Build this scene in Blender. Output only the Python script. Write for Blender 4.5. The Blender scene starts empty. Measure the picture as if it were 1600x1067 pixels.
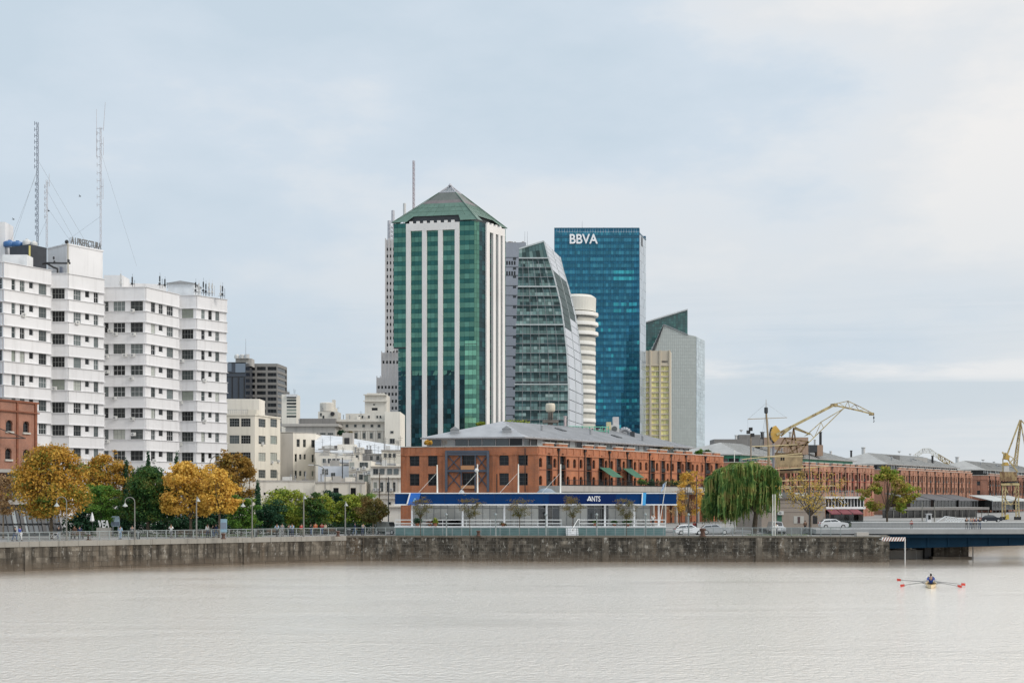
import bpy, bmesh, math, random
from mathutils import Vector, Matrix, noise
random.seed(7)
R = math.radians
scn = bpy.context.scene
COL = scn.collection
# ------------------------------------------------------------------ camera
FPX, HZN, CZ = 2200.0, 775.0, 9.0        # focal length in photo pixels, horizon row, eye height (m)
GZ = 3.5                                   # quay / street level above the water
cam = bpy.data.cameras.new("camera"); camo = bpy.data.objects.new("camera", cam); COL.objects.link(camo)
camo.location = (0, 0, CZ); camo.rotation_euler = (R(90), 0, 0)
cam.sensor_width = 36; cam.lens = 36 * FPX / 1600; cam.shift_y = (HZN - 533.5) / 1600
cam.clip_start = 0.5; cam.clip_end = 20000
scn.camera = camo
# ------------------------------------------------------------------ sky and sun
SUN_AZ, SUN_EL = R(112), R(40)             # azimuth clockwise from +Y (view direction)
scn.view_settings.view_transform = 'Standard'; scn.view_settings.look = 'None'
scn.view_settings.exposure = 0.06; scn.view_settings.gamma = 1.0
W = bpy.data.worlds.new("World"); scn.world = W; W.use_nodes = True
nt = W.node_tree; nd = nt.nodes; lk = nt.links
for n in list(nd): nd.remove(n)
out = nd.new('ShaderNodeOutputWorld'); bg = nd.new('ShaderNodeBackground'); bg.inputs[1].default_value = 0.1
lk.new(bg.outputs[0], out.inputs[0])
sky = nd.new('ShaderNodeTexSky'); sky.sky_type = 'NISHITA'; sky.sun_disc = False
sky.sun_elevation = SUN_EL; sky.sun_rotation = SUN_AZ; sky.dust_density = 2.0
tc = nd.new('ShaderNodeTexCoord'); sep = nd.new('ShaderNodeSeparateXYZ'); lk.new(tc.outputs['Generated'], sep.inputs[0])
def wmath(op, a, b=None, c=None):
    m = nd.new('ShaderNodeMath'); m.operation = op
    for i, x in enumerate((a, b, c)):
        if x is None: continue
        if isinstance(x, (int, float)): m.inputs[i].default_value = x
        else: lk.new(x, m.inputs[i])
    return m.outputs[0]
def wnoise(scale, sx, sy, sz, detail=6, rough=0.55, off=0.0):
    mp = nd.new('ShaderNodeMapping'); mp.inputs['Scale'].default_value = (sx, sy, sz); mp.inputs['Location'].default_value = (off, off * .7, off * .3)
    lk.new(tc.outputs['Generated'], mp.inputs[0])
    n = nd.new('ShaderNodeTexNoise'); n.inputs['Scale'].default_value = scale; n.inputs['Detail'].default_value = detail; n.inputs['Roughness'].default_value = rough
    lk.new(mp.outputs[0], n.inputs[0]); return n.outputs[0]
def wramp(fac, stops):
    r = nd.new('ShaderNodeValToRGB'); e = r.color_ramp.elements
    while len(e) < len(stops): e.new(0.5)
    for i, (p, c) in enumerate(stops):
        e[i].position = p; e[i].color = (*c, 1)
    lk.new(fac, r.inputs[0]); return r.outputs[0]
def wmix(fac, a, b):
    m = nd.new('ShaderNodeMix'); m.data_type = 'RGBA'
    if isinstance(fac, (int, float)): m.inputs[0].default_value = fac
    else: lk.new(fac, m.inputs[0])
    lk.new(a, m.inputs[6]); lk.new(b, m.inputs[7]); return m.outputs[2]
n1 = wnoise(2.6, 1, 1, 2.4, 7, .56, 3.1)
n2 = wnoise(5.0, 1, 1, 4.5, 7, .6, 1.7)
# stratus sheet: bluish grey where it is thick on the left, warm white where it thins to the right
side = wmath('ADD', wmath('MULTIPLY', sep.outputs[0], 1.0), wmath('MULTIPLY_ADD', n1, 2.3, -0.80))
sheet = wramp(side, [(0.0, (5.7, 6.7, 7.6)), (0.25, (6.3, 7.15, 8.0)), (0.42, (7.3, 7.75, 8.2)), (0.55, (7.5, 7.8, 8.1)), (0.75, (8.6, 8.5, 8.4))])
# long low cloud streaks close to the horizon
el = wramp(sep.outputs[2], [(0.0, (0, 0, 0)), (0.035, (1, 1, 1)), (0.10, (.8, .8, .8)), (0.17, (0, 0, 0))])
n3 = wnoise(6.0, 0.6, 0.6, 16, 6, .55, 5.3)
streak = wramp(n3, [(0.40, (0, 0, 0)), (0.47, (.9, .9, .9)), (0.60, (0, 0, 0))])
lowc = wramp(n2, [(0.35, (4.9, 5.9, 6.8)), (0.6, (7.5, 7.8, 8.0))])
lowmask = wmath('MULTIPLY', el, wmath('MULTIPLY', streak, 0.45))
sheet = wmix(lowmask, sheet, lowc)
low = wramp(sep.outputs[2], [(0.0, (1, 1, 1)), (0.13, (.55, .55, .55)), (0.24, (0, 0, 0))])
lowtone = wramp(wmath('MULTIPLY_ADD', n2, 0.6, wmath('MULTIPLY_ADD', sep.outputs[0], .4, 0)), [(0.1, (5.2, 6.2, 7.1)), (0.5, (6.3, 6.9, 7.4))])
sheet = wmix(wmath('MULTIPLY', low, 0.75), sheet, lowtone)
zz = wmath('MULTIPLY_ADD', n3, .022, wmath('ADD', sep.outputs[2], -.011))
under = wramp(zz, [(0.045, (0, 0, 0)), (0.066, (.8, .8, .8)), (0.080, (.8, .8, .8)), (0.088, (0, 0, 0))])
crest = wramp(zz, [(0.078, (0, 0, 0)), (0.087, (1, 1, 1)), (0.092, (.7, .7, .7)), (0.100, (0, 0, 0))])
right = wramp(sep.outputs[0], [(0.02, (.35, .35, .35)), (0.12, (1, 1, 1))])
gate = wramp(n2, [(0.42, (0, 0, 0)), (0.55, (1, 1, 1))])
rgb = nd.new('ShaderNodeRGB'); rgb.outputs[0].default_value = (5.7, 6.45, 7.05, 1); rgw = nd.new('ShaderNodeRGB'); rgw.outputs[0].default_value = (8.2, 8.25, 8.3, 1)
sheet = wmix(wmath('MULTIPLY', under, wmath('MULTIPLY', right, .75)), sheet, rgb.outputs[0])
sheet = wmix(wmath('MULTIPLY', crest, wmath('MULTIPLY', right, wmath('MULTIPLY', gate, 1.0))), sheet, rgw.outputs[0])
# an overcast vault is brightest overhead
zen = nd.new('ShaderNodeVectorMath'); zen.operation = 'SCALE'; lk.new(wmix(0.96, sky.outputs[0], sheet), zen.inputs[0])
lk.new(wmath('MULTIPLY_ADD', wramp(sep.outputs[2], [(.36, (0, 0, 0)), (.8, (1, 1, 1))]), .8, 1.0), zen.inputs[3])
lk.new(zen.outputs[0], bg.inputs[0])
sl = bpy.data.lights.new("sun", 'SUN'); sl.energy = 1.5; sl.angle = R(14); sl.color = (1, .95, .88)
slo = bpy.data.objects.new("sun", sl); COL.objects.link(slo)
sd = Vector((math.sin(SUN_AZ) * math.cos(SUN_EL), math.cos(SUN_AZ) * math.cos(SUN_EL), math.sin(SUN_EL)))
slo.rotation_euler = sd.to_track_quat('Z', 'Y').to_euler()
# ------------------------------------------------------------------ helpers
def P(px, py, Y): return Vector(((px - 800) * Y / FPX, Y, CZ - (py - HZN) * Y / FPX))
def PX(px, Y): return (px - 800) * Y / FPX
def PZ(py, Y): return CZ - (py - HZN) * Y / FPX
def tag(o, label, cat, group=None, kind=None):
    if label: o['label'] = label
    if cat: o['category'] = cat
    if group: o['group'] = group
    if kind: o['kind'] = kind
    return o
def thing(name, label, cat, loc=(0, 0, 0), rz=0, group=None):
    o = bpy.data.objects.new(name, None); COL.objects.link(o); o.location = loc; o.rotation_euler = (0, 0, rz)
    o.empty_display_size = 0.5
    return tag(o, label, cat, group)
def rootloc(p):
    v = Vector((0, 0, 0))
    while p is not None: v += Vector(p.location); p = p.parent
    return v
def link(name, me, parent=None, label=None):
    o = bpy.data.objects.new(name, me); COL.objects.link(o)
    if parent is not None: o.parent = parent
    if label: o['label'] = label
    return o
def copy_tree(o, parent=None):
    c = o.copy(); COL.objects.link(c)
    if parent is not None: c.parent = parent
    for ch in KIDS(o): copy_tree(ch, c)
    return c
def KIDS(o): return [x for x in o.children]
class MB:
    def __init__(s): s.v = []; s.f = []; s.m = []
    def face(s, pts, mi=0):
        n = len(s.v); s.v += [Vector(p) for p in pts]; s.f.append(list(range(n, n + len(pts)))); s.m.append(mi)
    def raw(s, vs, fs, mi=0):
        n = len(s.v); s.v += [Vector(p) for p in vs]
        for f in fs: s.f.append([n + i for i in f]); s.m.append(mi)
    def box(s, x0, y0, z0, x1, y1, z1, mi=0):
        s.raw([(x0, y0, z0), (x1, y0, z0), (x1, y1, z0), (x0, y1, z0), (x0, y0, z1), (x1, y0, z1), (x1, y1, z1), (x0, y1, z1)],
              [(0, 3, 2, 1), (4, 5, 6, 7), (0, 1, 5, 4), (1, 2, 6, 5), (2, 3, 7, 6), (3, 0, 4, 7)], mi); return s
    def prism(s, base, vec, mi=0, mtop=None):
        b = [Vector(p) for p in base]; n = len(b); vec = Vector(vec); t = [p + vec for p in b]
        s.raw(b + t, [tuple((i, (i + 1) % n, n + (i + 1) % n, n + i)) for i in range(n)], mi)
        s.face(list(reversed(b)), mi); s.face(t, mi if mtop is None else mtop); return s
    def beam(s, p, q, w, h=None, mi=0, up=(0, 0, 1)):
        p = Vector(p); q = Vector(q); h = h or w; d = (q - p).normalized(); u = Vector(up)
        if abs(d.dot(u)) > .98: u = Vector((1, 0, 0)) if abs(d.x) < .9 else Vector((0, 1, 0))
        a = d.cross(u).normalized() * w / 2; b = a.cross(d).normalized() * h / 2
        s.prism([p - a - b, p + a - b, p + a + b, p - a + b], q - p, mi); return s
    def tube(s, p, q, r0, r1=None, n=6, mi=0, cap=True):
        p = Vector(p); q = Vector(q); r1 = r0 if r1 is None else r1; d = (q - p).normalized()
        u = Vector((0, 0, 1)) if abs(d.z) < .95 else Vector((1, 0, 0)); a = d.cross(u).normalized(); b = d.cross(a)
        vs = []
        for c, r in ((p, r0), (q, r1)):
            for i in range(n):
                t = 2 * math.pi * i / n; vs.append(c + a * math.cos(t) * r + b * math.sin(t) * r)
        fs = [(i, n + i, n + (i + 1) % n, (i + 1) % n) for i in range(n)]
        if cap: fs += [tuple(range(n)), tuple(reversed(range(n, 2 * n)))]
        s.raw(vs, fs, mi); return s
    def path(s, pts, r, n=5, mi=0):
        for a, b in zip(pts, pts[1:]): s.tube(a, b, r, r, n, mi)
        return s
    def lathe(s, c, prof, n=14, mi=0):
        c = Vector(c); vs = []; m = len(prof)
        for i in range(n):
            t = 2 * math.pi * i / n
            for r, z in prof: vs.append(c + Vector((r * math.cos(t), r * math.sin(t), z)))
        fs = [(i * m + k, ((i + 1) % n) * m + k, ((i + 1) % n) * m + k + 1, i * m + k + 1) for i in range(n) for k in range(m - 1)]
        s.raw(vs, fs, mi)
        s.face([vs[i * m + m - 1] for i in range(n)], mi); s.face([vs[i * m] for i in reversed(range(n))], mi); return s
    def blob(s, c, rx, ry, rz, n=8, mi=0):
        prof = [(math.sin(math.pi * k / n) , -math.cos(math.pi * k / n)) for k in range(n + 1)]
        c = Vector(c); vs = []; m = n + 1; q = n * 2
        for i in range(q):
            t = 2 * math.pi * i / q
            for r, z in prof: vs.append(c + Vector((rx * max(r, 1e-3) * math.cos(t), ry * max(r, 1e-3) * math.sin(t), rz * z)))
        s.raw(vs, [(i * m + k, ((i + 1) % q) * m + k, ((i + 1) % q) * m + k + 1, i * m + k + 1) for i in range(q) for k in range(n)], mi); return s
    def mesh(s, name, mats, off=Vector((0, 0, 0)), smooth=False):
        me = bpy.data.meshes.new(name); me.from_pydata([tuple(p - off) for p in s.v], [], s.f)
        for m in (mats if isinstance(mats, (list, tuple)) else [mats]): me.materials.append(m)
        if any(s.m): me.polygons.foreach_set('material_index', s.m)
        if smooth: me.polygons.foreach_set('use_smooth', [True] * len(s.f))
        me.update(); return me
    def build(s, name, mats, parent=None, smooth=False, label=None):
        return link(name, s.mesh(name, mats, rootloc(parent), smooth), parent, label)
class Fac:
    """a vertical facade from A to B (left to right seen from outside), base at z0"""
    def __init__(s, A, B, z0=GZ):
        s.A = Vector(A); s.B = Vector(B); s.z0 = z0; s.L = (s.B - s.A).length; s.d = (s.B - s.A) / s.L; s.n = Vector((s.d.y, -s.d.x)); s.ang = math.atan2(s.d.y, s.d.x)
    def p(s, u, v, w=0.0): q = s.A + s.d * u + s.n * w; return Vector((q.x, q.y, s.z0 + v))
    def u(s, px): k = (px - 800) / FPX; return (k * s.A.y - s.A.x) / (s.d.x - k * s.d.y)
    def v(s, px, py): return PZ(py, s.A.y + s.d.y * s.u(px)) - s.z0
    def rect(s, x0, y0, x1, y1):
        xm = (x0 + x1) / 2; return (s.u(x0), s.u(x1), s.v(xm, y1), s.v(xm, y0))
    def slab(s, mb, u0, u1, v0, v1, w0, w1, mi=0):
        mb.prism([s.p(u0, v0, w1), s.p(u1, v0, w1), s.p(u1, v0, w0), s.p(u0, v0, w0)], (0, 0, v1 - v0), mi)
    def wall(s, mb, H, rects=(), depth=.22, mi=0, v0=0.0, w=0.0, u0=0.0, u1=None, top=None):
        u1 = s.L if u1 is None else u1
        rects = [r for r in rects if r[0] > u0 + .01 and r[1] < u1 - .01]
        us = sorted({round(x, 4) for x in [u0, u1] + [r[0] for r in rects] + [r[1] for r in rects]})
        vs = sorted({round(x, 4) for x in [v0, H] + [r[2] for r in rects] + [r[3] for r in rects] if v0 <= x <= H})
        for i in range(len(us) - 1):
            uc = (us[i] + us[i + 1]) / 2; col = [r for r in rects if r[0] < uc < r[1]]
            run = None
            for j in range(len(vs) - 1):
                vc = (vs[j] + vs[j + 1]) / 2; hole = any(r[2] < vc < r[3] for r in col)
                if not hole and run is None: run = vs[j]
                if hole and run is not None: s._q(mb, us[i], us[i + 1], run, vs[j], w, mi); run = None
            if run is not None: s._q(mb, us[i], us[i + 1], run, vs[-1], w, mi)
        for a, b, c, d in rects:
            c2 = max(c, v0)
            mb.face([s.p(a, c2, w), s.p(a, d, w), s.p(a, d, w - depth), s.p(a, c2, w - depth)], mi)
            mb.face([s.p(b, c2, w), s.p(b, c2, w - depth), s.p(b, d, w - depth), s.p(b, d, w)], mi)
            mb.face([s.p(a, d, w), s.p(b, d, w), s.p(b, d, w - depth), s.p(a, d, w - depth)], mi)
            mb.face([s.p(a, c2, w), s.p(a, c2, w - depth), s.p(b, c2, w - depth), s.p(b, c2, w)], mi)
    def _q(s, mb, a, b, c, d, w, mi): mb.face([s.p(a, c, w), s.p(b, c, w), s.p(b, d, w), s.p(a, d, w)], mi)
WCACHE = {}
def window_mesh(w, h, style, fm, pm, depth=.4):
    key = (round(w, 2), round(h, 2), style, fm.name, pm.name, depth); yf = .094 - depth
    if key in WCACHE: return WCACHE[key]
    nx, nz, fw, arch = style
    f = MB(); g = MB(); e = .004
    def bar(x0, z0, x1, z1): f.box(x0, 0, z0, x1, .07, z1)
    bar(e, e, w - e, fw); bar(e, h - fw, w - e, h - e); bar(e, fw, fw, h - fw); bar(w - fw, fw, w - e, h - fw)
    mw = fw * .7
    for i in range(1, nx): x = w * i / nx; bar(x - mw / 2, fw, x + mw / 2, h - fw)
    zs = [fw] + [h * j / nz for j in range(1, nz)] + [h - fw]
    for j in range(1, nz):
        z = h * j / nz
        for i in range(nx):
            a = fw if i == 0 else w * i / nx + mw / 2; b = w - fw if i == nx - 1 else w * (i + 1) / nx - mw / 2
            f.box(a, .004, z - mw / 2, b, .066, z + mw / 2)
    g.box(fw * .5, .03, fw * .5, w - fw * .5, .05, h - fw * .5)
    if arch:                          # brick filling in the two upper corners of an arched opening
        for sgn in (0, 1):
            pts = []; r = w / 2; zc = h - r * .9
            for k in range(7):
                t = math.pi / 2 * k / 6; x = r - r * math.cos(t); z = zc + r * .9 * math.sin(t)
                pts.append((x if sgn == 0 else w - x, z))
            cx = 0 if sgn == 0 else w
            for (xa, za), (xb, zb) in zip(pts, pts[1:]):
                q = [(cx, yf, h), (xa, yf, za), (xb, yf, zb)]
                f.face(q if sgn == 0 else q[::-1], 1)
                q = [(xa, yf, za), (xa, .05, za), (xb, .05, zb), (xb, yf, zb)]
                f.face(q, 1)
    me = (f.mesh('window_frame', [fm] + ([arch] if arch else [])), g.mesh('pane', pm)); WCACHE[key] = me; return me
def window(fac, parent, r, style, fm, pm, depth=.18, name='window', pane=True, w=0.0):
    a, b, c, d = r; fme, gme = window_mesh(b - a, d - c, style, fm, pm)
    o = link(name, fme, parent); o.location = fac.p(a, c, w - depth + .09) - rootloc(parent); o.rotation_euler = (0, 0, fac.ang)
    if pane: link('pane', gme, o)
    return o
TXT = {}
def text_mesh(body, size, ext, mat, bold=.012):
    cu = bpy.data.curves.new('letters', 'FONT'); cu.body = body; cu.size = size; cu.extrude = ext; cu.offset = size * bold
    o = bpy.data.objects.new('letters', cu); COL.objects.link(o); bpy.context.view_layer.update()
    me = bpy.data.meshes.new_from_object(o.evaluated_get(bpy.context.evaluated_depsgraph_get()))
    bpy.data.objects.remove(o); bpy.data.curves.remove(cu)
    xs = [v.co.x for v in me.vertices]; ys = [v.co.y for v in me.vertices]; x0, y0 = min(xs), min(ys); w = max(xs) - x0; h = max(ys) - y0
    for v in me.vertices: v.co = Vector(((v.co.x - x0) / w, (v.co.y - y0) / h, v.co.z))
    me.materials.clear(); me.materials.append(mat); return me
def sign_text(fac, parent, body, u0, u1, v0, v1, mat, w=.05, ext=.05, name='sign_lettering', bold=.012):
    me = text_mesh(body, 1, .5, mat, bold)
    M = Matrix(((u1 - u0, 0, 0), (0, 0, -1), (0, v1 - v0, 0))); M = Matrix(((u1 - u0, 0, 0), (0, 0, -2 * ext), (0, v1 - v0, 0)))
    for v in me.vertices: v.co = M @ v.co
    o = link(name, me, parent); o.location = fac.p(u0, v0, w + ext) - rootloc(parent); o.rotation_euler = (0, 0, fac.ang); return o
# ------------------------------------------------------------------ materials
MATS = {}
class NT:
    def __init__(s, name):
        s.m = bpy.data.materials.new(name); s.m.use_nodes = True; s.t = s.m.node_tree; s.n = s.t.nodes; s.b = s.n['Principled BSDF']; s.out = s.n['Material Output']; s._tc = None
    def new(s, t, **k):
        n = s.n.new(t)
        for a, b in k.items(): setattr(n, a, b)
        return n
    def ln(s, a, b): s.t.links.new(a, b)
    def obj(s):
        if not s._tc: s._tc = s.new('ShaderNodeTexCoord')
        return s._tc.outputs['Object']
    def mapv(s, scale, src=None, loc=(0, 0, 0)):
        m = s.new('ShaderNodeMapping'); m.inputs['Scale'].default_value = scale; m.inputs['Location'].default_value = loc; s.ln(src or s.obj(), m.inputs[0]); return m.outputs[0]
    def noise(s, scale, vec=None, detail=4, rough=.55):
        n = s.new('ShaderNodeTexNoise'); n.inputs['Scale'].default_value = scale; n.inputs['Detail'].default_value = detail; n.inputs['Roughness'].default_value = rough
        s.ln(vec or s.obj(), n.inputs[0]); return n.outputs[0]
    def ramp(s, fac, stops, interp='LINEAR'):
        r = s.new('ShaderNodeValToRGB'); r.color_ramp.interpolation = interp; e = r.color_ramp.elements
        while len(e) < len(stops): e.new(.5)
        for i, (p, c) in enumerate(stops): e[i].position = p; e[i].color = (*(c if isinstance(c, tuple) else (c, c, c)), 1)
        s.ln(fac, r.inputs[0]); return r.outputs[0]
    def mix(s, fac, a, b, mode='MIX'):
        m = s.new('ShaderNodeMix'); m.data_type = 'RGBA'; m.blend_type = mode
        for i, x in ((0, fac), (6, a), (7, b)):
            if isinstance(x, (int, float)): m.inputs[i].default_value = x
            elif isinstance(x, tuple): m.inputs[i].default_value = (*x, 1)
            else: s.ln(x, m.inputs[i])
        return m.outputs[2]
    def math(s, op, a, b=0.0):
        m = s.new('ShaderNodeMath'); m.operation = op
        for i, x in enumerate((a, b)):
            if isinstance(x, (int, float)): m.inputs[i].default_value = x
            else: s.ln(x, m.inputs[i])
        return m.outputs[0]
    def bump(s, h, strength=.3, dist=.05):
        b = s.new('ShaderNodeBump'); b.inputs['Strength'].default_value = strength; b.inputs['Distance'].default_value = dist; s.ln(h, b.inputs['Height']); s.ln(b.outputs[0], s.b.inputs['Normal'])
    def col(s, c): s.ln(c, s.b.inputs['Base Color'])
    def set(s, rough=None, metal=None, spec=None, color=None):
        if rough is not None: s.b.inputs['Roughness'].default_value = rough
        if metal is not None: s.b.inputs['Metallic'].default_value = metal
        if spec is not None: s.b.inputs['Specular IOR Level'].default_value = spec
        if color is not None: s.b.inputs['Base Color'].default_value = (*color, 1)
    def island(s): return s.new('ShaderNodeNewGeometry').outputs['Random Per Island']
    def uz(s):
        sp = s.new('ShaderNodeSeparateXYZ'); s.ln(s.obj(), sp.inputs[0]); c = s.new('ShaderNodeCombineXYZ')
        s.ln(s.math('ADD', s.math('MULTIPLY', sp.outputs[0], .83), s.math('MULTIPLY', sp.outputs[1], .75)), c.inputs[0]); s.ln(sp.outputs[2], c.inputs[1]); return c.outputs[0], sp
def crane_paint(name, c, edge=.5):
    t = NT(name); t.set(.7, .05); n = t.noise(1.4, detail=7, rough=.7); col = t.ramp(n, [(.35, sc(c, .75)), (.6, sc(c, 1.1))]); r = t.noise(.9, t.mapv((1, 1, .5), loc=(7, 3, 1)), 8, .75)
    t.col(t.mix(t.ramp(r, [(edge, 0.0), (edge + .1, .85)]), col, (.12, .06, .03))); MATS[name] = t.m; return t.m
def sc(c, k): return tuple(min(1, x * k) for x in c)
def plain(name, c, rough=.6, metal=0, var=.12, scale=.6):
    if name in MATS: return MATS[name]
    t = NT(name); t.set(rough, metal); n = t.noise(scale, detail=5); t.col(t.ramp(n, [(.3, sc(c, 1 - var)), (.7, sc(c, 1 + var))])); MATS[name] = t.m; return t.m
def stucco(name, c, stain=.35, dirt=(.25, .22, .18), rough=.85, sscale=.25):
    t = NT(name); t.set(rough, spec=.25)
    big = t.noise(.08, detail=5); base = t.ramp(big, [(.3, sc(c, .93)), (.7, sc(c, 1.04))])
    st = t.noise(sscale * 4, t.mapv((1, 1, .07)), 6, .65); stf = t.ramp(st, [(.50, 0.0), (.75, stain)])
    pt = t.noise(.5, detail=6, rough=.7); ptf = t.ramp(pt, [(.55, 0.0), (.8, stain * .7)])
    col = t.mix(stf, base, sc(c, .0) if False else tuple(c[i] * .35 + dirt[i] * .45 for i in range(3)))
    col = t.mix(ptf, col, tuple(c[i] * .5 + dirt[i] * .3 for i in range(3)))
    t.col(col); t.bump(t.noise(6, detail=3), .15, .03); MATS[name] = t.m; return t.m
def brick(name, c, c2, mortar=(.42, .38, .34), var=.3):
    t = NT(name); t.set(.85, spec=.2); v, sp = t.uz()
    b = t.new('ShaderNodeTexBrick'); b.inputs['Scale'].default_value = 1.0; b.inputs['Brick Width'].default_value = .25; b.inputs['Row Height'].default_value = .08; b.inputs['Mortar Size'].default_value = .012
    b.inputs['Color1'].default_value = (*c, 1); b.inputs['Color2'].default_value = (*c2, 1); b.inputs['Mortar'].default_value = (*mortar, 1); t.ln(v, b.inputs[0])
    pt = t.noise(.35, detail=6, rough=.65); f = t.ramp(pt, [(.35, sc(c, 1.15)), (.65, sc(c2, .7))])
    col = t.mix(.45, b.outputs[0], f)
    st = t.noise(1.1, t.mapv((1, 1, .06)), 5, .6); col = t.mix(t.ramp(st, [(.52, 0.0), (.75, .5)]), col, sc(c2, .35))
    t.col(col); t.bump(b.outputs['Fac'], .3, -.02); MATS[name] = t.m; return t.m
def glass(name, c, rough=.06, var=.35, spec=.9, tint=None, metal=0.0):
    """opaque architectural glass, every pane (mesh island or object) a little different"""
    t = NT(name); t.set(rough, metal, spec)
    oi = t.new('ShaderNodeObjectInfo').outputs['Random']; r = t.math('FRACT', t.math('ADD', oi, t.island()))
    st = [(0, sc(c, 1 - var)), (.55, c), (.85, sc(c, 1 + var))]
    if tint: st += [(.86, tint), (1, tint)]
    t.col(t.ramp(r, st)); MATS[name] = t.m; return t.m
def metalmat(name, c, rough=.45, metal=.6, rib=None):
    t = NT(name); t.set(rough, metal); n = t.noise(.4, detail=6, rough=.65); col = t.ramp(n, [(.3, sc(c, .8)), (.7, sc(c, 1.12))])
    if rib:
        w = t.new('ShaderNodeTexWave'); w.inputs['Scale'].default_value = rib; w.bands_direction = 'DIAGONAL' if False else 'X'; t.ln(t.obj(), w.inputs[0]); t.bump(w.outputs['Fac'], .5, .05)
    st = t.noise(.8, t.mapv((1, 1, 1)), 6, .7); col = t.mix(t.ramp(st, [(.6, 0.0), (.8, .35)]), col, sc(c, .5)); t.col(col); MATS[name] = t.m; return t.m
def leafmat(name, cols, scale=.45):
    cols = [tuple(min(.8, x * 1.5) for x in c) for c in cols]
    t = NT(name); t.set(.6, spec=.25); r = t.island(); n = t.noise(scale, detail=3)
    f = t.math('ADD', t.math('MULTIPLY', r, .40), t.math('MULTIPLY', t.math('SUBTRACT', n, .34), 1.9))
    k = len(cols); col = t.ramp(f, [(.08 + .78 * i / (k - 1), c) for i, c in enumerate(cols)]); t.col(col)
    tr = t.new('ShaderNodeBsdfTranslucent'); t.ln(col, tr.inputs[0]); mx = t.new('ShaderNodeMixShader'); mx.inputs[0].default_value = .3
    t.ln(t.b.outputs[0], mx.inputs[1]); t.ln(tr.outputs[0], mx.inputs[2]); t.ln(mx.outputs[0], t.out.inputs[0]); MATS[name] = t.m; return t.m
white_paint = stucco('white_render', (.71, .71, .72), .42, (.36, .35, .34))
white_dim = plain('white_metal', (.78, .79, .8), .4, 0, .05)
cream = stucco('cream_render', (.70, .66, .57), .45, (.25, .21, .17))
cream2 = stucco('pale_cream_render', (.76, .72, .64), .4, (.3, .26, .22))
greywall = stucco('grey_render', (.46, .44, .41), .6, (.15, .14, .13))
bluegrey = stucco('blue_grey_render', (.60, .64, .70), .3, (.3, .3, .3))
oldstone = stucco('old_stone', (.62, .59, .53), .45, (.25, .22, .2))
decostone = stucco('tower_render', (.55, .53, .52), .4, (.3, .26, .24))
concrete = stucco('concrete', (.42, .40, .37), .45, (.16, .15, .13))
darkconc = stucco('dark_concrete', (.22, .21, .20), .5, (.08, .08, .08))
brick_a = brick('orange_brick', (.50, .152, .048), (.36, .108, .036))
brick_b = brick('pink_brick', (.46, .205, .12), (.34, .145, .085))
brick_c = brick('red_brick', (.36, .145, .085), (.26, .10, .06))
bricktrim = plain('dark_brick_trim', (.21, .075, .04), .8, 0, .25, 1.5)
roofmetal = metalmat('grey_sheet_roof', (.33, .335, .345), .5, .25)
rooflight = metalmat('pale_sheet_roof', (.33, .33, .318), .6, .1)
roofwhite = metalmat('white_sheet_roof', (.56, .57, .58), .5, .1)
darkmetal = plain('dark_metal', (.05, .055, .06), .5, .3)
greymetal = plain('grey_metal', (.30, .31, .32), .5, .4)
railmat = plain('rail_steel', (.25, .285, .285), .5, .2)
whiterail = plain('white_rail', (.72, .74, .74), .45, 0)
polemat = plain('lamp_pole', (.20, .197, .18), .55, .2)
winframe = plain('dark_frame', (.06, .065, .07), .5, .2)
winframe_w = plain('white_frame', (.62, .63, .63), .5)
winframe_g = plain('grey_frame', (.24, .25, .24), .5)
pane_dark = glass('dark_pane', (.014, .016, .018), .15, .5, .35)
pane_mid = glass('window_pane', (.035, .046, .046), .1, .6, .5, (.26, .29, .25))
pane_blind = glass('blind_pane', (.10, .12, .12), .1, .5, .7, (.40, .42, .38))
tank_blue = plain('blue_plastic', (.04, .13, .32), .4, 0, .1)
navy_sign = plain('navy_panel', (.001, .034, .135), .6, 0, .1); navy_sign.node_tree.nodes['Principled BSDF'].inputs['Specular IOR Level'].default_value = .12
bright_blue = plain('bright_blue_panel', (.015, .14, .55), .35, 0, .08)
sky_blue = plain('sky_blue_panel', (.05, .36, .72), .4, 0, .08)
yellow_crane = crane_paint('crane_yellow', (.50, .41, .21))
rusty = crane_paint('rusty_yellow', (.36, .26, .13), .42)
black = plain('black_paint', (.02, .02, .022), .5)
red = plain('red_paint', (.5, .03, .02), .5, 0, .1)
green_awn = plain('green_canvas', (.04, .13, .08), .8)
maroon = plain('maroon_canvas', (.20, .06, .07), .85)
dark_awn = plain('grey_canvas', (.10, .10, .105), .85, 0, .2)
teal = plain('teal_cladding', (.10, .19, .19), .5, 0, .2)
bark = plain('bark', (.11, .085, .06), .9, 0, .3, 3)
bark_pale = plain('pale_bark', (.26, .21, .16), .9, 0, .3, 3)
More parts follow.
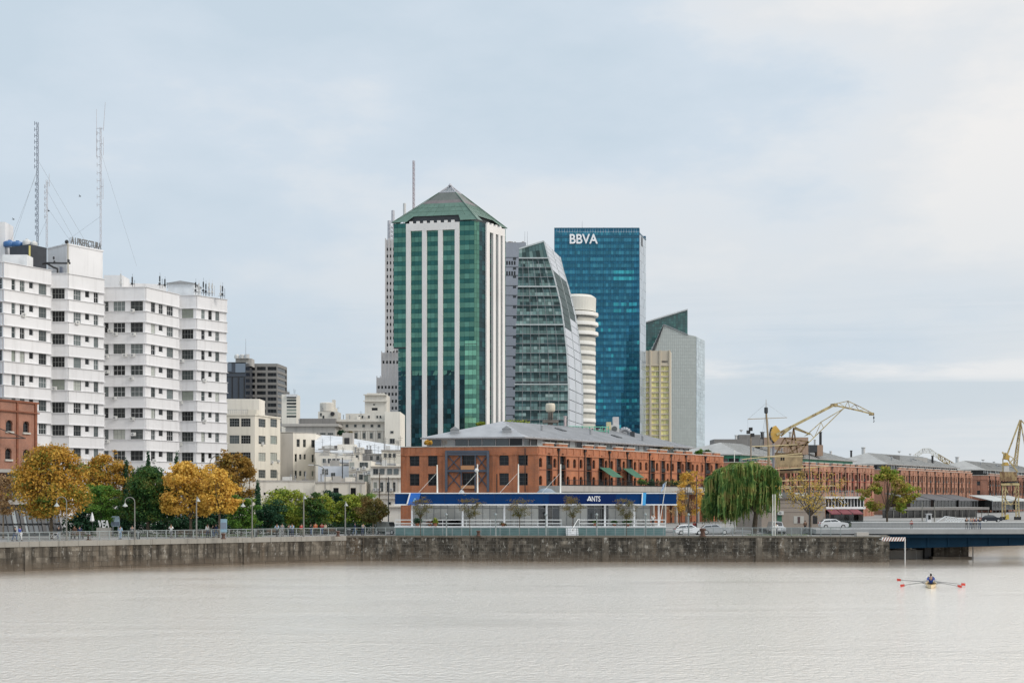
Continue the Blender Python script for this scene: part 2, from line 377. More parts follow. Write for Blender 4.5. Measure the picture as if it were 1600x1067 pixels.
# ================================================================== THE SETTING
# water: silty dock water, small wind ripples
def make_water():
    t = NT('dock_water'); t.set(.16, .52, .5); t.b.inputs['IOR'].default_value = 1.5
    n = t.noise(.02, t.mapv((1, 2.5, 1)), 4); t.col(t.ramp(n, [(.3, (.84, .78, .695)), (.7, (.89, .83, .745))]))
    big = t.noise(.055, t.mapv((.55, 1.5, 1)), 3, .5); rip = t.noise(2.1, t.mapv((.95, .75, 1)), 4, .62); fine = t.noise(6.0, t.mapv((.8, 1.0, 1)), 3, .6)
    calm = t.ramp(big, [(.36, .6), (.5, 1.0)])
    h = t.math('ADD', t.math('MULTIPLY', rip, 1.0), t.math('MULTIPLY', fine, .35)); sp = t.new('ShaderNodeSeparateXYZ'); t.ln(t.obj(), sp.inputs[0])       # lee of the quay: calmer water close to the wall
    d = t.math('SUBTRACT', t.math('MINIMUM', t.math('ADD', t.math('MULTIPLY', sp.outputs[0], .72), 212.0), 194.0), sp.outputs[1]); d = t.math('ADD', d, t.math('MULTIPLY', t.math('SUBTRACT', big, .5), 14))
    lee = t.ramp(t.math('MULTIPLY', d, .03), [(.2, .14), (.8, 1.0)]); gust = t.ramp(t.noise(.042, t.mapv((.5, 1.7, 1), loc=(3.3, 1.2, 0)), 5, .62), [(.56, 1.0), (.70, 1.8)]); h = t.math('MULTIPLY', t.math('MULTIPLY', t.math('MULTIPLY', h, calm), lee), gust)
    t.col(t.mix(t.ramp(t.math('MULTIPLY', d, .03), [(.15, .85), (.62, 0.0)]), t.ramp(n, [(.3, (.84, .78, .695)), (.7, (.89, .83, .745))]), (.42, .34, .26)))  # base colour darkened towards the quay, standing in for the wall's reflection
    t.bump(h, 1.0, .22)
    return t.m
mb = MB(); mb.face([(-2500, -300, 0), (2500, -300, 0), (2500, 3500, 0), (-2500, 3500, 0)])
w = mb.build('water', make_water()); tag(w, 'pale silty dock water with fine wind ripples', 'water', kind='structure')
# land: one sheet to the horizon, the two docks cut out of it
Q = [(-111.0, 133.0), (-61.3, 168.2), (-38.0, 184.5), (-23.0, 195.2), (-19.0, 196.0), (51.6, 192.6), (53.4, 203.0)]
dD = Vector((.5536, .8328))
far_q = (53.4 + dD.x * 900, 203 + dD.y * 900)
mb = MB(); mb.face([(-6000, 133, GZ), Q[0]+(GZ,)] + [q + (GZ,) for q in Q[1:]] + [far_q + (GZ,), (6000, far_q[1], GZ), (6000, 9000, GZ), (-6000, 9000, GZ)])
t = NT('paving'); t.set(.85, spec=.25); n = t.noise(.15, detail=6, rough=.65); t.col(t.ramp(n, [(.3, (.20, .195, .185)), (.7, (.31, .30, .285))])); paving = t.m
g = mb.build('ground', paving); tag(g, 'grey paved quayside land', 'ground', kind='structure')
asphalt = plain('asphalt', (.06, .06, .062), .9, 0, .15)
mb = MB(); mb.face([(-22, 213.5, GZ + .004), (60, 213.5, GZ + .004), (60, 221, GZ + .004), (-22, 221, GZ + .004)])
rd = mb.build('road', asphalt); tag(rd, 'asphalt road behind the quayside pavilion', 'road', kind='structure')
lawnm = leafmat('grass', [(.05, .09, .02), (.08, .13, .03), (.12, .14, .04)], 1.0)
mb = MB()
for (x0, y0, x1, y1) in ((-62, 192, -34, 204), (33, 197.5, 42, 200.5)):
    for i in range(2200 if x0 < 0 else 500):
        x = random.uniform(x0, x1); y = random.uniform(y0, y1); a = random.uniform(0, 6.28); h = random.uniform(.08, .2); r = .09
        mb.face([(x, y, GZ), (x + r * math.cos(a), y + r * math.sin(a), GZ), (x + r * .5 * math.cos(a) + .03, y + r * .5 * math.sin(a), GZ + h)])
gr = mb.build('grass', lawnm); tag(gr, 'short grass verge on the quay', 'grass', kind='stuff')
# ------------------------------------------------------------------ quay walls
def stonemat(name, bw, bh, c1, c2, mort, streak, white):
    t = NT(name); t.set(.8, spec=.3); v, sp = t.uz()
    wob = t.noise(.9, detail=2); vv = t.new('ShaderNodeVectorMath'); vv.operation = 'ADD'; t.ln(v, vv.inputs[0])
    cw = t.new('ShaderNodeCombineXYZ'); t.ln(t.math('MULTIPLY', t.math('SUBTRACT', wob, .5), .22), cw.inputs[0]); t.ln(t.math('MULTIPLY', t.math('SUBTRACT', wob, .5), .16), cw.inputs[1]); t.ln(cw.outputs[0], vv.inputs[1])
    isl = t.island(); b = t.new('ShaderNodeTexBrick')
    for k, x in (('Scale', 1), ('Brick Width', bw), ('Row Height', bh), ('Mortar Size', .035), ('Mortar Smooth', .6), ('Bias', -.1)): b.inputs[k].default_value = x
    b.inputs['Color1'].default_value = (*c1, 1); b.inputs['Color2'].default_value = (*c2, 1); b.inputs['Mortar'].default_value = (*mort, 1); t.ln(vv.outputs[0], b.inputs[0])
    n = t.noise(.7, detail=7, rough=.7); col = t.mix(.5, t.ramp(isl, [(0, sc(c1, .7)), (.5, c1), (.85, sc(c2, .85)), (1, sc(c2, 1.3))]), t.ramp(n, [(.32, sc(c1, .25)), (.5, c1), (.66, sc(c2, 1.7))]), 'MIX')
    s1 = t.noise(1.3, t.mapv((1, 1, .05)), 5, .65); col = t.mix(t.ramp(s1, [(.44, 0.0), (.60, streak)]), col, sc(c1, .22))
    s3 = t.noise(.8, t.mapv((1, 1, .1), loc=(9, 4, 2)), 5, .6); col = t.mix(t.ramp(s3, [(.55, 0.0), (.75, .5)]), col, (.17, .12, .075))
    s2 = t.noise(1.7, t.mapv((1, 1, .5), loc=(5, 2, 0)), 8, .78); col = t.mix(t.ramp(s2, [(.575, 0.0), (.63, white)]), col, (.50, .49, .45))
    # tide mark: brown silt near the waterline, slimy and darkest at the very foot
    zz = sp.outputs[2]; td = t.math('ADD', zz, t.math('MULTIPLY', t.math('SUBTRACT', n, .5), 1.2)); col = t.mix(t.ramp(t.math('MULTIPLY', td, .25), [(.02, .85), (.2, .35), (.34, 0.0)]), col, (.125, .10, .075))
    t.col(col); t.bump(n, .7, .08); return t.m
stone_l = stonemat('stained_quay_concrete', 2.1, .95, (.12, .104, .083), (.20, .178, .146), (.10, .09, .08), .9, .5)
stone_c = stonemat('rubble_quay_stone', 1.25, .62, (.066, .058, .046), (.20, .178, .146), (.30, .285, .25), .75, .8)
coping = stucco('coping_stone', (.31, .295, .265), .75, (.12, .11, .1), .85, .5)
def quay(name, label, pts, mat, cop, steps, bs, mort, ch=.62):
    q = thing(name, label, 'quay wall', (pts[0][0], pts[0][1], 0))
    m = MB(); c = MB(); mo = MB()
    for a, b in zip(pts, pts[1:]):
        f = Fac(a, b, -1.0); n = max(1, int(f.L / 2.2)); H = GZ + 1.0
        f.slab(mo, 0, f.L, 0, H - ch, -.9, -.03)
        nr = max(1, round((H - ch) / bs[1])); rh = (H - ch) / nr
        for r in range(nr):                      # coursed blocks with uneven faces
            u = -random.uniform(0, .6)
            while u < f.L:
                w_ = bs[0] * random.uniform(.55, 1.5); a0, b0 = max(0, u), min(f.L, u + w_ - .035); u += w_
                if b0 - a0 > .05: f.slab(m, a0, b0, r * rh + .015, (r + 1) * rh - .015, -.2, random.uniform(-.015, .05))
        for i in range(n):
            u0, u1 = f.L * i / n, f.L * (i + 1) / n
            f.slab(c, u0 + .015, u1 - .015, H - ch, H + .03 + random.uniform(-.015, .02), -.9, .12 + random.uniform(-.02, .03))
        for u in steps:
            if u < f.L: f.slab(m, u, u + .9, 0, H - ch, .05, .2)
    m.build('stone_face', mat, q); mo.build('mortar', mort, q); c.build('coping', cop, q)
    return q
quay('quay_wall', 'long stained concrete quay wall with pale coping below the tree-lined promenade', Q[:4], stone_l, coping, [3], (1.5, .62), stucco('dark_mortar', (.16, .15, .13), .6, (.06, .06, .05)))
quay('quay_wall', 'dark rubble stone quay wall in front of the blue-roofed pavilion', Q[3:], stone_c, stucco('dark_coping', (.15, .135, .11), .8, (.05, .05, .04), .85, .5), [2.3, 22, 31.5, 52.5], (.95, .5), stucco('pale_mortar', (.42, .40, .36), .7, (.10, .095, .08)), .2)
# far quay of the next dock basin
f = Fac(Q[6], (Q[6][0] + dD.x * 330, Q[6][1] + dD.y * 330), -1)
q = thing('quay_wall', 'grey quay edge of the dock basin beyond the bridge', 'quay wall', (Q[6][0], Q[6][1], 0)); m = MB(); f.slab(m, 0, f.L, 0, 4.0, -.8, .02); m.build('stone_face', stone_l, q)
m = MB(); f.slab(m, 0, f.L, 4.0, 4.53, -.8, .1); m.build('coping', coping, q)
# ================================================================== WHITE OFFICE BLOCKS
ZR = 46.2; HW = ZR - GZ
WA = [ (-6, 412.5, None), ]
def pl(px, Y): return (PX(px, Y), Y)
acm = plain('ac_white', (.62, .62, .6), .5)
def acbox(f, parent, u, v, w=.2, sx=.85, name='air_conditioner'):
    m = MB(); f.slab(m, u, u + sx, v, v + .6, w, w + .35); c = f.p(u + sx * .4, v + .3, w + .352); m.build(name, acm, parent)
    fm = MB(); fm.tube(c, c + Vector((f.n.x, f.n.y, 0)) * .02, .22, .2, 8); fm.build('fan_grille', greymetal, LAST())
def LAST(): return COL.objects[-1]
def zig(name, label, cat, corners, back, winspec, nrows, extra=None):
    """a block with a folded front of vertical bays; corners = list of facades (A, B)"""
    b = thing(name, label, cat, (corners[0][0][0], corners[0][0][1], GZ))
    wallm = MB(); facs = []
    for (A, B), spec in zip(corners, winspec):
        f = Fac(A, B); facs.append(f); rects = []
        for (x0, x1, kind) in spec:
            a, c = f.u(x0), f.u(x1)
            for r in range(nrows):
                zb = 42.0 - 3.81 * r - GZ; zt = zb + 1.8
                k = kind
                if kind == 's' and r == 0 and name_first_full: k = 'n'
                if k == 's': zb = zt - 1.05
                rects.append((a, c, zb, zt, k))
        f.wall(wallm, HW, [q[:4] for q in rects], .22)
        for r in range(-1, nrows + 1):           # spandrel bands stand proud, with a thin ledge at head and sill
            v1 = 42.0 - 3.81 * r - GZ - .08; v0 = v1 - 3.81 + 1.8 + .17
            if r == -1: v1 = HW + .02
            v0 = max(0, v0)
            if v1 - v0 < .3: continue
            f.slab(wallm, 0, f.L, v0, v1, -.02, .2)
            f.slab(wallm, -.05, f.L + .12, v0 - .09, v0, -.02, .38)
            f.slab(wallm, -.05, f.L + .12, v1, v1 + .08, -.02, .36)
        for (a, c, d, e, k) in rects:
            wd = c - a
            st = {'n': (2 if wd > .9 else 1, 2, .055, None), 's': (1, 1, .06, None), 'w': (3, 2, .06, None), 'd': (4, 2, .07, None)}[k]
            if k == 'd': window(f, b, (a, c, d, e), st, winframe_g, pane_mid if random.random() < .35 else pane_dark, .2)
            else: window(f, b, (a, c, d, e), st, winframe_w if random.random() < .55 else winframe_g, random.choice([pane_mid, pane_blind, pane_blind, pane_dark]) if k != 's' else pane_dark, .2)
            if k in 'nw' and random.random() < .09: acbox(f, b, a + .1, d - .25, .2, .75)
    # returns, back and roof
    poly = [c for AB in corners for c in AB]
    for i in range(len(poly) - 1):
        if i % 2 == 1:
            a, c = poly[i], poly[i + 1]
            if (Vector(a) - Vector(c)).length > .05: Fac(a, c).wall(wallm, HW)
    ring = poly + back
    for i in range(len(poly) - 1, len(ring)): Fac(ring[i], ring[(i + 1) % len(ring)]).wall(wallm, HW)
    wallm.build('wall', white_paint, b)
    rf = MB(); rf.face([(x, y, ZR - .5) for x, y in ring]); rf.build('roof', concrete, b)
    return b, facs
name_first_full = False
lb, lf = zig('office_block', 'left white stepped office block with a big rooftop sign', 'office block',
    [(pl(-30, 229), pl(4.5, 224.5)), (pl(5, 224.3), pl(79, 232.7)), (pl(79, 236), pl(106, 236)), (pl(106, 236.1), pl(162, 242.3))],
    [pl(162, 262), pl(-40, 262)],
    [[(-24, -14, 'n'), (-7, 3, 'n')], [(18, 24, 'n'), (31, 38.5, 'n'), (45.5, 52, 's'), (60.5, 72.5, 'w')], [(81.3, 101, 'd')], [(115, 126.5, 'w'), (133, 139.5, 's'), (146.5, 153.5, 'n')]], 10)
name_first_full = True
rb, rf_ = zig('office_block', 'right white stepped office block with antennas along its roof edge', 'office block',
    [(pl(162, 252), pl(227, 251.2)), (pl(227.2, 251.3), pl(279, 260.6)), (pl(279, 262), pl(306.8, 261.5)), (pl(307, 261.6), pl(354, 267.5))],
    [pl(354, 290), pl(162, 290)],
    [[(163.5, 169.5, 'n'), (177, 195.5, 'w'), (204, 223.3, 'w')], [(236, 242.5, 'n'), (248, 254.5, 's'), (260.5, 270.5, 'w')], [(284, 302, 'd')], [(314.5, 320, 'n'), (325.5, 331, 's'), (336.5, 342.5, 'n')]], 10)
# air conditioners hung on the right block
for px, py in ((170, 516), (178, 521), (206, 521), (193, 554), (205, 554), (165, 580), (203, 590), (176, 621), (164, 556), (204, 653), (206, 677), (165, 688)):
    f = rf_[0]; u = f.u(px)
    acbox(f, rb, u, f.v(px, py) - .45)
for px, py in ((285, 563), (283, 628), (282, 693)): acbox(rf_[2], rb, rf_[2].u(px) - .4, rf_[2].v(px, py) - .4)
acbox(lf[2], lb, lf[2].u(82), lf[2].v(82, 606) - .4)
# roof furniture ----------------------------------------------------
def clutter(b, f, z, n, dep):
    for i in range(n):
        u = random.uniform(.08, .92) * f.L; w = -random.uniform(.8, dep * .6); p = f.p(u, 0, w); m = MB(); k = random.random(); p.z = z - .05
        if k < .35: a, h = random.uniform(.4, 1.1), random.uniform(.5, 1.4); m.box(p.x - a, p.y - .5, p.z, p.x + a, p.y + .5, p.z + h); m.build('roof_unit', random.choice((greywall, cream2, wt_m, darkconc)), b)
        elif k < .6: h = random.uniform(.8, 2.2); m.tube(p, p + Vector((0, 0, h)), .13, n=6); m.tube(p + Vector((0, 0, h)), p + Vector((0, 0, h + .2)), .2, n=6); m.build('roof_pipe', greymetal, b)
        else: h = random.uniform(1.5, 3.4); m.tube(p, p + Vector((0, 0, h)), .03, n=4); m.tube(p + Vector((-.5, 0, h * .85)), p + Vector((.5, 0, h * .85)), .02, n=4); m.tube(p + Vector((-.35, 0, h * .7)), p + Vector((.35, 0, h * .7)), .02, n=4); m.build('aerial', darkmetal, b)
wt_m = plain('unit_white', (.6, .6, .58), .6)
def simple_block(name, label, cat, A, B, depth, z0, z1, wallmat, roofmat=None, parent=None, parapet=0.0, rects=(), wins=None, rects_side=()):
    f = Fac(A, B, z0); H = z1 - z0; m = MB(); n3 = -f.n * depth
    C = (B[0] + n3.x, B[1] + n3.y); D = (A[0] + n3.x, A[1] + n3.y)
    f.wall(m, H, rects); fr = Fac(B, C, z0); fr.wall(m, H, rects_side); Fac(C, D, z0).wall(m, H); Fac(D, A, z0).wall(m, H)
    r = MB(); zt = z1 - parapet
    r.face([(A[0], A[1], zt), (B[0], B[1], zt), (C[0], C[1], zt), (D[0], D[1], zt)])
    b = parent or thing(name, label, cat, (A[0], A[1], z0))
    if parent is None and cat in ('building', 'house', 'annex building', 'palace'): clutter(b, f, zt, 7, depth)
    m.build('wall' if parent is None else name, wallmat, b); r.build('roof', roofmat or concrete, b if parent is None else LAST())
    return b, f, fr
# stair tower carrying the sign
stA, stB, stC = pl(74, 246), pl(104.5, 241.5), pl(160.5, 248.5)
st = MB(); f1 = Fac(stA, stB, ZR - .5); f2 = Fac(stB, stC, ZR - .5); hs = PZ(388, 245) - ZR + .5
f1.wall(st, hs); f2.wall(st, hs); stD = (stC[0] - 3, stC[1] + 8); Fac(stC, stD, ZR - .5).wall(st, hs); Fac(stD, stA, ZR - .5).wall(st, hs); st.face([(p[0], p[1], ZR - .5 + hs) for p in (stA, stB, stC, stD)])
f2.slab(st, -.1, f2.L + .1, hs, hs + .25, -.3, .12); f1.slab(st, -.1, f1.L, hs, hs + .2, -.3, .1)
st.build('stair_tower', white_paint, lb)
s = sign_text(f2, lb, 'A I PREFECTURA', f2.u(111), f2.u(158.5), hs + .3, hs + 1.5, plain('weathered_letters', (.16, .16, .16), .7), -.1, .06)
fr_ = MB()
for k in range(9): f2.slab(fr_, f2.u(112 + k * 5.7), f2.u(112 + k * 5.7) + .06, hs + .2, hs + 1.5, -.45, -.4)
f2.slab(fr_, f2.u(111), f2.u(158), hs + .75, hs + .82, -.44, -.36); fr_.build('sign_frame', greymetal, s) if False else fr_.build('sign_frame', greymetal, lb)
# small white plant rooms along the roof
simple_block('plant_room', None, None, pl(162, 262), pl(191, 262), 5, ZR - .5, PZ(430, 262), white_paint, concrete, rb)
simple_block('plant_room', None, None, pl(191, 266), pl(260, 268), 5, ZR - .5, PZ(442, 266), white_paint, concrete, rb)
b_, f_, _r = simple_block('plant_room', None, None, pl(262, 272), pl(303, 272), 6, ZR - .5, PZ(443, 272), plain('pale_blue_panel', (.66, .70, .74), .5), roofmetal, rb)
m = MB(); m.prism([f_.p(-.3, PZ(443, 272) - ZR + .5, .4), f_.p(f_.L + .3, PZ(443, 272) - ZR + .5, .4), f_.p(f_.L / 2, PZ(439, 272) - ZR + .5, .4)], (-f_.n.x * 6.8, -f_.n.y * 6.8, 0)); m.build('plant_room_roof', roofmetal, rb)
simple_block('plant_room', None, None, pl(-34, 240), pl(8, 240), 4, ZR - .5, PZ(347, 240), white_paint, concrete, lb)
m = MB(); m.box(*pl(4, 231), ZR - .5, PX(42, 231), 234, PZ(398, 231)); m.build('rooftop_cabin', plain('cabin_white', (.72, .73, .74), .5), lb)
cont = plain('dark_cladding', (.035, .04, .05), .5, .1, .2)
m = MB(); A = pl(15, 238); m.prism([A + (ZR - .5,), pl(46, 235) + (ZR - .5,), pl(73, 238.5) + (ZR - .5,), pl(40, 242) + (ZR - .5,)], (0, 0, PZ(385, 237) - ZR + .5)); m.build('plant_enclosure', cont, lb)
m = MB(); m.beam(P(46.3, 413, 234.8), P(46.3, 384, 234.8), .22); m.build('corner_post', plain('yellow_trim', (.55, .47, .16)), lb)
def water_tank(label, px, py, Y, r, h, mat):
    c = P(px, py, Y); t = thing('water_tank', label, 'water tank', c)
    m = MB(); m.lathe(c, [(r * .9, 0), (r, .1), (r, h * .65), (r * .85, h * .8), (r * .35, h * .97)], 14); m.build('tank_body', mat, t, True)
    m = MB(); m.lathe(c + Vector((0, 0, h * .97)), [(r * .3, 0), (r * .3, .12)], 10); m.build('lid', mat, t)
wt = plain('tank_grey', (.55, .55, .54), .5)
water_tank('left blue plastic water tank on the white block roof', 15.2, 386.2, 240, 1.05, 1.1, tank_blue); water_tank('right blue plastic water tank, next to its twin on the white block roof', 27.5, 386.2, 240, 1.0, 1.0, tank_blue)
water_tank('taller grey water tank beside the blue tanks', 42, 385.2, 239.5, .72, 1.2, wt); water_tank('smaller grey water tank at the foot of the dark mast', 53, 385.2, 239.5, .6, .9, wt)
def lattice(label, px, py_top, py_bot, Y, w, mat, rungs, cat='antenna mast', name='antenna_mast', seg=1.2):
    a = P(px, py_bot, Y); b = P(px, py_top, Y); t = thing(name, label, cat, a); m = MB(); n = max(4, int((b.z - a.z) / seg)); r = max(.035, w * .12)
    cs = [Vector((math.cos(k * 2.0944 + .4), math.sin(k * 2.0944 + .4), 0)) * w * .6 for k in range(3)]
    for k in range(3): m.tube(a + cs[k], b + cs[k], r, r, 5)
    for i in range(n):
        z0 = (b - a) * (i / n); z1 = (b - a) * ((i + 1) / n)
        for k in range(3): m.tube(a + cs[k] + z0, a + cs[(k + 1) % 3] + z1, r * .7, r * .7, 4); m.tube(a + cs[k] + z0, a + cs[(k + 1) % 3] + z0, r * .6, r * .6, 4)
    m.build('lattice', mat, t)
    for kind, args in rungs:
        m = MB()
        if kind == 'arms':
            for k in range(args[0]):
                z = a + (b - a) * (args[1] + (args[2] - args[1]) * k / max(1, args[0] - 1)); m.tube(z, z + Vector((args[3], 0, 0)), .05, .04, 5); m.tube(z + Vector((args[3], 0, -.35)), z + Vector((args[3], 0, .35)), .05, .05, 5)
            m.build('dipole_arms', mat, t)
        elif kind == 'whip':
            z = a + (b - a) * args[0]; m.tube(z, z + Vector((args[1], 0, 0)), .05, .05, 5); q = z + Vector((args[1], 0, 0)); m.tube(q - Vector((0, 0, args[2])), q + Vector((args[4] if len(args) > 4 else 0, 0, args[3])), .06, .04, 5); m.build('whip_aerial', mat, t)
        elif kind == 'guy':
            for (dx, dy, f0, dz) in args: m.tube(a + (b - a) * f0, Vector((a.x + dx, a.y + dy, a.z - dz)), .018, .018, 4)
            m.build('guy_wires', greymetal, t)
    return t
mast_dk = plain('mast_dark', (.085, .10, .14), .6); mast_gr = plain('mast_grey', (.46, .46, .49), .6)
lattice('tall dark mast with dipole arms on the left white block', 58.3, 191, 384, 240, .30, mast_dk, [('arms', (8, .64, .99, -.45)), ('arms', (9, .1, .5, -.35)), ('guy', [(-6, 4, .62, 0), (-4, -2, .6, 0), (8, 3, .7, 0)])])
lattice('short grey mast right of the dark mast on the white block', 72.8, 281, 386, 240, .3, mast_gr, [('arms', (6, .45, .9, -.35)), ('whip', (.95, .45, .6, 1.6)), ('guy', [(5, 2, .85, 0), (-3, 2, .4, 0), (4, 4, .6, 0)])])
lattice('tallest pale mast with whip aerials behind the rooftop sign', 157, 199, 385, 249, .28, mast_gr, [('whip', (.99, -.7, 5, 3.4)), ('whip', (.99, .5, .4, 4.6, .35)), ('whip', (.86, .5, 2, 1.2)), ('whip', (.5, .45, 2.2, 1.4)), ('arms', (10, .35, .95, -.6)), ('guy', [(-9, 3, .25, 0), (4, 9, .8, 2)])])
# rooftop equipment at the sign tower: camera poles, ducts
t = thing('equipment_frame', 'black pipes and cameras on a rail at the foot of the sign tower', 'rooftop equipment', P(90, 412, 236.8)); m = MB()
m.path([P(66, 413, 236.6), P(72, 411, 236.6), P(110, 411.5, 236.6)], .16); m.path([P(72, 411, 236.6), P(84, 418, 236.6), P(90, 420, 236.6), P(90, 428, 236.6)], .16); m.build('pipe_run', black, t)
m = MB()
for p in (82.5, 83.5): m.box(*(P(p, 405 if p < 83 else 412, 236.4)), *(P(p + 3, 401.5 if p < 83 else 408, 236.8)))
m.build('floodlight', black, t)
m = MB(); m.tube(P(106.5, 428, 236.2), P(106, 380, 236.2), .14); m.build('post', plain('stained_post', (.4, .38, .33)), t); m = MB(); m.blob(P(104.3, 378, 236.2), .35, .3, .35, 5); m.box(*P(105, 410, 236), *P(109, 406, 236.6)); m.build('camera_head', black, t)
m = MB(); m.box(*P(93, 428, 236.8), *P(99, 418, 237.6)); m.build('cabinet', plain('slate_cabinet', (.15, .17, .22)), t)
def panel_antenna(label, px, pyb, pyt, Y, dark=False, tilt=0):
    a = P(px, pyb, Y); b = P(px + tilt, pyt, Y); t = thing('panel_antenna', label, 'antenna', a, group='antennas along the roof of the right white block'); m = MB(); m.tube(a, b, .07); m.build('pole', greymetal, t)
    m = MB(); q = a + (b - a) * .78; m.box(q.x - .11, q.y - .25, q.z - .5, q.x + .11, q.y - .08, q.z + .5); q = a + (b - a) * .35; m.box(q.x - .2, q.y - .3, q.z - .2, q.x + .16, q.y - .1, q.z + .2); m.tube(a + Vector((-.5, 0, .5)), a + Vector((.4, 0, .6)), .04, n=4); m.tube(a + Vector((.35, .2, 0)), b + Vector((.35, .2, -.4)), .035, n=4); m.tube(b, b + Vector((0, 0, .7)), .02, n=4); m.build('panel', darkmetal if dark else wt, t)
for k, (px, yb, yt, dk) in enumerate(((250, 450, 432, 1), (189, 449, 428, 0), (207, 449, 434, 1), (306, 461, 441, 1), (311, 461, 443, 0), (318, 462, 440, 1), (322, 462, 444, 1), (327, 463, 442, 0), (332, 463, 443, 0), (345, 467, 446, 0), (348, 467, 447, 1), (258, 450, 438, 1))):
    nm = ['dark antenna on the middle of the right block roof', 'thin pale antenna at the left end of the right block roof', 'dark short antenna next to a stub chimney on the right block roof', 'dark antenna closest to the pale rooftop cabin', 'pale antenna just right of the cabin antenna', 'tallest dark antenna of the right roof cluster', 'dark squat antenna in the middle of the right roof cluster', 'pale antenna right of the squat dark one', 'pale antenna at the right end of the roof cluster', 'pale antenna of the pair at the far right roof corner', 'dark antenna of the pair at the far right roof corner', 'dark antenna left of the pale rooftop cabin'][k]
    panel_antenna(nm, px, yb, yt, 257.5 if px < 279 else 264.5 if px > 304 else 262, dk)
# birds
for lab, px, py in (('small bird gliding right of the dark mast', 125, 307), ('dark bird nearest to the short grey mast', 76, 330), ('lowest bird, above the left roof edge', 21, 343)):
    c = P(px, py, 180); m = MB(); m.blob(c, .16, .06, .06, 4); m.face([c + Vector((-.03, 0, .02)), c + Vector((.05, 0, .02)), c + Vector((.0, .3, .16)), c + Vector((-.06, .3, .15))]); m.face([c + Vector((.05, 0, .02)), c + Vector((-.03, 0, .02)), c + Vector((-.06, -.3, .15)), c + Vector((0, -.3, .16))]); m.face([c + Vector((-.14, -.04, 0)), c + Vector((-.14, .04, 0)), c + Vector((-.26, .05, 0)), c + Vector((-.26, -.05, 0))])
    tag(m.build('bird', black), lab, 'bird')
# ================================================================== MIDDLE CLUSTER
b, f, fr = None, None, None
A, B, C = pl(353, 300), pl(398, 300), pl(438, 312)
Hm = PZ(649, 300) - GZ
b = thing('apartment_building', 'cream corner building with rows of grey multi-pane windows beside the white block', 'building', (A[0], A[1], GZ)); m = MB()
fa = Fac(A, B); fb = Fac(B, C); ra = []; rbb = []
for y0, y1 in ((653.5, 666.5), (680, 693), (706.5, 719.5), (733, 746)):
    for x0, x1 in ((358.5, 374), (376.5, 391.5)):
        q = fa.rect(x0, y0, x1, y1); ra.append((q[0], q[1], fa.v(375, y1), fa.v(375, y0)))
    for x0, x1 in ((404, 415), (422.5, 433)): rbb.append(fb.rect(x0, y0 + .8, x1, y1 + .8))
fa.wall(m, Hm, ra, .25); fb.wall(m, Hm, rbb, .25)
D, E = (C[0] - 3, C[1] + 14), (A[0], A[1] + 22); Fac(C, D).wall(m, Hm); Fac(D, E).wall(m, Hm); Fac(E, A).wall(m, Hm)
for ff in (fa, fb): ff.slab(m, -.1, ff.L + .1, Hm, Hm + .3, -.4, .15)
m.build('wall', cream, b); m = MB(); m.face([(p[0], p[1], GZ + Hm - .3) for p in (A, B, C, D, E)]); m.build('roof', concrete, b)
for r in ra: window(fa, b, r, (4, 3, .07, None), winframe_g, random.choice([pane_mid, pane_blind, pane_dark]), .22)
for r in rbb: window(fb, b, r, (3, 3, .07, None), winframe_g, random.choice([pane_mid, pane_blind]), .22)
for px, py in ((409, 693), (434, 720), (424, 722)): acbox(fb, b, fb.u(px) - .4, fb.v(px, py) - .3, 0.0)
simple_block('rooftop_room', None, None, pl(345, 306), pl(405, 306), 7, GZ + Hm - .3, PZ(623, 306), cream2, concrete, b)
simple_block('rooftop_room', None, None, pl(386, 303), pl(401, 303), 4, GZ + Hm - .3, PZ(640, 303), cream, concrete, b)
m = MB()
for k in range(12): m.tube(P(354 + k * 3, 649, 300.5), P(354 + k * 3, 640, 300.5), .03, n=4)
m.tube(P(353, 640, 300.5), P(388, 640, 300.5), .035, n=4); m.build('roof_railing', greymetal, b)
# narrow stained building
A, B = pl(438, 322), pl(458, 322); C = pl(493.5, 326)
b = thing('apartment_building', 'narrow cream building with a grey stained blank strip', 'building', (A[0], A[1], GZ)); fa = Fac(A, B); fb = Fac(B, C); H1 = PZ(676, 322) - GZ; m = MB(); s = MB(); fa.wall(s, H1)
rs = [fb.rect(*q) for q in ((463.5, 686, 468.5, 698), (473.5, 686.5, 478, 698.5), (486.5, 687, 492, 699), (460.5, 709, 464, 721), (467.5, 709.5, 471, 717.5), (474.5, 709.5, 478, 717.5), (487, 710, 490.5, 722), (460.5, 735, 464, 747), (467.5, 735.5, 471, 743.5), (474.5, 736, 478, 744), (487, 736, 490, 744))]
fb.wall(m, H1, rs, .25); D, E = (C[0], C[1] + 16), (A[0], A[1] + 16); Fac(C, D).wall(m, H1); Fac(D, E).wall(m, H1); Fac(E, A).wall(m, H1)
m.build('wall', cream2, b); s.build('stained_wall', greywall, b); m = MB(); m.prism([(p[0], p[1], GZ + H1 - .1) for p in (A, B, C, D, E)], (0, 0, .25)); m.build('roof', concrete, b)
for r in rs: window(fb, b, r, (2 if r[1] - r[0] > .6 else 1, 2, .06, None), winframe_g, random.choice([pane_mid, pane_dark]), .22)
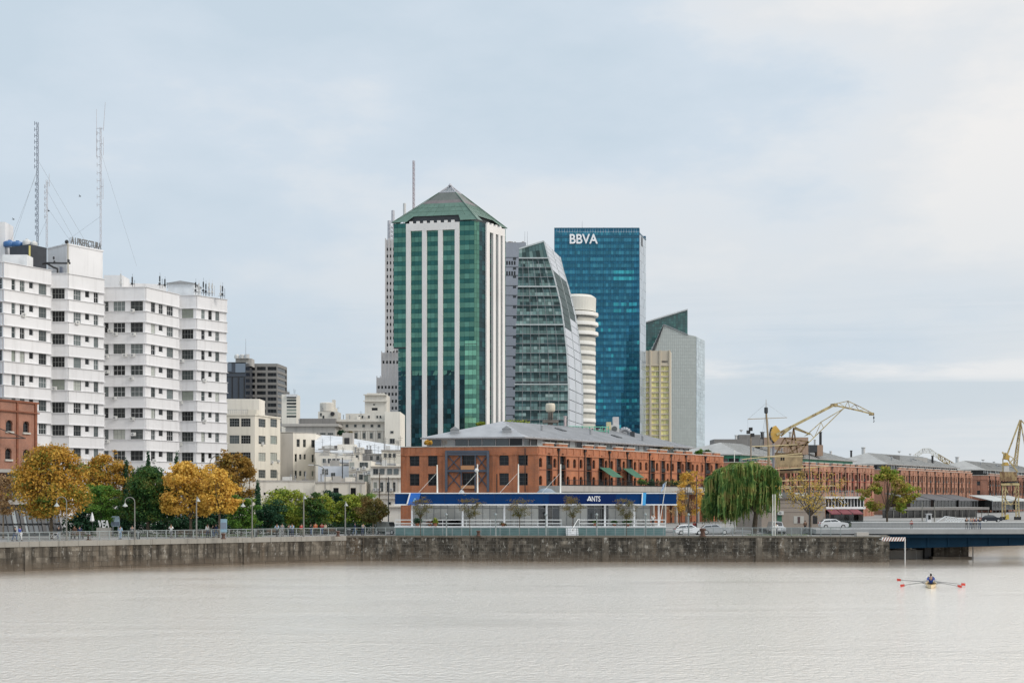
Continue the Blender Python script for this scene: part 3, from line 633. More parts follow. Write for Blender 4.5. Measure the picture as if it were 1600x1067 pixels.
# low white annex walls in front of them
b, f, fr = simple_block('annex_building', 'low pale annex with a crumbling parapet behind the hedge trees', 'annex building', pl(388, 288), pl(492, 288), 10, GZ, PZ(752, 288), cream2)
m = MB(); f.slab(m, 0, f.L, f.v(440, 752), f.v(440, 750), -.5, .12); m.build('parapet', greywall, b)
for q in ((396, 766, 400, 772), (402, 766, 405, 770), (412, 769, 415, 773), (420, 769, 424, 773), (430, 763, 433, 767)):
    a, c, d, e = f.rect(*q); m = MB(); f.slab(m, a, c, d, e, -.02, .03); m.build('window', pane_dark, b)
b, f, fr = simple_block('annex_building', 'long low cream garage wall with two dark doorways', 'building', pl(492, 284), pl(571, 284), 8, GZ, PZ(752, 284), cream)
for q in ((521, 762, 529, 785), (548, 762, 556, 785)):
    a, c, d, e = f.rect(*q); m = MB(); f.slab(m, a, c, max(0, d), e, -.02, .03); m.build('doorway', pane_dark, b)
m = MB(); f.slab(m, f.u(546), f.u(547), 0, f.v(546, 752), 0, .15); f.slab(m, f.u(564), f.u(565), 0, f.v(546, 752), 0, .15); f.slab(m, 0, f.L, f.v(530, 754), f.v(530, 752), 0, .2); m.build('wall_ribs', greywall, b)
b, f, fr = simple_block('house', 'blue-grey house with one window above the garage wall', 'house', pl(497, 294), pl(556, 294), 8, GZ, PZ(728, 294), bluegrey, roofmetal)
for q in ((517, 738, 524, 750), (503, 714 + 18, 507, 741), (508, 732, 513, 742)):
    window(f, b, f.rect(*q), (2, 2, .06, None), winframe_w, pane_mid, -.02)
b, f, fr = simple_block('house', 'small cream house with a row of windows below the white roofs', 'house', pl(494, 304), pl(566, 304), 7, GZ, PZ(712, 304), cream2, roofmetal)
for x in (504, 512, 519, 526): window(f, b, f.rect(x, 716, x + 5.5, 724), (2, 1, .06, None), winframe_w, random.choice([pane_mid, pane_dark]), -.02)
# building with air conditioners and the one with arched windows
b, f, fr = simple_block('apartment_building', 'cream building cluttered with air conditioners', 'building', pl(545, 290), pl(580, 290), 10, GZ, PZ(720, 290), cream2)
for x, y, w_, h in ((546.5, 722, 7, 8), (562, 722, 7, 8), (569, 722, 6, 8), (546, 741, 5, 8), (552, 741, 6, 11), (561, 741, 6, 8), (569, 742, 6, 11), (561, 762, 6, 11), (570, 761, 5, 8), (556, 765, 3, 8)):
    window(f, b, f.rect(x, y, x + w_, y + h), (2, 2, .06, None), winframe_g, random.choice([pane_mid, pane_dark, pane_blind]), -.02)
for x, y in ((552, 744), (557, 735), (567, 742), (574, 741), (566, 763), (549, 733), (566, 733)): acbox(f, b, f.u(x), f.v(x, y), 0, .8)
m = MB(); f.slab(m, 0, f.L, f.v(560, 736.5), f.v(560, 735), 0, .3); f.slab(m, 0, f.L, f.v(560, 757), f.v(560, 756), 0, .25); m.build('ledge', greywall, b)
b, f, fr = simple_block('apartment_building', 'pale three-storey house with arched upper windows and a cornice', 'building', pl(579, 286), pl(634, 286), 10, GZ, PZ(728, 286), stucco('ivory_render', (.78, .76, .70), .4, (.3, .26, .22)))
for x in (583, 593, 605, 615): window(f, b, f.rect(x, 732, x + 8, 741), (2, 1, .06, None), winframe_g, random.choice([pane_mid, pane_blind]), -.02)
for x in (584, 594, 604, 613): window(f, b, f.rect(x, 753, x + 5, 768), (2, 3, .06, None), winframe_g, random.choice([pane_mid, pane_dark]), -.02)
for x in (586, 606): window(f, b, f.rect(x, 784, x + 5, 788), (1, 1, .06, None), winframe_g, pane_dark, -.02)
m = MB()
for y in (728, 745.5, 770, 778, 791): f.slab(m, -.1, f.L, f.v(600, y + 1.2), f.v(600, y), 0, .45)
for x in (580, 591.5, 602.5, 612, 621): f.slab(m, f.u(x), f.u(x) + .25, f.v(600, 770), f.v(600, 746), 0, .12)
m.build('cornice', stucco('cornice', (.6, .57, .5), .5), b)
for x, y in ((583, 767), (590, 767), (609, 767)): acbox(f, b, f.u(x), f.v(x, y), .1, .7)
for lab, x0, x1, Y, y0, y1, mt, wn in (('ochre-stained roof house just left of the brick warehouse', 596, 628, 300, 703, 722, cream, ((600, 708), (607, 708), (614, 708))), ('low grey roof storey above the arched-window house', 566, 598, 302, 709, 724, greywall, ((570, 712), (578, 712), (588, 712))), ('narrow stair house on the roofs beside the grey house', 553, 562, 292, 707, 724, cream2, ((556, 711),)), ('dark-topped roof house behind the small cream house', 498, 527, 309, 701, 714, darkconc, ((503, 704), (511, 704), (519, 704)))):
    b, f, fr = simple_block('house', lab, 'house', pl(x0, Y), pl(x1, Y), 5, PZ(y1 + 14, Y), PZ(y0, Y), mt, roofmetal)
    for x, y in wn: window(f, b, f.rect(x, y, x + 4.5, y + 6.5), (2, 2, .06, None), winframe_g, pane_dark, -.02)
    m = MB(); f.slab(m, -.1, f.L + .1, f.v(x0, y0 + .9), f.v(x0, y0 - .4), -.3, .2); m.build('roof_edge', concrete, b)
# white sheet roofs
def shed(label, x0, x1, Y0, Y1, py_e0, py_e1, py_r0, py_r1, roofm, wallm, base_off=6):
    A, B = pl(x0, Y0), pl(x1, Y0); rt = [P(x0, py_r0, Y1), P(x1, py_r1, Y1)]; et = [P(x0, py_e0, Y0), P(x1, py_e1, Y0)]
    b = thing('shed', label, 'shed', (A[0], A[1], GZ)); m = MB(); m.prism([et[0], et[1], rt[1], rt[0]], (0, 0, -.25)); m.build('roof', roofm, b)
    m = MB(); lo = lambda p: Vector((p.x, p.y, GZ)); dn = Vector((0, 0, -.27))
    for a, c in ((et[0], et[1]), (et[1], rt[1]), (rt[1], rt[0]), (rt[0], et[0])): m.face([lo(a), lo(c), c + dn, a + dn])
    m.build('wall', wallm, b); return b
s1 = shed('large shed with a sloping white metal roof behind the cream houses', 492, 552, 306, 336, 705, 707, 679, 683, roofwhite, cream2)
s2 = shed('right white metal roof, ending behind the brick warehouse', 545, 640, 306, 334, 712, 716, 684, 699, roofwhite, cream2)
s3 = shed('grey flat-roofed shed below the white roofs', 530, 640, 298, 306, 722, 726, 716, 719, roofmetal, cream2)
t = thing('chimney_block', 'square brick chimney block standing between the two white roofs', 'chimney', P(539, 700, 312)); m = MB(); m.box(*P(535, 712, 312), PX(551, 312), 315, PZ(676, 312)); m.build('shaft', greywall, t); m = MB(); m.box(PX(538, 311.95), 311.9, PZ(694, 312), PX(546, 312), 312.05, PZ(684, 312)); m.build('opening', black, t); m = MB(); m.box(*P(527, 722, 310), PX(555, 310), 314, PZ(694, 310)); m.build('base_room', cream2, t)
# hanging washing / lattice on the roofs, wires
for lab, pts in (('black cable sagging across the white roofs', [(556, 700), (590, 704), (625, 708)]), ('lower cable from the chimney block to the brick warehouse', [(490, 702), (540, 712), (580, 708), (625, 712)])):
    m = MB(); m.path([P(x, y, 283.5) for x, y in pts], .03, 4); tag(m.build('cable', black), lab, 'cable')
# eclectic palace with tower
old = oldstone
b, f, fr = simple_block('palace', 'old cream palace with a cornice, pilastered windows and stepped tower', 'building', pl(526, 430), pl(601, 430), 22, GZ, PZ(655, 430), old, concrete)
for x in (531, 540, 553, 566, 579, 590): window(f, b, f.rect(x, 663, x + 4.5, 667.5), (1, 1, .1, None), winframe_g, pane_mid, -.02)
for x in (554, 566.5, 578, 590.5): window(f, b, f.rect(x, 676, x + 4.5, 685), (2, 2, .1, None), winframe_g, pane_mid, -.02)
m = MB()
f.slab(m, -.5, f.L + .5, f.v(560, 659), f.v(560, 656), 0, 1.2); f.slab(m, -.2, f.L + .2, f.v(560, 661), f.v(560, 659), 0, .6); f.slab(m, 0, f.L, f.v(560, 673), f.v(560, 671.5), 0, .4)
for x in (551, 560, 563.5, 572, 575, 584, 587, 597): f.slab(m, f.u(x), f.u(x) + .5, f.v(560, 690), f.v(560, 673), 0, .3)
m.build('cornice', old, b)
f1_ = simple_block('attic_storey', None, None, pl(540, 434), pl(601, 434), 16, PZ(655, 430) - .3, PZ(646, 434), old, concrete, b)[1]
for x in (560, 565, 575, 588, 593): window(f1_, b, f1_.rect(x, 649, x + 3, 653.5), (1, 1, .1, None), winframe_g, pane_dark, -.02)
f2_ = simple_block('tower', None, None, pl(570, 438), pl(604, 438), 12, PZ(646, 434) - .3, PZ(616, 438), old, concrete, b)[1]
m = MB()
for y in (616, 626): f2_.slab(m, -.4, f2_.L + .4, f2_.v(585, y + 1.5), f2_.v(585, y), 0, .7)
f2_.slab(m, f2_.u(573), f2_.u(600), f2_.v(585, 616), f2_.v(585, 614), -8, -.3); m.build('tower_cornice', old, b)
m = MB(); f2_.slab(m, f2_.u(581), f2_.u(590), f2_.v(585, 641), f2_.v(585, 637), -.02, .03); f2_.slab(m, f2_.u(583), f2_.u(586), f2_.v(585, 633), f2_.v(585, 631), -.02, .03); m.build('window', pane_dark, b)
f3_ = simple_block('side_wing', None, None, pl(601, 428), pl(625, 428), 20, GZ, PZ(643, 428), cream2, concrete, b)[1]
for q in ((610, 673, 615, 677), (609, 685, 617, 693)): window(f3_, b, f3_.rect(*q), (2, 1, .1, None), winframe_g, pane_dark, -.02)
# grey long roof building + water tank house
b, f, fr = simple_block('city_building', 'long low grey building with a dark flat roof edge and roof trees', 'building', pl(446, 420), pl(524, 420), 25, GZ, PZ(664, 420), greywall, concrete)
m = MB(); f.slab(m, -1, f.L + 1, f.v(490, 666), f.v(490, 662), -26, .8); m.build('roof_edge', concrete, b)
for k in range(6): window(f, b, f.rect(452 + 12 * k, 676, 461 + 12 * k, 679), (3, 1, .1, None), winframe_g, pane_dark, -.02)
m = MB(); f.slab(m, f.u(463), f.u(520), f.v(490, 662), f.v(490, 652), -14, -6); m.build('roof_room', darkconc, b)
b, f, fr = simple_block('city_building', 'round-cornered cream water tank house with a chimney and big fan', 'building', pl(497, 440), pl(528, 440), 8, GZ, PZ(643, 440), old)
m = MB(); c = P(511, 643, 444); m.lathe(Vector((c.x, c.y, c.z)), [(2.3, 0), (2.3, PZ(630, 444) - c.z), (1.9, PZ(629, 444) - c.z)], 16); m.build('tank_drum', old, b); m = MB(); m.box(*P(519, 643, 444), *(P(524.5, 625, 446))); m.build('chimney', old, b); m = MB(); q = P(519.5, 646.5, 439.9); m.tube(q, q + Vector((0, -.4, 0)), .7, .65, 10); m.build('fan', black, b)
for x, y in ((500, 645), (504, 649)): window(f, b, f.rect(x, y, x + 3, y + 5), (1, 1, .1, None), winframe_g, pane_dark, -.02)
# dark glass tower, concrete grid tower, striped block
def grid_tower(name, label, A, B, C, ztop, wallm, panem, rows, nb1, nb2, z_first, pitch, hwin, margin=.6, gap=.7, cat='tower'):
    b = thing(name, label, cat, (A[0], A[1], GZ)); m = MB(); g = MB(); H = ztop - GZ
    for f, nb in ((Fac(A, B), nb1), (Fac(B, C), nb2)):
        rs = []; w_ = (f.L - 2 * margin + gap) / nb
        for r in range(rows):
            v1 = z_first - GZ - r * pitch
            for k in range(nb): rs.append((margin + k * w_, margin + (k + 1) * w_ - gap, v1 - hwin, v1))
        f.wall(m, H, rs, .5)
        for a, c, d, e in rs:
            n_ = 3
            for i in range(n_):
                x0 = a + (c - a) * i / n_; x1 = a + (c - a) * (i + 1) / n_ - .08
                g.face([f.p(x0, d, -.4 + random.uniform(-.03, .03)), f.p(x1, d, -.4), f.p(x1, e, -.4), f.p(x0, e, -.4)])
    D = (A[0] + C[0] - B[0], A[1] + C[1] - B[1]); Fac(C, D).wall(m, H); Fac(D, A).wall(m, H); m.face([(p[0], p[1], ztop - .2) for p in (A, B, C, D)])
    m.build('wall', wallm, b); o = g.build('window_glazing', panem, b); o['kind'] = 'stuff'; return b
grid_tower('office_tower', 'grey concrete tower with a grid of dark window strips', pl(383, 700), pl(433.5, 700), pl(448.5, 720), PZ(568, 700), stucco('grid_concrete', (.27, .26, .245), .3), pane_dark, 11, 3, 1, PZ(573, 700), 3.02, 1.75, .5, .9)
b, f, fr = simple_block('office_tower', 'near-black glass tower beside the white block', 'tower', pl(340, 680), pl(384, 680), 18, GZ, PZ(566, 680), glass('black_glass', (.018, .024, .036), .08, .5), darkconc)
m = MB(); f.slab(m, f.u(352), f.u(362), f.v(360, 580), f.v(360, 566.5), .1, .3); f.slab(m, f.u(368), f.u(383.5), f.v(360, 582), f.v(360, 568), .1, .3); m.build('glazed_bay', glass('slate_glass', (.12, .15, .19), .1), b)
m = MB()
for x in (362, 372, 381): f.slab(m, f.u(x), f.u(x + 1.6), f.v(360, 640), f.v(360, 590), 0, .6)
for y in (566, 582, 588): f.slab(m, -.1, f.L + .1, f.v(360, y + 1), f.v(360, y), 0, .4)
m.build('mullion', black, b)
b2, f2, _ = simple_block('roof_room', None, None, pl(368, 690), pl(393, 690), 8, PZ(566, 680) - 1, PZ(560, 690), greywall, concrete, b); m = MB(); m.tube(P(384, 560, 690), P(384, 529, 690), .12, .06, 5); m.build('aerial', greymetal, b)
for k in range(3): m = MB(); q = P(370 + k * 8, 560, 689); m.lathe(q, [(1.2, 0), (1.2, 1.2 + k * .4), (.9, 2)], 10); m.build('vent', wt, b)
b, f, fr = simple_block('apartment_building', 'small cream striped apartment block peeking past the grid tower', 'building', pl(440, 660), pl(463, 660), 12, GZ, PZ(616, 660), cream2)
m = MB()
for k in range(7): f.slab(m, f.u(448), f.L, f.v(455, 622 + k * 5), f.v(455, 619 + k * 5), -.02, .04)
m.build('window_strip', pane_mid, b); m = MB(); f.slab(m, f.u(448), f.L + .6, f.v(455, 620), f.v(455, 616), 0, 1); m.build('eaves', white_paint, b)
# art deco tower behind the green tower
deco = thing('art_deco_tower', 'tall slim grey art deco tower stepping up behind the green glass tower', 'tower', (PX(588, 700), 700, GZ))
for (x0, x1, y, Yd) in ((588, 640, 590, 700), (595.5, 645, 551, 704), (601.5, 650, 375, 712)):
    f = Fac(pl(x0, Yd), pl(x1, Yd)); H = PZ(y, Yd) - GZ; m = MB(); rs = []; u = f.u(x0 + 3.0)
    for k in range(6):
        px = (x0 + 2.3 + k * 5.4) if Yd < 710 else (604.2 + 5 * k)
        a = f.u(px); r = 0
        while H - 4 - r * 3.45 > (20 if Yd == 700 else PZ(585 if Yd == 704 else 560, Yd)):
            v = H - 4 - r * 3.45; rs.append((a, a + .95, v - 1.5, v)); r += 1
    f.wall(m, H, rs, .4); n3 = -f.n * 14; B2 = (f.B.x + n3.x, f.B.y + n3.y); A2 = (f.A.x + n3.x, f.A.y + n3.y); Fac(f.B, B2).wall(m, H); Fac(B2, A2).wall(m, H); Fac(A2, f.A).wall(m, H); m.face([(p[0], p[1], GZ + H) for p in (f.A, f.B, B2, A2)])
    for k in range(7): f.slab(m, f.u(x0 + .2 + k * 5.4) if Yd < 710 else f.u(601.6 + 5 * k), f.u(x0 + 1.6 + k * 5.4) if Yd < 710 else f.u(603.6 + 5 * k), 0, H + .8, 0, .35)
    m.build('tower_stage', decostone, deco); g = MB()
    for a, c, d, e in rs: g.face([f.p(a, d, -.35), f.p(c, d, -.35), f.p(c, e, -.35), f.p(a, e, -.35)])
    o = g.build('window_glazing', pane_dark, deco); o['kind'] = 'stuff'
for q in ((614, 329, 349), (608, 345, 376)): m = MB(); m.tube(P(q[0], q[2], 714), P(q[0], q[1], 714), .9, .8, 8); m.build('aerial_drum', mast_gr, deco)
lattice('wide steel lattice mast on the art deco tower', 610.5, 350, 376, 714, 2.6, mast_gr, [], seg=2); 
m = MB(); m.tube(P(632, 376, 714), P(632, 318, 714), .75, .75, 8); m.build('white_aerial', wt, deco)
lattice('red and white lattice mast rising behind the green pyramid roof', 646.3, 251, 376, 714, 1.0, plain('mast_red', (.32, .25, .26), .6), [], seg=2.4)
m = MB(); q = P(611, 545, 702); m.tube(q, q + Vector((.3, -.8, 0)), 1.4, 1.6, 12); m.build('satellite_dish', wt, deco)
# ================================================================== TOWERS
LIFT = 0
def panes(g, pt, us, vs, jit=.02, mi=None, clip=None):
    """a sheet of separate glass panes on a surface pt(u, v, w), each tilted a hair"""
    for i in range(len(us) - 1):
        for j in range(len(vs) - 1):
            a, b, c, d = us[i] + .03, us[i + 1] - .03, vs[j] + .03, vs[j + 1] - .03
            if clip and not clip((us[i] + us[i + 1]) / 2, (vs[j] + vs[j + 1]) / 2): continue
            w = [random.gauss(0, jit) for _ in range(3)]; w.append(w[0] + w[2] - w[1])
            g.face([pt(a, c, w[0]), pt(b, c, w[1]), pt(b, d, w[2]), pt(a, d, w[3])], mi(i, j) if mi else 0)
def span(a, b, n): return [a + (b - a) * k / n for k in range(n + 1)]
# ---- green tower with pyramid roof
gC = pl(745, 500); gL = pl(615, 505.9); gR = pl(790, 516.7); gB = (gL[0] + gR[0] - gC[0], gL[1] + gR[1] - gC[1])
gt = thing('glass_tower', 'green glass office tower with white piers and a pyramid roof', 'tower', (gC[0], gC[1], GZ)); ze = PZ(344, 500); HG = ze - GZ
green_v = glass('green_vision_glass', (.098, .235, .178), .07, .14, .5, (.12, .285, .22), .6); green_s = glass('green_spandrel_glass', (.030, .128, .112), .07, .12, .5, None, .6); green_l = glass('pale_green_glass', (.22, .50, .345), .08, .12, .5, None, .6)
green_d = glass('dark_green_glass', (.010, .05, .06), .05, .45, .5, (.02, .10, .10), .5)
pier_m = stucco('white_pier', (.74, .72, .70), .15, (.4, .4, .4))
FLH = 15.05 * 500 / FPX; zst = PZ(540, 500) - GZ
fl = Fac(gL, gC); fr = Fac(gC, gR); nfl = int(HG / FLH) + 1
def green_face(f, u0, u1, v0, v1, w, n, mats=(0, 1), jit=.005):
    g = MB(); v = HG - .2; us = span(u0, u1, n)
    while v > v0 + .3:
        m_ = max(v0, v - FLH * .46); lo = max(v0, v - FLH)
        if m_ < v1: panes(g, lambda a, b, k: f.p(a, b, w + k), us, [m_, min(v, v1)], jit, lambda i, j: mats[1])
        if lo < m_ and m_ < v1 + 3: panes(g, lambda a, b, k: f.p(a, b, w + k), us, [lo, m_], jit, lambda i, j: mats[0])
        v -= FLH
    return g
core = MB(); ins = .35
def inset_poly(pts, k):
    c = Vector((sum(p[0] for p in pts) / len(pts), sum(p[1] for p in pts) / len(pts))); return [tuple(c + (Vector(p) - c) * (1 - k / (Vector(p) - c).length)) for p in pts]
ip = inset_poly([gL, gC, gR, gB], 2.6); core.prism([(p[0], p[1], GZ) for p in ip], (0, 0, HG - .4)); ip = inset_poly([gL, gC, gR, gB], .9); core.prism([(p[0], p[1], GZ + zst) for p in ip], (0, 0, HG - zst - .1)); core.build('core', darkmetal, gt)
mset = [green_v, green_s, green_l, green_d]; uL = fl.u
parts = []
zdk = PZ(585, 500) - GZ  # below this level darker glass colour stands in for the reflected city
g = green_face(fl, 0, uL(635), zst, HG, .02, 3); g.build('upper_left_glazing', mset, gt)
m = MB(); fl.slab(m, 0, uL(635), zst - .35, zst, -2, .05); m.build('soffit', darkmetal, gt)
g = green_face(fl, uL(621), uL(635), zdk, zst - .36, -.9, 2); g2 = green_face(fl, uL(621), uL(635), 0, zdk, -.9, 2, (3, 3), .02); g.build('lower_left_glazing', mset, gt); g2.build('foot_glazing', mset, gt)
m = MB(); Fac((fl.p(uL(621), 0, -.9).x, fl.p(uL(621), 0, -.9).y + 9), (fl.p(uL(621), 0, -.9).x, fl.p(uL(621), 0, -.9).y)).wall(m, zst); Fac(gB, gL).wall(m, HG, v0=zst); Fac(gR, gB).wall(m, HG, v0=0); m.build('rear_glazing', green_s, gt)
for a, b in ((642, 660), (667, 685), (692, 711)):
    g = green_face(fl, uL(a), uL(b), zdk, HG - 3.1, -.25, 3); g.build('centre_glazing', mset, gt); g = green_face(fl, uL(a), uL(b), 0, zdk, -.25, 3, (3, 3), .02); g.build('foot_glazing', mset, gt)
g = green_face(fl, uL(718), uL(741), zst, HG, .02, 3); g.build('upper_right_glazing', mset, gt)
g = green_face(fl, uL(718), uL(727), zdk, zst, -.1, 1); g.build('lower_right_glazing', mset, gt); g = green_face(fl, uL(718), uL(727), 0, zdk, -.1, 1, (3, 3), .02); g.build('foot_glazing', mset, gt)
g = green_face(fl, uL(727), fl.L, 0, zst + .4, .9, 3, (2, 0)); g.build('projecting_bay', mset, gt)
m = MB(); fl.slab(m, uL(727), fl.L, zst + .4, zst + .6, -.2, .95); fl.slab(m, uL(727) - .1, uL(727), 0, zst + .5, -.2, .9); m.build('bay_cap', darkmetal, gt)
# chamfered corner and right face
cA = fl.p(uL(741), 0, .02); cB = fr.p(1.6, 0, .02); fch = Fac((cA.x, cA.y), (cB.x, cB.y))
g = green_face(fch, 0, fch.L, 0, HG, 0, 2, (0, 0)); g.build('corner_glazing', mset, gt)
uR = fr.u
for a, b in ((764.5, 770), (775.5, 780), (784, 787)): pass
piersR = [(758.3, 763.5), (769, 773), (777, 780.5), (783.5, 787.3)]
gaps = [(763.5, 769), (773, 777), (780.5, 783.5)]
for a, b in gaps:
    g = green_face(fr, uR(a), uR(b), 0, HG - 3.1, -.5, 1, (1, 3)); g.build('right_glazing', mset, gt)
g = green_face(fr, 1.6, uR(758.3), 0, HG, -.05, 2, (3, 3)); g.build('dark_strip_glazing', mset, gt)
g = green_face(fr, uR(787.3), fr.L, 12, HG, 0, 1, (0, 1)); g.build('right_wing_glazing', mset, gt)
for a, b in ((635, 642), (660, 667), (685, 692), (711, 718)):
    m = MB(); fl.slab(m, uL(a), uL(b), 0, HG - 3.1, -.5, .55); m.build('pier', pier_m, gt)
m = MB(); fl.slab(m, uL(635), uL(718), HG - 3.1, HG - .5, -.5, .58); m.build('top_beam', pier_m, gt)
for a, b in piersR:
    m = MB(); fr.slab(m, uR(a), uR(b), 0, HG - 3.1, -1.2, .5); m.build('pier', pier_m, gt)
m = MB(); fr.slab(m, uR(758.3), uR(787.3), HG - 3.1, HG - .4, -1.2, .53); m.build('top_beam', pier_m, gt)
for f_, a, b, n in ((fl, uL(640), uL(716), 7), (fr, uR(761), uR(786), 4)):   # parapet posts under the eaves
    for k in range(n): m = MB(); u = a + (b - a) * k / n; f_.slab(m, u, u + (b - a) / n * .45, HG - .5, HG + .35, -.4, .3); m.build('parapet_block', pier_m, gt)
ctr = Vector(((gL[0] + gR[0]) / 2, (gL[1] + gR[1]) / 2)); zap = PZ(290, 512)
green_roof = metalmat('green_glass_roof', (.10, .175, .135), .4, .3); grey_cap = metalmat('grey_glass_roof', (.13, .14, .125), .4, .3); roof_dk = plain('roof_louvre', (.17, .15, .15), .6, .2)
corners = [Vector(gL), Vector(gC), Vector(gR), Vector(gB)]
def ring(k, z): return [Vector((*(ctr + (c - ctr) * k), z)) for c in corners]
levels = [(1.03, ze + .2), (.86, ze + (zap - ze) * .16), (.50, ze + (zap - ze) * .50), (.41, ze + (zap - ze) * .585), (.20, ze + (zap - ze) * .80)]
m = MB(); dk = MB(); rb_ = MB()
rings = [ring(k, z) for k, z in levels]
def bandq(mbx, r0, r1):
    for i in range(4): j = (i + 1) % 4; mbx.face([r0[i], r0[j], r1[j], r1[i]])
# lower eave skirt only at the corners, open shadow gap in between
for i in range(4):
    j = (i + 1) % 4; a, b = rings[0][i], rings[0][j]; c, d = rings[1][i], rings[1][j]
    for t0, t1 in ((0, .17), (.80, 1)): m.face([a.lerp(b, t0), a.lerp(b, t1), c.lerp(d, t1), c.lerp(d, t0)])
bandq(m, rings[1], rings[2]); m.build('pyramid_roof', green_roof, gt); m = MB(); bandq(m, rings[3], rings[4]); m.build('upper_roof', grey_cap, gt)
r2 = [p + Vector((0, 0, -.12)) for p in rings[2]]; r3 = [p + Vector((0, 0, -.12)) for p in rings[3]]; bandq(dk, rings[2], rings[3]); dk.build('louvre_band', roof_dk, gt)
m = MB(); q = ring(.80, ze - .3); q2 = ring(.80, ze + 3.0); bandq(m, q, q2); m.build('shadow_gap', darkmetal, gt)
m = MB(); m.face(ring(1.0, ze - .5)); m.build('attic_floor', concrete, gt)
for i in range(4):                                   # ribs of the roof
    for k in range(1, 9): a = rings[1][i].lerp(rings[1][(i + 1) % 4], k / 9); b = rings[2][i].lerp(rings[2][(i + 1) % 4], k / 9); rb_.beam(a, b, .12, .12)
    rb_.beam(rings[0][i], rings[4][i], .3, .25)
    for t in (.33, .66): a = rings[1][i].lerp(rings[2][i], t); b = rings[1][(i + 1) % 4].lerp(rings[2][(i + 1) % 4], t); rb_.beam(a, b, .1, .1)
rb_.build('roof_rib', green_roof, gt)
tp = MB(); apex = Vector((ctr.x, ctr.y, zap)); base = rings[4]
for i in range(4):
    tp.beam(base[i], apex, .28); tp.beam(base[i], base[(i + 1) % 4], .25)
    for k in range(1, 6): q = base[i].lerp(base[(i + 1) % 4], k / 6); tp.beam(q, apex.lerp(base[i], .25) if k < 3 else apex.lerp(base[(i + 1) % 4], .25), .12)
    for t in (.35, .65): tp.beam(base[i].lerp(apex, t), base[(i + 1) % 4].lerp(apex, t), .14)
tp.lathe(apex - Vector((0, 0, .3)), [(.7, 0), (.5, .6), (.1, .9)], 8); tp.build('glazed_apex_frame', mast_gr, gt)
m = MB()
for i in range(4): m.face([base[i] * .98 + apex * .02, base[(i + 1) % 4] * .98 + apex * .02, apex - Vector((0, 0, .4))])
m.build('apex_glass', glass('apex_pane', (.22, .25, .26), .1), gt)
# ---- grey panel tower behind
panel_grey = stucco('grey_cladding', (.30, .32, .36), .15, (.2, .2, .22), .5)
b, f, frr = simple_block('office_tower', 'blue-grey panelled tower slotted between the green tower and the curved glass building', 'tower', pl(778, 660), pl(822, 660), 25, GZ, PZ(379, 660), panel_grey, concrete)
m = MB(); g = MB(); n = 0
for y in (402, 417, 430, 446, 461, 477, 493, 509, 524, 540, 556, 572, 588, 604, 620, 634, 648):
    f.slab(m, 0, f.L, f.v(800, y + .9), f.v(800, y), -.02, .06)
    f.slab(m, f.u(801.5), f.u(806.5), f.v(800, y + 4.5), f.v(800, y + 1), -.02, .05)
for y in (408, 424):
    for x in (791, 795, 799, 803): f.slab(g, f.u(x), f.u(x + 2.4), f.v(800, y + 6), f.v(800, y), -.02, .05)
m.build('louvre_strip', darkmetal, b); g.build('window', pane_dark, b)
m = MB()
for k in range(16): c = f.p(f.u(788 + k * 2.1), PZ(379, 660) - GZ, -3); m.box(c.x - .3, c.y, c.z - .2, c.x + .25, c.y + .6, c.z + random.uniform(.3, 1.1))
m.build('roof_planting', plain('roof_plant', (.16, .12, .09), .9), b)
for x in (820, 824): m = MB(); m.tube(P(x, 385, 662), P(x, 362, 662), .1, .05, 5); m.build('aerial', greymetal, b)
# ---- curved glass building
cg = thing('glass_tower', 'curved dark green glass tower with a sloping metal edge and pointed top', 'tower', (PX(805, 600), 600, GZ))
YC = 600; lev = [(377, 850), (399.5, 855.5), (430.6, 865), (476, 876), (510, 881), (552, 885.5), (607, 888), (656, 887.5), (700, 887)]
lef = [(389, 811), (400, 810.5), (510, 806.5), (573, 805), (660, 804), (700, 803.5)]
def interp(tab, y):
    if y <= tab[0][0]: return tab[0][1]
    for (a, b), (c, d) in zip(tab, tab[1:]):
        if y <= c: return b + (d - b) * (y - a) / (c - a)
    return tab[-1][1]
exv = Vector((8.3, 40, 0)); g = MB(); led = MB(); white_l = plain('pale_ledge', (.5, .54, .54), .4, .2)
cg_v = glass('grey_green_glass', (.07, .125, .125), .05, .6, .5, (.14, .22, .215), .5); cg_s = glass('dark_spandrel', (.02, .05, .052), .06, .4, .5, None, .4); cg_l = glass('blind_green_glass', (.16, .25, .235), .08, .35, .5, (.30, .40, .38), .4)
y = 403.0; k = 0
ys = [403.0]
while ys[-1] < 668: ys.append(ys[-1] + 14.85)
for r, (y0, y1) in enumerate(zip(ys, ys[1:])):
    for (ya, yb, mi0) in ((y0 + .6, y0 + 4.6, 1), (y0 + 4.6, y0 + 9.4, 0), (y0 + 9.4, y1, 2 if r % 4 in (1, 3, 2) and r > 2 else 0)):
        n = 14; lit = 0
        for i in range(n):
            def pt(i_, yy): xl = interp(lef, yy); xr = interp(lev, yy); return P(xl + (xr - xl) * i_ / n, yy, YC)
            mi = mi0
            if lit <= 0 and random.random() < .14: lit = random.randint(3, 9)
            if lit > 0 and mi0 == 0: mi = 2
            lit -= 1
            w = random.gauss(0, .02); a, b_, c, d = pt(i + .03, yb - .1), pt(i + .97, yb - .1), pt(i + .97, ya + .1), pt(i + .03, ya + .1)
            a.y += w; c.y -= w; g.face([a, b_, c, d], mi)
n = 8                                      # pointed top storey
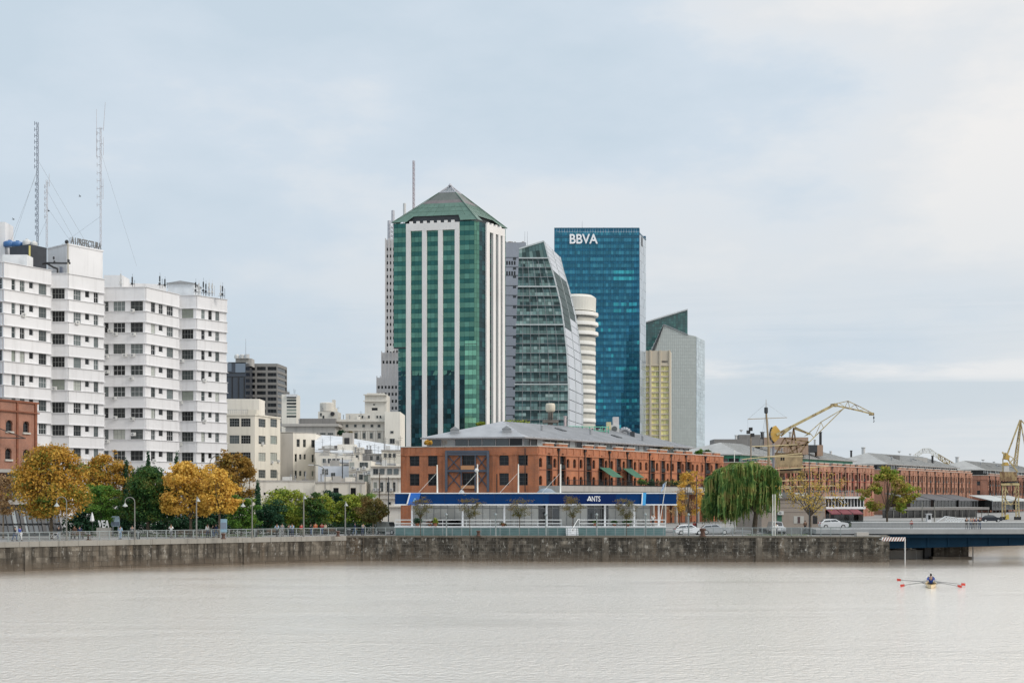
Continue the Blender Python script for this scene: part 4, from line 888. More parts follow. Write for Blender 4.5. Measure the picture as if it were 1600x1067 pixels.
for i in range(n):
    def tpnt(t): xl, xr = 811, 850; x = xl + (xr - xl) * t; return P(x, 389 + (377 - 389) * t, YC)
    def bpnt(t): return P(810.5 + (856 - 810.5) * t, 402.5, YC)
    a, b_, c, d = bpnt((i + .03) / n), bpnt((i + .97) / n), tpnt((i + .97) / n), tpnt((i + .03) / n); mid = lambda p, q: p.lerp(q, .5)
    g.face([a, b_, mid(b_, c), mid(a, d)], 0 if i % 3 else 2); g.face([mid(a, d), mid(b_, c), c, d], 2 if i < 2 else 0)
g.build('front_glazing', [cg_v, cg_s, cg_l], cg)
for y in (403, 447.5, 507, 600):
    m = MB(); xl, xr = interp(lef, y), interp(lev, y); m.prism([P(xl - (1 if y > 500 else 0), y + 1.2, YC - .8), P(xr, y + 1.2, YC - .8), P(xr, y + 1.2, YC + .4), P(xl, y + 1.2, YC + .4)], (0, 0, .55)); m.build('ledge', white_l, cg)
m = MB(); yy = [y for y in ys]
for y in ys: xl, xr = interp(lef, y), interp(lev, y); m.prism([P(xl, y + .4, YC - .15), P(xr, y + .4, YC - .15), P(xr, y + .4, YC + .2), P(xl, y + .4, YC + .2)], (0, 0, .2))
for t in (.14, .3, .47, .64, .82):
    prev = None
    for y in span(403, 690, 12):
        xl = interp(lef, y); xr = interp(lev, y); q = P(xl + (xr - xl) * t, y, YC - .05)
        if prev: m.beam(prev, q, .22, .16)
        prev = q
m.build('mullion', greymetal, cg)
# curved metal flank, a dark glass slot in it, roof and back
metal_pan = plain('silver_panel', (.55, .58, .62), .35, .3, .06, .1); fl_ = MB(); jn = MB(); gl = MB()
prof = [(P(x, y, YC)) for y, x in lev]
def flank(t, s): # t along profile 0..len-1, s along depth
    i = min(int(t), len(prof) - 2); return prof[i].lerp(prof[i + 1], t - i) + exv * s
N = 24; T = len(prof) - 1
for i in range(N):
    t0, t1 = T * i / N, T * (i + 1) / N
    for s0, s1 in ((0, .08), (.08, .5), (.5, .92), (.92, 1)):
        slot = (T * .2 < (t0 + t1) / 2 < T * .52) and s0 in (.08, .5) and (s0 == .08 or t0 < T * .4)
        e = .006; tgt = gl if slot else fl_
        tgt.face([flank(t0 + .01, s0 + e), flank(t1 - .01, s0 + e), flank(t1 - .01, s1 - e), flank(t0 + .01, s1 - e)])
fl_.build('metal_flank', metal_pan, cg); gl.build('flank_glazing', plain('dark_slot_glass', (.012, .04, .04), .5, 0, .3), cg)
for s in (0, .5, 1.0):
    jn = MB()
    for i in range(16): jn.beam(flank(T * i / 16, s), flank(T * (i + 1) / 16 - 1e-4, s), .5 if s != .5 else .2, .4)
    jn.build('edge_trim', white_l, cg)
m = MB(); e0 = P(811, 389, YC); ap = P(850, 377, YC); bl = P(803.5, 700, YC); m.face([e0, ap, ap + exv, e0 + exv]); dn = Vector((0, .6, 0))
m.face([e0, e0 + exv, bl + exv, bl]); m.face([p + exv for p in [bl, e0, ap] ] + [flank(T * k / 8 if k < 8 else T - 1e-4, 1) for k in range(1, 9)]); m.build('roof', metal_pan, cg)
m = MB(); m.face([Vector((p.x, p.y + .7, p.z)) for p in [bl, e0, ap] + [flank(T * k / 8 if k < 8 else T - 1e-4, 0) for k in range(1, 9)]][::-1]); m.build('inner_floor_edge', darkmetal, cg)
m = MB(); m.beam(e0, ap, .8, .6); m.build('top_trim', white_l, cg)
# ---- round white tower
rw = thing('round_tower', 'round white tower ringed with pale horizontal bands', 'tower', (PX(898, 712), 724, GZ)); cx, cy, rr = PX(901, 700), 712, 10.6
drum = stucco('ivory_panel', (.66, .645, .585), .12, (.4, .4, .36), .6); ringm = stucco('white_band', (.78, .77, .73), .1, (.5, .5, .48), .6)
m = MB(); m.lathe((cx, cy, GZ), [(rr - .55, 0), (rr - .55, PZ(484, 700) - GZ)], 40); m.build('shaft', plain('louvre_beige', (.50, .485, .43), .6, 0, .1), rw, True)
m = MB(); m.lathe((cx, cy, PZ(483, 700)), [(rr - .4, 0), (rr - .2, 6.8), (rr - 1.2, 7.6)], 40); m.lathe((cx, cy, PZ(459, 700)), [(rr - 2, 0), (rr - 2, .5)], 30); m.build('crown_drum', drum, rw)
y = 485.5; k = 0
while y < 700:
    r1 = rr + (.9 if y < 520 else -.36); m = MB(); z = PZ(y, 700); h = 1.7
    m.lathe((cx, cy, z - h), [(r1 - 1.6, 0), (r1, .02), (r1 + .02, h * .6), (r1 - .06, h), (r1 - 1.6, h + .02)], 48); m.build('ring_band', ringm, rw); m = MB(); m.lathe((cx, cy, z - h - 1.0), [(rr - 1.5, 0), (rr - .5, .02), (rr - .5, .75), (rr - 1.5, .78)], 48); m.build('window_ring', plain('ring_glass', (.16, .165, .16), .25), rw); y += 15.2
g = MB()
for y in span(489, 560, 5):
    for a in range(4):
        t0 = R(246 + a * 7.0); t1 = R(246 + a * 7.0 + 6.0); z0, z1 = PZ(y + 8, 700), PZ(y + 1, 700); q = lambda t, z: Vector((cx + (rr - .5) * math.cos(t), cy + (rr - .5) * math.sin(t), z)); g.face([q(t0, z0), q(t1, z0), q(t1, z1), q(t0, z1)])
g.build('window', pane_dark, rw)
m = MB(); m.tube(P(889, 470, 700), P(889, 446, 700), .15, .08, 5); m.build('aerial', greymetal, rw)
# ---- blue bank tower
bt = thing('glass_tower', 'tall blue glass tower with white lettering at the top', 'tower', (PX(871, 800), 800, GZ)); bA, bB, bC = pl(866, 800), pl(998.8, 800), pl(1009.2, 821); HB = PZ(355.5, 800) - GZ
f = Fac(bA, bB); f2 = Fac(bB, bC)
bv = glass('teal_glass', (.036, .185, .275), .06, .3, .5, (.05, .24, .33), .6); bs = glass('blue_spandrel', (.02, .13, .22), .06, .15, .5, None, .6); blt = glass('bright_teal_glass', (.05, .36, .43), .06, .2, .5, None, .6); bdk = glass('deep_blue_glass', (.010, .06, .11), .05, .5, .5, None, .5)
def fold(u, v):           # the right part of the front is folded slightly outwards along a slanting line
    px = 800 + (f.A.x + u) * FPX / 800; py = HZN - (v + GZ - CZ) * FPX / 800; line = interp([(355, 999), (380, 997), (480, 984), (555, 978), (620, 972), (700, 968)], py); return max(0, px - line) * .10
def bp(u, v, w): return f.p(u, v, w + fold(u, v))
g = MB(); flo = 10.05 * 800 / FPX; v = HB - .75; us = span(0, f.L, 33); r = 0
lits = {}
while v > 0:
    lo = max(0, v - flo); band = {}
    run = -1
    pyr = HZN - (v + GZ - CZ) * FPX / 800
    def mi(i, j):
        px = 800 + (f.A.x + (us[i] + us[i + 1]) / 2) * FPX / 800
        if r in (6, 7) and 957 < px < 990: return 2
        if r in (11, 12, 21, 26) and 960 < px < 996 and random.random() < .8: return 2
        if r > 12 and random.random() < .06 : return 2
        if r > 29 and random.random() < .4: return 3 if r < 33 else 2
        return 0
    panes(g, bp, us, [lo, v - flo * .45], .015, mi); panes(g, bp, us, [v - flo * .45, v], .015, lambda i, j: 1)
    v -= flo; r += 1
g.build('front_glazing', [bv, bs, blt, bdk], bt)
g = MB(); v = HB - 3; us2 = span(0, f2.L, 5)
while v > 0: panes(g, lambda a, b_, k: f2.p(a, b_, k), us2, [max(0, v - flo * 1.4), v], .02); v -= flo * 1.4
g.build('side_glazing', glass('silver_blue_glass', (.33, .40, .46), .12, .12, .6, metal=.2), bt)
m = MB(); bD = (bA[0] + bC[0] - bB[0], bA[1] + bC[1] - bB[1]); Fac(bC, bD).wall(m, HB - 1); Fac(bD, bA).wall(m, HB - 1); ip = inset_poly([bA, bB, bC, bD], 1.0); m.prism([(p[0], p[1], GZ) for p in ip], (0, 0, HB - 3)); m.build('core', bdk, bt)
m = MB()
for k in range(1, 12): bt_u = f.L * k / 12; m.beam(bp(bt_u, 0, .06), bp(bt_u, HB, .06), .14, .14)
f.slab(m, 0, f.L, HB - .8, HB - .2, -.3, .15); f2.slab(m, 0, f2.L, HB - 3.6, HB - 2.8, -.3, .15); f.slab(m, 0, f.L, HB - 5.8, HB - 5.2, -.1, .1)
v = HB - 1.2
while v > 0: m.beam(bp(0, v, .03), bp(f.L, v, .03 ), .1, .12); v -= flo
m.beam(bp(f.L, 0, 0), f2.p(0, HB - .5, 0), .4, .4); m.build('mullion', plain('blue_mullion', (.02, .10, .16), .4, .2), bt)
m = MB(); f2.slab(m, f2.u(1002), f2.u(1004), f2.v(1003, 385), f2.v(1003, 371), .02, .1); m.build('dark_opening', darkmetal, bt)
sign_text(f, bt, 'BBVA', f.u(890), f.u(934), f.v(910, 381.5), f.v(910, 366.3), plain('white_letter', (.85, .86, .88), .5), .5, .3, bold=.02)
m = MB(); m.tube(f.p(f.u(910), HB, -2), f.p(f.u(910), HB + 4, -2), .1, .05, 5); m.build('aerial', greymetal, bt)
# ---- golden windowed tower, pale grid tower, dark green wedge
gA, gBc, gCc = pl(990, 850), pl(1047, 850), pl(1049, 862); b = thing('office_tower', 'cream tower with rows of golden windows at the foot of the pale tower', 'tower', (gA[0], gA[1], GZ)); f = Fac(gA, gBc); H = PZ(548, 850) - GZ
creamp = stucco('cream_panel', (.62, .55, .44), .15, (.4, .35, .3)); gold = glass('golden_glass', (.88, .80, .36), .25, .2, .4, (.62, .62, .30)); m = MB(); rs = []; g = MB()
for x0, x1 in ((1008.5, 1014.5), (1018.2, 1029.5), (1033, 1045)):
    y = 572.5; k = 0
    while y < 690:
        rs.append(f.rect(x0, y, x1, y + 6.0)); y += 8.35
f.wall(m, H, rs, .6); f2 = Fac(gBc, gCc); f2.wall(m, H); gD = (gA[0] + gCc[0] - gBc[0], gA[1] + gCc[1] - gBc[1]); Fac(gCc, gD).wall(m, H); Fac(gD, gA).wall(m, H); m.face([(p[0], p[1], GZ + H) for p in (gA, gBc, gCc, gD)])
for x in (1016, 1031.3, 1046.3): f.slab(m, f.u(x) - .5, f.u(x) + .5, 0, H + .4, 0, .6)
f.slab(m, 0, f.L, f.v(1030, 571.5), f.v(1030, 570), 0, .4); m.build('wall', creamp, b)
for a, c, d, e in rs:
    for k in range(3): u0 = a + (c - a) * k / 3; u1 = a + (c - a) * (k + 1) / 3; g.face([f.p(u0 + .05, d, -.5 + random.uniform(-.03, .03)), f.p(u1 - .05, d, -.5), f.p(u1 - .05, e, -.5), f.p(u0 + .05, e, -.5 + random.uniform(-.03, .03))])
g.build('window_glazing', gold, b)['kind'] = 'stuff'
m = MB()
for k in range(5): f.slab(m, f.u(1034 + 1.9 * k), f.u(1035.3 + 1.9 * k), f.v(1038, 566.5), f.v(1038, 563.5), -.02, .05)
m.build('vent', black, b)
pt_ = thing('office_tower', 'pale grey tower with a fine panel grid and a slanted shoulder', 'tower', (PX(1040, 930), 930, GZ)); YP = 930
pts = [(1014, 700), (1014, 556), (1016.5, 548), (1037, 507), (1075, 523), (1087.5, 525.5)]; pale_g = glass('pale_grid_glass', (.47, .50, .475), .3, .03, .4, metal=.1)
front = [P(x, y, YP) for x, y in pts] + [P(1087.5, 700, YP)]; g = MB(); mm = MB()
def topy(x): return interp([(1014, 556), (1016.5, 548), (1037, 507), (1075, 523), (1087.5, 525.5)], x)
xs = span(1014, 1087.5, 24); y = 700.0
while y > 505:
    for i in range(24):
        ta, tb = topy(xs[i]), topy(xs[i + 1]); ya, yb = max(y - 5.2, ta), max(y - 5.2, tb)
        if y - min(ya, yb) > .3: g.face([P(xs[i] + .12, y - .2, YP + random.gauss(0, .01)), P(xs[i + 1] - .12, y - .2, YP), P(xs[i + 1] - .12, min(y - .2, yb), YP), P(xs[i] + .12, min(y - .2, ya), YP)])
    y -= 5.2
g.build('front_glazing', pale_g, pt_)
bx = Vector((9.2, 26, 0)); m = MB(); fb_ = [p + Vector((0, .35, 0)) for p in front]; m.face(fb_); n = len(fb_)
for i in range(1, n - 1): m.face([fb_[i], fb_[i] + bx, fb_[i + 1] + bx, fb_[i + 1]])
m.face([fb_[0], fb_[0] + bx, fb_[1] + bx, fb_[1]]); m.face([p + bx for p in fb_][::-1]); m.build('wall', plain('pale_panel', (.42, .45, .45), .4, .1, .08), pt_)
m = MB(); g = MB(); fs = Fac((front[-1].x, front[-1].y), (front[-1].x + bx.x, front[-1].y + bx.y), GZ); v = fs.v(1089, 527)
while v > 0: panes(g, lambda a, b_, k: fs.p(a, b_, .2 + k), span(0, fs.L, 4), [max(0, v - 2.4), v]); v -= 2.4
g.build('side_glazing', glass('side_blue_glass', (.34, .42, .46), .12, .15, .7), pt_)
m = MB()
for (x0, y0), (x1, y1) in (((1014.5, 556), (1037, 507)), ((1037, 507), (1075, 523))): m.beam(P(x0, y0, YP - .2), P(x1, y1, YP - .2), .8, .6)
m.build('edge_trim', plain('trim_grey', (.25, .27, .28), .4, .2), pt_)
wg = thing('glass_tower', 'dark green glass wedge with a grey sloping top behind the pale tower', 'tower', (PX(1011, 960), 960, GZ)); YW = 965; g = MB(); wedge = glass('bottle_green_glass', (.02, .09, .085), .06, .35, 1.0, (.03, .13, .115))
xs = span(1008, 1074.3, 18); y = 700.0
def wt_(x): return interp([(1008, 504), (1026, 499), (1074.3, 484)], x)
while y > 482:
    for i in range(18):
        ya = max(y - 4.4, wt_(xs[i])); yb = max(y - 4.4, wt_(xs[i + 1]))
        if y - ya > .3 or y - yb > .3: g.face([P(xs[i] + .1, y - .2, YW + random.gauss(0, .02)), P(xs[i + 1] - .1, y - .2, YW), P(xs[i + 1] - .1, min(yb, y - .2), YW), P(xs[i] + .1, min(ya, y - .2), YW)])
    y -= 4.4
g.build('front_glazing', wedge, wg); m = MB()
m.prism([P(1008, 700, YW + .5), P(1074.3, 700, YW + .5), P(1074.3, 484.3, YW + .5), P(1026, 499.4, YW + .5), P(1008, 504.5, YW + .5)], (0, 30, 0)); m.build('core', wedge, wg)
m = MB(); m.prism([P(1008, 504.5, YW - 1), P(1074.3, 484.5, YW - 1), P(1074.5, 483.6, YW + 30), P(1043, 492, YW + 30)], (0, 0, .8)); m.build('slanted_roof', plain('slab_grey', (.45, .46, .46), .6), wg)
m = MB()
for k in range(4): p0 = P(1013 + k * 1.6, 562, YP - .6); p1 = P(1033.5 + k * 1.2, 514 - k * 2, YP - .6); m.beam(p0, p1, .25, .3)
m.build('dark_fin', darkmetal, wg)
# ================================================================== BRICK WAREHOUSES
iron = plain('iron_grey_paint', (.085, .10, .13), .5, .3)
pipe_dk = plain('downpipe', (.03, .028, .028), .5, .3)
bal_m = plain('balcony_iron', (.02, .02, .02), .5, .3)
slabm = stucco('terrace_slab', (.40, .385, .36), .6, (.14, .13, .12))
capm = stucco('parapet_cap', (.52, .50, .46), .4, (.25, .23, .2))
def oblique(c, d, e, a, b): return (c[0] + d[0] * a + e[0] * b, c[1] + d[1] * a + e[1] * b)
def hip_roof(b, c, d, e, a0, a1, b0, b1, ze_, zr, mat, hip, over=.9, name='hip_roof', attic=None, thick=.25):
    """hip roof over the oblique rectangle a0..a1 (along) x b0..b1 (across, metres)"""
    q = lambda a, bb, z: Vector((*oblique(c, d, e, a, bb), z)); o = over
    E = [q(a0 - o, b0 - o, ze_), q(a1 + o, b0 - o, ze_), q(a1 + o, b1 + o, ze_), q(a0 - o, b1 + o, ze_)]; bm = (b0 + b1) / 2; r0, r1 = q(a0 + hip, bm, zr), q(a1 - hip, bm, zr); m = MB()
    m.face([E[0], E[1], r1, r0]); m.face([E[1], E[2], r1]); m.face([E[2], E[3], r0, r1]); m.face([E[3], E[0], r0]); dn = Vector((0, 0, -thick))
    for i in range(4): m.face([E[i] + dn, E[(i + 1) % 4] + dn, E[(i + 1) % 4], E[i]])
    m.face([p + dn for p in E][::-1])
    n = int((a1 - a0) / 1.2)                          # standing seams
    for k in range(2, int((a1 - a0) / 9)):           # rooflights and cowls on the visible slope
        a = a0 + 9 * k - 4; t = random.uniform(.3, .6); p = q(a, b0 - o + (bm - b0 + o) * t, ze_ + (zr - ze_) * t); p2 = q(a + 1.6, b0 - o + (bm - b0 + o) * t, ze_ + (zr - ze_) * t); p3 = q(a + 1.6, b0 - o + (bm - b0 + o) * (t + .16), ze_ + (zr - ze_) * (t + .16)); p4 = q(a, b0 - o + (bm - b0 + o) * (t + .16), ze_ + (zr - ze_) * (t + .16)); vm = MB()
        if k % 2: vm.prism([p, p2, p3, p4], (0, 0, .18)); vm.build('rooflight', darkmetal, b)
        else: vm.tube(p, p + Vector((0, 0, .9)), .22, n=7); vm.tube(p + Vector((0, 0, .9)), p + Vector((0, 0, 1.15)), .34, .2, n=7); vm.build('roof_cowl', greymetal, b)
    sm = MB()
    for k in range(1, n):
        a = a0 + (a1 - a0) * k / n
        t = min(1, (a - a0 + o) / (hip + o), (a1 + o - a) / (hip + o)); base = q(a, b0 - o, ze_); top = q(a, b0 - o + (bm - b0 + o) * t, ze_ + (zr - ze_) * t)
        sm.beam(base + Vector((0, 0, .03)), top + Vector((0, 0, .03)), .08, .08)
    m.build(name, mat, b); sm.build('roof_seam', mat, b)
def warehouse(label, c, d, e, L, Wd, zp, bm, arch, small, pipes, rows, attic, zr, roofm, attic_wall, front=True, fr_rects=None, hipl=9, trim=bricktrim, unit=None):
    b = thing('brick_warehouse', label, 'warehouse', (c[0], c[1], GZ)); H = zp - GZ
    cR = oblique(c, d, e, L, 0); cL = oblique(c, d, e, 0, Wd); f = Fac(c, cR); ff = Fac(cL, c); m = MB(); rs = []; wins = []; aw = .95 if fr_rects else .7
    zs_up, zs_lo = rows
    for u in arch: r = (u - aw, u + aw, zs_lo - GZ - 1.2, zs_up - GZ + 1.55); rs.append(r); wins.append((r, 'a'))
    for u in small:
        for z in (zs_up, zs_lo): r = (u - .52, u + .52, z - GZ - 1.0, z - GZ + .65); rs.append(r); wins.append((r, 's'))
    f.wall(m, H, rs, .45); frr = fr_rects(ff) if fr_rects else []
    ff.wall(m, H, [q[0] for q in frr], .4)
    bR = oblique(c, d, e, L, Wd); Fac(cR, bR).wall(m, H); Fac(bR, cL).wall(m, H)
    m.face([(*p, zp - .6) for p in (c, cR, bR, cL)])
    f.slab(m, 0, f.L, H - 1.55, H - 1.3, -.02, .14); ff.slab(m, 0, ff.L, H - 1.55, H - 1.3, -.02, .14)
    m.build('wall', bm, b); m = MB()
    # parapet: raised blocks over the arches, pale caps
    cap = MB(); f.slab(cap, 0, f.L, H, H + .14, -.5, .1); ff.slab(cap, 0, ff.L, H, H + .14, -.5, .1); pr = MB()
    for u in arch: pr = MB(); f.slab(pr, u - 1.5, u + 1.5, H + .14, H + .6, -.45, .12); pr.build('parapet_block', bm, b); f.slab(cap, u - 1.65, u + 1.65, H + .6, H + .8, -.55, .2)
    pr = MB()
    for k in range(int(f.L / 2.4)): f.slab(pr, .3 + 2.4 * k, .75 + 2.4 * k, H - 1.3, H - .1, 0, .1)
    f.slab(pr, 0, f.L, H - .12, H, 0, .11); pr.build('dentil_course', bm, b)
    cap.build('parapet_cap', capm, b)
    for u in pipes: m = MB(); m.tube(f.p(u, 0, .2), f.p(u, H - .4, .2), .13, n=6); f.slab(m, u - .25, u + .25, H - .6, H - .2, .02, .4); m.build('downpipe', pipe_dk, b)
    m = MB()
    for v in (zs_lo - GZ + 1.7,): f.slab(m, 0, f.L, v, v + .1, 0, .09)
    k = 0
    while k * 4.68 < f.L: f.slab(m, k * 4.68 + .0, k * 4.68 + .28, 0, H - 1.56, 0, .1); k += 1
    m.build('brick_trim', trim, b)
    for r, kind in wins:
        if kind == 's': window(f, b, r, (2, 2, .07, bm), winframe, pane_dark, .4)
        else:
            window(f, b, r, (2, 4, .09, bm), winframe, pane_dark, .42)
            mm = MB(); f.slab(mm, r[0], r[1], zs_up - GZ - 1.2, zs_up - GZ - .5, -.3, .05); mm.build('balcony_rail', bal_m, b); mm = MB(); f.slab(mm, r[0] + .02, r[1] - .02, zs_lo - GZ - 1.2, zs_lo - GZ - .3, -.3, .05); mm.build('balcony_rail', bal_m, b)
    for r, st, fm in frr: window(ff, b, r, st, fm, pane_dark, .3)
    if attic:
        a0, a1, b0, b1, ze_ = attic; q = lambda a, bb: oblique(c, d, e, a, bb); g = MB(); w_ = MB()
        for A, B in ((q(a0, b1), q(a0, b0)), (q(a0, b0), q(a1, b0)), (q(a1, b0), q(a1, b1)), (q(a1, b1), q(a0, b1))):
            fa = Fac(A, B, zp - .6); hh = ze_ - zp + .55; n = max(2, int(fa.L / 2.3))
            panes(g, lambda u, v, k: fa.p(u, v, k), span(.1, fa.L - .1, n), [.5, hh - .1], .03, lambda i, j: 0 if random.random() < .6 else 1)
            for k in range(n + 1): u = min(fa.L - .1, fa.L * k / n); fa.slab(w_, u, u + .14, 0, hh, -.15, .12)
            fa.slab(w_, 0, fa.L, 0, .5, -.15, .1); fa.slab(w_, 0, fa.L, hh - (.9 if 'green' in attic_wall.name else .25), hh, -.2, .15)
        g.build('attic_glazing', [glass('attic_pane', (.07, .09, .095), .06, .6, .9, (.25, .28, .28)) if 'attic_pane' not in MATS else MATS['attic_pane'], pane_dark], b); w_.build('attic_frame', attic_wall, b)
        hip_roof(b, c, d, e, a0, a1, b0, b1, ze_, zr, roofm, hipl)
    return b, f, ff
d1 = Vector((.5536, .8328)); e1 = Vector((-24.8, 6)).normalized(); c1 = (4.55, 250)
def uY(Y): return (Y - 250) / .8328
arch1 = [uY(y) for y in (253.2, 257.1, 264.9, 268.8, 274.5, 278.4, 286.2, 290, 296, 299.8, 307.6, 311.3)]
f_tmp = Fac(c1, oblique(c1, d1, e1, 77, 0))
small1 = [f_tmp.u(840 + x / 4.267) for x in (20, 115, 203, 247, 290, 375, 457, 495, 575, 650, 687, 725, 797, 868, 902, 968, 1035, 1065, 1098, 1160, 1195, 1225)]
small1 = [u for u in small1 if all(abs(u - a) > 1.6 for a in arch1) and u < 76]
pipes1 = [f_tmp.u(840 + x / 4.267) for x in (135, 310, 475, 594, 742, 885, 985, 1115)]
def front1(ff):
    R_ = []
    for x0, x1, y0, y1 in ((640, 655.3, 711, 728), (668.7, 683.5, 711, 728), (780, 795, 708, 727), (809.7, 824.6, 709, 727), (640, 655.3, 740, 758.5), (668.7, 683.5, 740, 758.5), (780, 795, 739, 758), (809.7, 824.6, 739, 758)):
        R_.append((ff.rect(x0, y0, x1, y1), (2, 3, .08, brick_a if x0 == 780 and y0 < 720 else None), winframe))
    for y0, y1 in ((711.5, 727), (738.5, 758)): R_.append((ff.rect(722, y0, 741.5, y1), (3, 2, .1, None), winframe))
    return R_
wh1, f1w, ff1 = warehouse('orange brick warehouse with a hipped grey metal roof and glazed attic, nearest of the row', c1, d1, e1, 77, 25.5, 17.86, brick_a, arch1, small1, pipes1, (15.2, 12.0), (5, 72, 5.5, 23.5, 19.75), 23.1, roofmetal, greymetal, True, front1)
# iron frame on the gable front
m = MB(); F_ = ff1
def fq(px, py, w=.25): u = F_.u(px); return F_.p(u, F_.v(px, py), w)
for x in (698, 763): m.beam(fq(x, 768), fq(x, 705), .75, .45)
for x in (721, 743): m.beam(fq(x, 768, .15), fq(x, 705, .15), .4, .25)
for y in (705.5, 709.5, 735.5): m.beam(fq(697, y, .3), fq(764, y, .3), .42, .4)
for x0, x1 in ((699, 720), (744, 762)):
    for y0, y1 in ((711, 734), (737, 762)): m.beam(fq(x0, y0, .12), fq(x1, y1, .12), .24, .16); m.beam(fq(x0, y1, .2), fq(x1, y0, .2), .24, .12)
m.build('iron_frame', iron, wh1)
m = MB()
for y0, y1 in ((727.3, 733.5), (758.4, 763)): a, c_, d_, e_ = F_.rect(721, y0, 742, y1); F_.slab(m, a, c_, d_, e_, .02, .5)
m.build('balcony_panel', plain('terracotta_panel', (.50, .25, .12), .7), wh1)
for x in (627, 690, 770, 802, 836): m = MB(); u = F_.u(x); F_.slab(m, u, u + .7, 0, 12.7, 0, .12); m.build('pilaster', brick_a, wh1)
m = MB(); F_.slab(m, F_.u(776), F_.u(777), 3, 9.5, .05, .2); m.tube(fq(821, 768, .3), fq(821, 700, .3), .1); m.build('conduit', pipe_dk, wh1)
# roof vents, terrace along the long side
for k, (a, bb) in enumerate(((3.9, 19.5), (4.2, 9.8))):
    q = Vector((*oblique(c1, d1, e1, a + 3, bb), 20.6)); m = MB(); m.box(q.x - .8, q.y - .6, q.z - .4, q.x + .8, q.y + .6, q.z + .7); m.prism([q + Vector((-.9, -.7, .7)), q + Vector((.9, -.7, .7)), q + Vector((0, -.7, 1.3))], (0, 1.4, 0)); m.build('roof_vent', greymetal, wh1)
m = MB(); f1w.slab(m, 0, 76, 6.3, 7.35, .1, 5.0); f1w.slab(m, 0, 76, 5.9, 6.3, .1, 4.4)
for k in range(16): f1w.slab(m, 1 + 5 * k, 1.5 + 5 * k, 0, 5.9, 3.6, 4.1)
m.build('terrace', slabm, wh1)
m = MB(); f1w.slab(m, 0, 76, 8.35, 8.42, 4.8, 4.87); f1w.slab(m, 0, 76, 7.35, 7.55, 4.8, 4.87)
for k in range(152): f1w.slab(m, .5 * k, .5 * k + .05, 7.55, 8.35, 4.8, 4.85)
m.build('terrace_rail', bal_m, wh1)
f1t = Fac(f1w.p(0, 0, 3).xy, f1w.p(76, 0, 3).xy)
for lab, x0, x1 in (('green canvas awning left of its pair on the brick warehouse terrace', 956, 972), ('green canvas awning right of its pair on the brick warehouse terrace', 992, 1006)):
    u0, u1 = f1t.u(x0), f1t.u(x1); t = thing('awning', lab, 'awning', f1w.p(u0, 0, 0)); m = MB(); m.prism([f1w.p(u0, 10.9, .3), f1w.p(u1, 10.9, .3), f1w.p(u1 + .3, 9.1, 3), f1w.p(u0 + .3, 9.1, 3)], (0, 0, .06)); m.build('canopy', green_awn, t); m = MB()
    for u in (u0, u1): m.tube(f1w.p(u + .2, 7.35, 2.9), f1w.p(u + .25, 9.1, 2.9), .05, n=4)
    m.build('post', bal_m, t)
# rooftop plant on the ridge of warehouse 1
def ridge(a, bb=14.5): return Vector((*oblique(c1, d1, e1, a, bb), 23.0))
t = thing('water_tower', 'cream drum water tank on a steel stand above the warehouse roof', 'water tank', P(860, 668, 282)); m = MB(); c_ = P(860, 645, 282)
m.lathe(P(860, 642, 282), [(.3, -.3), (.85, -.1), (.95, .2), (.95, 1.1), (.8, 1.5), (.4, 1.55)], 14); m.build('tank_body', plain('aged_cream', (.55, .50, .40), .6), t, True)
m = MB(); m.tube(P(860, 668, 282), P(860, 642, 282), .5, .55, 8); m.box(*P(848, 660, 281), *P(872, 657.5, 284))
for x in (849, 871): m.tube(P(x, 668, 282), P(x, 657, 282), .08)
m.build('stand', plain('stained_steel', (.17, .15, .13), .7, .2, .3), t); m = MB()
for x in range(849, 873, 3): m.tube(P(x, 658, 281.2), P(x, 653, 281.2), .04, n=4)
m.tube(P(848, 653, 281.2), P(872, 653, 281.2), .04, n=4); m.tube(P(862, 656, 281.5), P(862.5, 640, 281.5), .07); m.build('handrail', darkmetal, t)
green_pipe = plain('green_pipework', (.10, .38, .27), .5)
t = thing('rooftop_pipework', 'turquoise pipe frame with red valves along the warehouse roof ridge', 'pipework', P(888, 682, 286)); m = MB()
def rp(x, y, k=0): return P(x, y, 286 + (x - 888) * .11 + k)
for k in (0, 2.2):
    m.path([rp(x, 666 + (x - 888) * .02, k) for x in (888, 910, 930, 951)], .09); m.path([rp(x, 672 + (x - 888) * .02, k) for x in (888, 951)], .08)
    for i, x in enumerate((888, 891, 900.5, 910, 921, 929, 938, 941, 946, 951)): m.tube(rp(x, 682 + (x - 888) * .04, k), rp(x, 665.5 if i % 2 else 667, k), .1)
m.build('pipe_frame', green_pipe, t); m = MB()
for x in (895, 906, 915, 924, 933, 942): m.tube(rp(x, 682, 1), rp(x, 669, 1), .32, n=7)
m.build('pump', plain('dark_red_pump', (.13, .06, .06), .5), t)
t = thing('chiller_unit', 'cluster of grey and cream rooftop chillers with a curved duct', 'rooftop equipment', P(960, 690, 300)); m = MB()
m.box(*P(955, 684, 299), *(P(966, 665, 302))); m.build('fan_housing', wt, t); m = MB(); m.box(*P(958, 666, 300), *P(966, 652, 302)); m.build('upper_box', plain('pale_box', (.5, .48, .48), .5), t); m = MB(); m.box(*P(948, 672, 299), *P(954, 660, 301)); m.box(*P(949.5, 690, 299), *P(952, 671, 300)); m.build('yellow_box', plain('pale_yellow_box', (.55, .50, .30), .5), t)
m = MB(); c_ = P(976, 679, 300)
for k in range(8):
    a0, a1 = R(170 - 22 * k), R(170 - 22 * (k + 1)); m.tube(c_ + Vector((math.cos(a0), 0, math.sin(a0))) * 1.15, c_ + Vector((math.cos(a1), 0, math.sin(a1))) * 1.15, .5, n=9)
